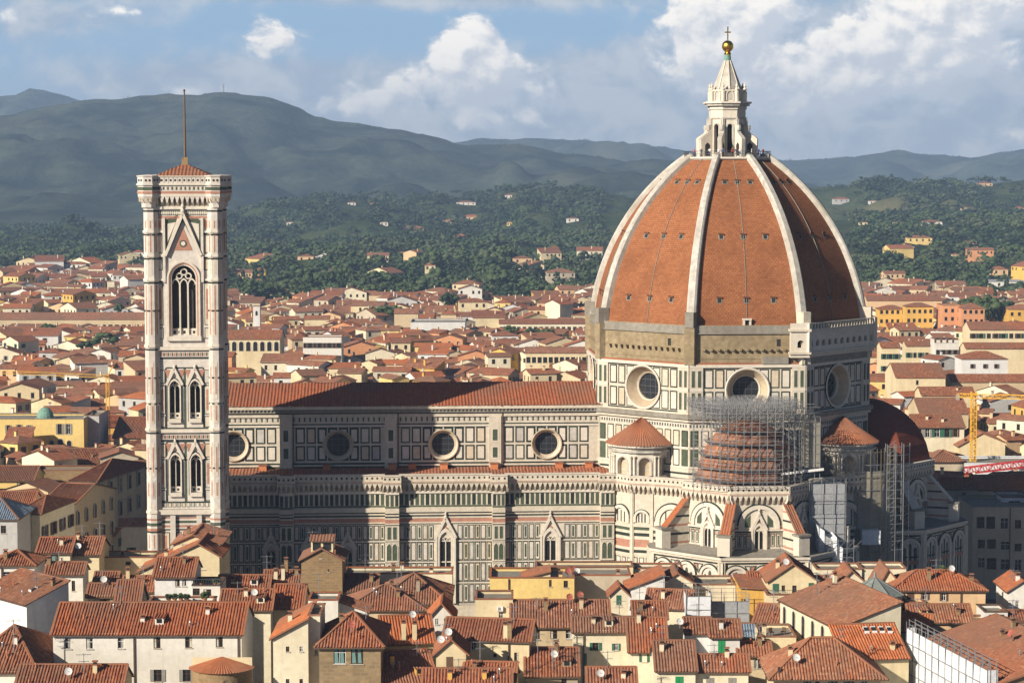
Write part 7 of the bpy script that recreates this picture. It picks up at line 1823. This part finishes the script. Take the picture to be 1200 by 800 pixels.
# ------------------------------------------------------------------ villas on the hills
def on_hill(px, py, Y0, Y1):
    d = ray(px, py); n = 300
    for i in range(n):
        Y = Y0+(Y1-Y0)*i/n; k = Y/d.y; p = Vector((d.x*k, Y, CH+d.z*k))
        if p.z <= terrain(p.x, p.y)+.3: return p
    return Vector((d.x*Y1/d.y, Y1, terrain(d.x*Y1/d.y, Y1)))
VILLAS = []
def villas():
    L = [(48, 318, 38, 11, 'white', 'long white villa on the wooded slope at the far left', 'red tile'), (124, 317, 26, 9, 'cream', 'cream villa right of the long white villa', 'red tile'), (107, 320, 25, 9, 'yellow', 'yellow villa among trees left of the bell tower', 'brown tile'),
         (161, 299, 14, 9, 'white', 'white villa touching the bell tower above the trees', 'red tile'), (158, 331, 16, 8, 'yellow', 'small yellow house below the trees left of the bell tower', 'red tile'), (299, 306, 14, 8, 'cream', 'cream villa with raised centre right of the bell tower', 'brown tile'),
         (306, 320, 10, 11, 'ochre', 'narrow ochre house in trees right of the bell tower', 'brown tile'), (302, 332, 14, 8, 'cream', 'cream house with loggia in front of the narrow ochre house', 'red tile'), (358, 303, 18, 7, 'peach', 'peach villa half hidden by trees above the nave', 'red tile'),
         (484, 270, 24, 8, 'salmon', 'salmon farmhouse on the middle wooded ridge', 'red tile'), (530, 261, 22, 6, 'cream', 'cream manor on the wooded ridge', 'red tile'), (553, 257, 20, 8, 'peach', 'peach manor next to the cream manor', 'red tile'), (540, 279, 16, 7, 'salmon', 'salmon red villa lower on the ridge', 'red tile'),
         (504, 316, 12, 14, 'cream', 'cream villa tower with belvedere in the woods', 'brown tile'), (589, 300, 18, 5, 'white', 'low white villa above the woods left of the dome', 'brown tile'), (470, 299, 22, 6, 'peach', 'peach farmhouse at the edge of a field', 'red tile'), (612, 306, 22, 9, 'peach', 'broad peach villa above the dark trees', 'red tile'),
         (546, 239, 22, 5, 'white', 'long white house on the ridge crest', 'brown tile'), (596, 231, 8, 6, 'white', 'tiny white house under the crest of the ridge', 'brown tile'), (671, 258, 14, 5, 'white', 'white farmhouse beside the dome on the dark ridge', 'brown tile'), (597, 262, 6, 4, 'yellow', 'tiny yellow cottage on the ridge', 'red tile'),
         (986, 236, 18, 7, 'grey', 'grey villa on the dark wooded hill right of the dome', 'brown tile'), (1024, 237, 10, 4, 'white', 'tiny white villa on the dark wooded hill', 'brown tile'), (1054, 262, 12, 4, 'white', 'low white house at the foot of the dark hill', 'brown tile'), (1093, 262, 22, 6, 'white', 'long white institute at the foot of the dark hill', 'brown tile'),
         (1078, 282, 28, 9, 'yellow', 'yellow villa above the cream villa in the park', 'brown tile'), (1060, 292, 22, 9, 'cream', 'cream villa in the park right of the dome', 'brown tile'), (1155, 217, 16, 6, 'peach', 'square peach villa on the right crest', 'red tile'), (1195, 247, 10, 8, 'white', 'white villa on the hill at the right edge', 'brown tile'),
         (1182, 269, 22, 4, 'cream', 'low cream house row at the right edge above the trees', 'brown tile'), (1172, 320, 18, 12, 'peach', 'peach villa with terrace tower under the trees at right', 'red tile'), (1176, 332, 60, 6, 'white', 'long white factory under the park at right', 'grey sheet'), (1022, 336, 30, 9, 'cream', 'cream houses group beside the dome under the park', 'red tile'), (1098, 338, 32, 10, 'ivory', 'ivory hotel with red roof under the park', 'red tile'),
         (412, 239, 9, 4, 'white', 'tiny white farmhouse near the left end of the wooded ridge', 'brown tile'), (436, 240, 7, 4, 'peach', 'tiny peach farmhouse next to the white one on the ridge', 'red tile'), (575, 283, 10, 5, 'cream', 'small cream farmhouse in a clearing below the two manors', 'brown tile'), (650, 292, 9, 6, 'cream', 'small cream cottage in the woods close to the dome', 'brown tile'),
         (632, 256, 8, 4, 'white', 'small white cottage high on the dark slope left of the dome', 'brown tile'), (450, 262, 9, 4, 'white', 'small white cottage on the slope far above the nave', 'brown tile'), (340, 262, 8, 4, 'white', 'small white cottage on the slope right of the bell tower', 'brown tile'), (1040, 243, 6, 4, 'white', 'tiny white chalet in the middle of the dark hill', 'brown tile'),
         (1130, 245, 7, 4, 'cream', 'tiny cream chalet right of the middle of the dark hill', 'brown tile'), (1012, 262, 9, 4, 'cream', 'low cream cottage at the dark hill foot beside the dome', 'brown tile'), (1140, 285, 9, 5, 'peach', 'small peach cottage in the park near the right edge', 'red tile'), (1120, 300, 8, 5, 'cream', 'small cream cottage in the middle of the right hand park', 'brown tile'), (390, 318, 10, 6, 'cream', 'cream cottage in the dark trees above the nave', 'red tile'), (440, 326, 12, 6, 'peach', 'peach cottage at the lower edge of the dark trees', 'red tile')]
    for (px, py, wp, hp, wc, lb, rf) in L:
        p = on_hill(px, py+hp*.35, 1380, 3400); Y = p.y; s = Y/F*1.03; w, h = wp*s, hp*s; x0 = p.x-w/2; ze = p.z+h*.72
        t, *_ = house(lb, 0, 0, 0, Y, 'hip', wall=wc, roof=rf, corner=(x0, Y), w=w, D=min(w, 14), ze=ze, rise=min(h*.3, 3.2), group='villas on the wooded hills', name='villa', cat='villa', lod=1, zb=p.z-1.5, fwin=(max(2, int(w/5.5)), max(1, int(h/5)), 1.6, 2.1, 'd', ze-2.2, 4.2))
        VILLAS.append((p.x, Y, w))
villas()
def mast():
    for px, py, h, lb in ((262, 107.5, 9, 'thin radio mast on the highest hilltop'), (171, 116, 5, 'short mast on the hill left of the summit'), (150, 117, 5, 'short mast furthest left on the mountain crest')):
        p = at(px, py+1, 5400); t = empty('radio_mast', (p.x, 5400, p.z-12)); tag(t, lb, 'radio mast', 'masts on the mountain'); k = 5400/F; b = MB(); lattice(b, (0, 0, 0), (0, 0, 12+h*k), 2.2, 'antenna', 8, .8); b.build('tower', t); q = MB(); q.bar((0, 0, 12+h*k), (0, 0, 15+h*k), .8, 'crane red'); q.build('aerial', t)
mast()
# ------------------------------------------------------------------ trees
import numpy as np
def ico():
    p = (1+5**.5)/2; v = np.array([(-1, p, 0), (1, p, 0), (-1, -p, 0), (1, -p, 0), (0, -1, p), (0, 1, p), (0, -1, -p), (0, 1, -p), (p, 0, -1), (p, 0, 1), (-p, 0, -1), (-p, 0, 1)])/math.hypot(1, p)
    f = np.array([(0, 11, 5), (0, 5, 1), (0, 1, 7), (0, 7, 10), (0, 10, 11), (1, 5, 9), (5, 11, 4), (11, 10, 2), (10, 7, 6), (7, 1, 8), (3, 9, 4), (3, 4, 2), (3, 2, 6), (3, 6, 8), (3, 8, 9), (4, 9, 5), (2, 4, 11), (6, 2, 10), (8, 6, 7), (9, 8, 1)]); return v, f
IV, IF = ico()
rs = np.random.RandomState(3)
def crown_arrays(kind, nl, nq, q):
    """lumps of leaves: small dented balls and loose leaf sprays through the crown's volume; unit height"""
    V = []; Fc = []; n = 0
    def place():
        while 1:
            u = rs.uniform(-1, 1, 3)
            if (u**2).sum() <= 1: break
        if kind == 'cypress': z = rs.uniform(.06, .97); r = .115*math.sin(math.pi*min(1, z*.80+.16))**.8; a = rs.uniform(0, 6.28); k = math.sqrt(rs.uniform(.2, 1)); return np.array([r*k*math.cos(a), r*k*math.sin(a), z])
        if kind == 'pine': return np.array([u[0]*.50, u[1]*.50, .80+u[2]*.13-.10*(u[0]**2+u[1]**2)])
        return np.array([u[0]*.42, u[1]*.42, .58+u[2]*.38])
    for i in range(nl):
        c = place(); s = {'cypress': .05, 'pine': .12, 'broad': .15}[kind]*rs.uniform(.6, 1.25)
        v = IV*(1+rs.uniform(-.35, .35, (12, 1)))*s*np.array([1, 1, 1.6 if kind == 'cypress' else .62 if kind == 'pine' else .85])+c; V.append(v); Fc.append(IF+n); n += 12
    for i in range(nq):
        c = place()*np.array([1.07, 1.07, 1]); a = rs.normal(size=3); a /= np.linalg.norm(a); b = np.cross(a, rs.normal(size=3)); b /= np.linalg.norm(b); s = q*rs.uniform(.6, 1.4)
        V.append(np.array([c-a*s, c+b*s*.6, c+a*s, c-b*s*.6])); Fc.append(np.array([(0, 1, 2), (0, 2, 3)])+n); n += 4
    return np.concatenate(V), np.concatenate(Fc)
def np_mesh(name, V, Fc, mats, mi=None):
    me = bpy.data.meshes.new(name); nf = len(Fc); me.vertices.add(len(V)); me.vertices.foreach_set('co', V.astype(np.float32).ravel()); me.loops.add(nf*3); me.loops.foreach_set('vertex_index', Fc.astype(np.int32).ravel())
    me.polygons.add(nf); me.polygons.foreach_set('loop_start', np.arange(0, nf*3, 3, dtype=np.int32)); me.polygons.foreach_set('loop_total', np.full(nf, 3, dtype=np.int32))
    for m in mats: me.materials.append(MATS[m])
    if mi is not None: me.polygons.foreach_set('material_index', mi.astype(np.int32))
    me.update(); me.validate(); return me
CROWN = {}
for kd, nl, nq, q in (('cypress', 26, 160, .035), ('pine', 30, 220, .06), ('broad', 26, 320, .055)):
    for i in range(3):
        V, Fc = crown_arrays(kd, nl, nq, q); mi = np.zeros(len(Fc), int); mi[rs.rand(len(Fc)) < .25] = 1
        CROWN[kd, i] = np_mesh(kd+'_crown', V, Fc, {'cypress': ('dark leaf', 'leaf'), 'pine': ('leaf', 'olive leaf'), 'broad': ('leaf', 'olive leaf') if i else ('dark leaf', 'leaf')}[kd], mi)
def trunkmesh(kd):
    b = MB(); h = {'cypress': .12, 'pine': .74, 'broad': .5}[kd]; b.lathe([(.035, 0), (.02, h)], (0, 0, 0), 'bark', 6)
    if kd != 'cypress':
        for k in range(4): a = k*1.6+.3; b.bar((0, 0, h*.8), (.25*math.cos(a), .25*math.sin(a), h+.12), .02, 'bark')
    o = b.build('trunk'); me = o.data; bpy.data.objects.remove(o); return me
TR = {k: trunkmesh(k) for k in ('cypress', 'pine', 'broad')}
NM = {'cypress': 'cypress', 'pine': 'pine_tree', 'broad': 'tree'}
TREES = []
def tree(kd, p, h, label, group, wide=1., i=0):
    t = empty(NM[kd], p); tag(t, label, NM[kd].replace('_', ' '), group)
    c = bpy.data.objects.new('crown', CROWN[kd, i % 3]); link(c, t); c.scale = (h*wide, h*wide, h); c.rotation_euler = (0, 0, rnd.uniform(0, 6))
    k = bpy.data.objects.new('trunk', TR[kd]); link(k, t); k.scale = (h, h, h); TREES.append((p[0], p[1], h*wide*.4)); return t
def trees():
    g1 = 'trees among the city houses'
    for i, (px, py, hp, kd, wd, lb) in enumerate([(105, 414, 16, 'broad', 1.5, 'dark bushy tree in a courtyard left of the bell tower'), (123, 409, 20, 'broad', 1.3, 'taller dark tree between roofs beside the bell tower'), (112, 427, 12, 'broad', 1.2, 'low dark tree below the bushy courtyard tree'), (150, 408, 12, 'broad', 1.2, 'olive tree touching the bell tower among roofs'), (57, 394, 15, 'pine', 1.0, 'spreading cedar in front of the barracks'),
            (139, 366, 10, 'broad', 1.0, 'round dark tree behind the barracks roof'), (437, 374, 15, 'broad', 1.3, 'left tree of a leafy clump in the far city'), (450, 375, 17, 'broad', 1.3, 'middle tree of a leafy clump in the far city'), (463, 373, 14, 'broad', 1.3, 'right tree of a leafy clump in the far city'), (526, 360, 18, 'broad', 1.0, 'tall tree beyond the white industrial block'), (546, 362, 12, 'broad', 1.2, 'small tree right of the industrial block trees'),
            (598, 394, 12, 'broad', 1.3, 'green tree left of the arcade house garden'), (625, 397, 13, 'broad', 1.5, 'wide garden tree below the long arcade house'), (642, 399, 14, 'broad', 1.2, 'dark garden tree below the long arcade house'), (646, 437, 12, 'cypress', 1.6, 'left cypress of a pair above the nave ridge'), (661, 437, 12, 'cypress', 1.6, 'right cypress of a pair above the nave ridge'), (432, 420, 10, 'broad', 1.0, 'small dark tree among white houses'), (485, 437, 13, 'broad', 1.0, 'dark tree above the nave roof'),
            (1098, 420, 24, 'broad', .8, 'tall green tree in a yellow courtyard right of the dome'), (1140, 372, 24, 'pine', 1.2, 'umbrella pine left of the right hand park clump'), (1158, 375, 27, 'broad', 1.1, 'big round tree between the salmon and peach blocks'), (1172, 373, 24, 'broad', 1.1, 'dark tree leaning on the peach block'), (1195, 440, 18, 'broad', 1.2, 'tree at the right edge above the brown halls'), (1172, 496, 18, 'broad', 1.5, 'grey green olive tree right of the crane'), (1180, 496, 14, 'broad', 1.3, 'smaller olive tree right of the crane'), (1166, 352, 12, 'cypress', 1.5, 'cypress beside the obelisk at right'),
            (690, 320, 14, 'cypress', 1.2, 'cypress just left of the dome at the wood edge')]):
        z = 1 if py > 380 else 3; Y = (CH-z)*F/(py-200+18)*.97; p = at(px, py, Y); h = hp*Y/F*1.25; tree(kd, (p.x, Y, p.z-h*.12 if py > 430 else max(0, p.z-h*.15)), h, lb, g1, wd, i)
    b = []
    r = random.Random(8); L = []
    while len(L) < 150:
        Y = 1450+r.random()**1.3*330; x = r.uniform(-.245, .25)*Y; z = terrain(x, Y); px, py = proj((x, Y, z+4))
        if hidden(px, py) and hidden(px, py-8) or Y < (1690 if x < -.165*Y else 0): continue
        if any(abs(x-vx) < vw*.7 and Y < vy+6 and Y > vy-90 for vx, vy, vw in VILLAS): continue
        if any((x-a)**2+(Y-c)**2 < 70 for a, c, k in L): continue
        L.append((x, Y, r.choice(('broad', 'broad', 'pine', 'cypress', 'broad', 'pine', 'cypress'))))
    L.sort(key=lambda q: q[0]/q[1]); cnt = {}; secs = ['left of the bell tower', 'above the nave', 'right of the dome']
    for i, (x, Y, kd) in enumerate(L):
        px = proj((x, Y, 5))[0]; s = 0 if px < 215 else 1 if px < 800 else 2; c = cnt.get((s, kd), 0); cnt[s, kd] = c+1; h = {'cypress': r.uniform(13, 20), 'pine': r.uniform(11, 16), 'broad': r.uniform(10, 16)}[kd]
        kn = {'cypress': 'slim dark cypress', 'pine': 'umbrella pine', 'broad': 'rounded leafy tree'}[kd]
        tree(kd, (x, Y, terrain(x, Y)-.5), h, '%s, %s such from left at the wood edge %s' % (kn, ordw(c), secs[s]), 'trees along the near edge of the woods', {'cypress': 1.25, 'pine': 1.1, 'broad': 1.15}[kd], i)
trees()
def woods():
    """the wooded slopes, one mass: many small dented crowns"""
    PR = {}
    for kd in ('broad', 'pine', 'cypress'):
        PR[kd] = [crown_arrays(kd, 5 if kd != 'cypress' else 6, 22, .10 if kd != 'cypress' else .06) for i in range(5)]
    V = []; Fc = []; M = []; n = 0; r = random.Random(21)
    def put(x, y, h, kd, wd, mat):
        nonlocal n
        v, f = PR[kd][r.randrange(5)]; a = r.uniform(0, 6.28); c, s = math.cos(a), math.sin(a); z = terrain(x, y)-h*(.12 if kd == 'cypress' else .25)
        P = np.stack([(v[:, 0]*c-v[:, 1]*s)*h*wd+x, (v[:, 0]*s+v[:, 1]*c)*h*wd+y, v[:, 2]*h+z], 1); V.append(P); Fc.append(f+n); n += len(v); M.append(np.full(len(f), mat))
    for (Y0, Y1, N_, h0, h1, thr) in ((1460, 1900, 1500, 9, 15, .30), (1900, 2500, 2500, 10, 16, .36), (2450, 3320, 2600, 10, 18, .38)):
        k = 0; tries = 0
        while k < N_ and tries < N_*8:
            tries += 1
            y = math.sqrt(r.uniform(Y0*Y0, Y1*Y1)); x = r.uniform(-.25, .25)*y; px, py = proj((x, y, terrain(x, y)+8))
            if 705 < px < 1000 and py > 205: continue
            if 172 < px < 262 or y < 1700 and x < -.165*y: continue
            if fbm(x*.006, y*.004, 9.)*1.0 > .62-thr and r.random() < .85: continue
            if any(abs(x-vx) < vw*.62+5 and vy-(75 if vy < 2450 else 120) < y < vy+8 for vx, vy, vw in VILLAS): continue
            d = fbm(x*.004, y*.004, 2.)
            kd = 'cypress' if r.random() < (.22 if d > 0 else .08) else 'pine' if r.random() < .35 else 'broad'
            mat = 1 if (d > .12 or y > 2500 and True) and r.random() < .72 else 0 if r.random() < .6 else 2  # far ridge mostly dark leaf: cloud shade put into the leaf colour
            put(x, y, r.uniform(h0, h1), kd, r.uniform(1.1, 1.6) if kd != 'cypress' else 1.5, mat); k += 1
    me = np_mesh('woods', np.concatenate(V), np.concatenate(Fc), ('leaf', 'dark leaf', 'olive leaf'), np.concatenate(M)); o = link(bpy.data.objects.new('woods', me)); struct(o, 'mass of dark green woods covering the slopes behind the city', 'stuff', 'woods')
woods()
def crest():
    """tree line along the crests"""
    V = []; Fc = []; n = 0; r = random.Random(2); P0 = [crown_arrays('broad', 3, 10, .13) for i in range(4)]
    for nm, step in (('mountain', 9), ('wooded_ridge', 7), ('back_mountain', 16)):
        h, Yb, Yr = HILLS[nm]; x = -Yr*.25
        while x < Yr*.25:
            for dy in (-70, -45, -15):
                xx = x+r.uniform(-6, 6); y = Yr+dy+r.uniform(-15, 15); v, f = P0[r.randrange(4)]; s = r.uniform(6, 11)*(1.5 if nm == 'back_mountain' else 1); px, py = proj((xx, y, h(xx, y)+9))
                if r.random() < .25: continue
                V.append(v*s*np.array([1.4, 1.4, 1])+np.array([xx, y, h(xx, y)-s*.5-(3 if nm != 'wooded_ridge' else 0)])); Fc.append(f+n); n += len(v)
            x += step*r.uniform(.6, 1.5)
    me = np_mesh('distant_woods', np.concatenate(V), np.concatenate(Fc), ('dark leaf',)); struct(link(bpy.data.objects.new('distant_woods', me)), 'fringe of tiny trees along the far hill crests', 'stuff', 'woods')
crest()
# ------------------------------------------------------------------ pots, shrubs and roof gardens
def shrub(px, py, Y, hp, label, cat='potted plant', pot=True, name='potted_plant', mat=1, fix=None):
    p = at(px, py, Y); s = hp*Y/F; t = empty(name, (p.x, Y, p.z)); tag(t, label, cat, 'roof terrace plants')
    zb = 0
    if pot: b = MB(); b.lathe([(s*.18, 0), (s*.28, s*.4), (s*.31, s*.4), (s*.29, s*.46), (0, s*.42)], (0, 0, 0), 'terracotta pot', 12); b.build('pot', t); zb = s*.3
    c = bpy.data.objects.new('foliage', CROWN['broad', mat]); link(c, t); c.scale = (s*1.1, s*1.1, s); c.location = (0, 0, zb-s*.18)
    if not pot: k = bpy.data.objects.new('stem', TR['broad']); link(k, t); k.scale = (s, s, s)
for i, (px, lb) in enumerate([(198, 'potted shrub leftmost on the white planter wall'), (205, 'potted shrub second along the white planter wall'), (212, 'potted shrub third along the white planter wall'), (219, 'potted shrub fourth along the white planter wall'), (240, 'leafy potted shrub at the end of the planter wall')]):
    shrub(px, 704.5, 329, 9 if i < 4 else 11, lb, mat=i % 3)
shrub(1105, 671, 355, 11, 'round leafy bush on the roof garden behind the long cream house', 'bush', False, 'bush', 2)
shrub(1086, 671, 355, 8, 'small bush left of the round roof garden bush', 'bush', False, 'bush', 1)
shrub(1116, 670, 356, 6, 'tiny bush at the end of the roof garden', 'bush', False, 'bush', 0)
shrub(236, 686.5, 341, 10, 'slim plant on the white balcony below the bell tower', mat=2); shrub(252, 686, 340, 8, 'bushy red pot plant at the balcony corner', mat=1)
def railing(label, p, q, z, h=1.0):
    p = Vector((*p, z)); q = Vector((*q, z)); t = empty('railing', p); tag(t, label, 'railing'); b = MB(); d = q-p; n = max(3, int(d.length/.35))
    for i in range(n+1): b.bar(d*(i/n), d*(i/n)+Vector((0, 0, h)), .04, 'dark steel')
    for zz in (.05, h): b.bar(Vector((0, 0, zz)), d+Vector((0, 0, zz)), .06, 'dark steel')
    b.build('grille', t)
a, c = at(225, 686, 337.9), at(258, 686, 337.9); railing('black railing round the white balcony below the bell tower', (a.x, a.y), (c.x, c.y), a.z)
a, c = at(1137, 733, 332.9), at(1196, 733, 332.9); railing('grey railing along the peach terrace house', (a.x, a.y), (c.x, c.y), a.z+.2)
a, c = at(901, 697, 342.9), at(958, 697, 342.9); railing('thin railing before the pediment house terrace', (a.x, a.y), (c.x, c.y), a.z+.2, .6)
def chair(px, py, Y, rz, label):
    p = at(px, py, Y); t = empty('chair', p, rz); tag(t, label, 'chair', 'terrace chairs'); b = MB(); b.frame((-.3, 0), (.3, 0)); b.box(0, .6, -.6, 0, .42, .5, 'timber'); b.build('seat', t); b = MB(); b.frame((-.3, 0), (.3, 0)); b.box(0, .6, -.62, -.55, .5, 1.05, 'timber'); b.build('backrest', t)
    for x in (-.26, .26):
        for y in (.05, .55): b = MB(); b.bar((x, y, 0), (x, y, .45), .06, 'timber'); b.build('leg', t)
chair(905, 744, 320, .4, 'left wooden chair on the red brick roof terrace'); chair(917, 743.5, 321, -.5, 'right wooden chair on the red brick roof terrace')
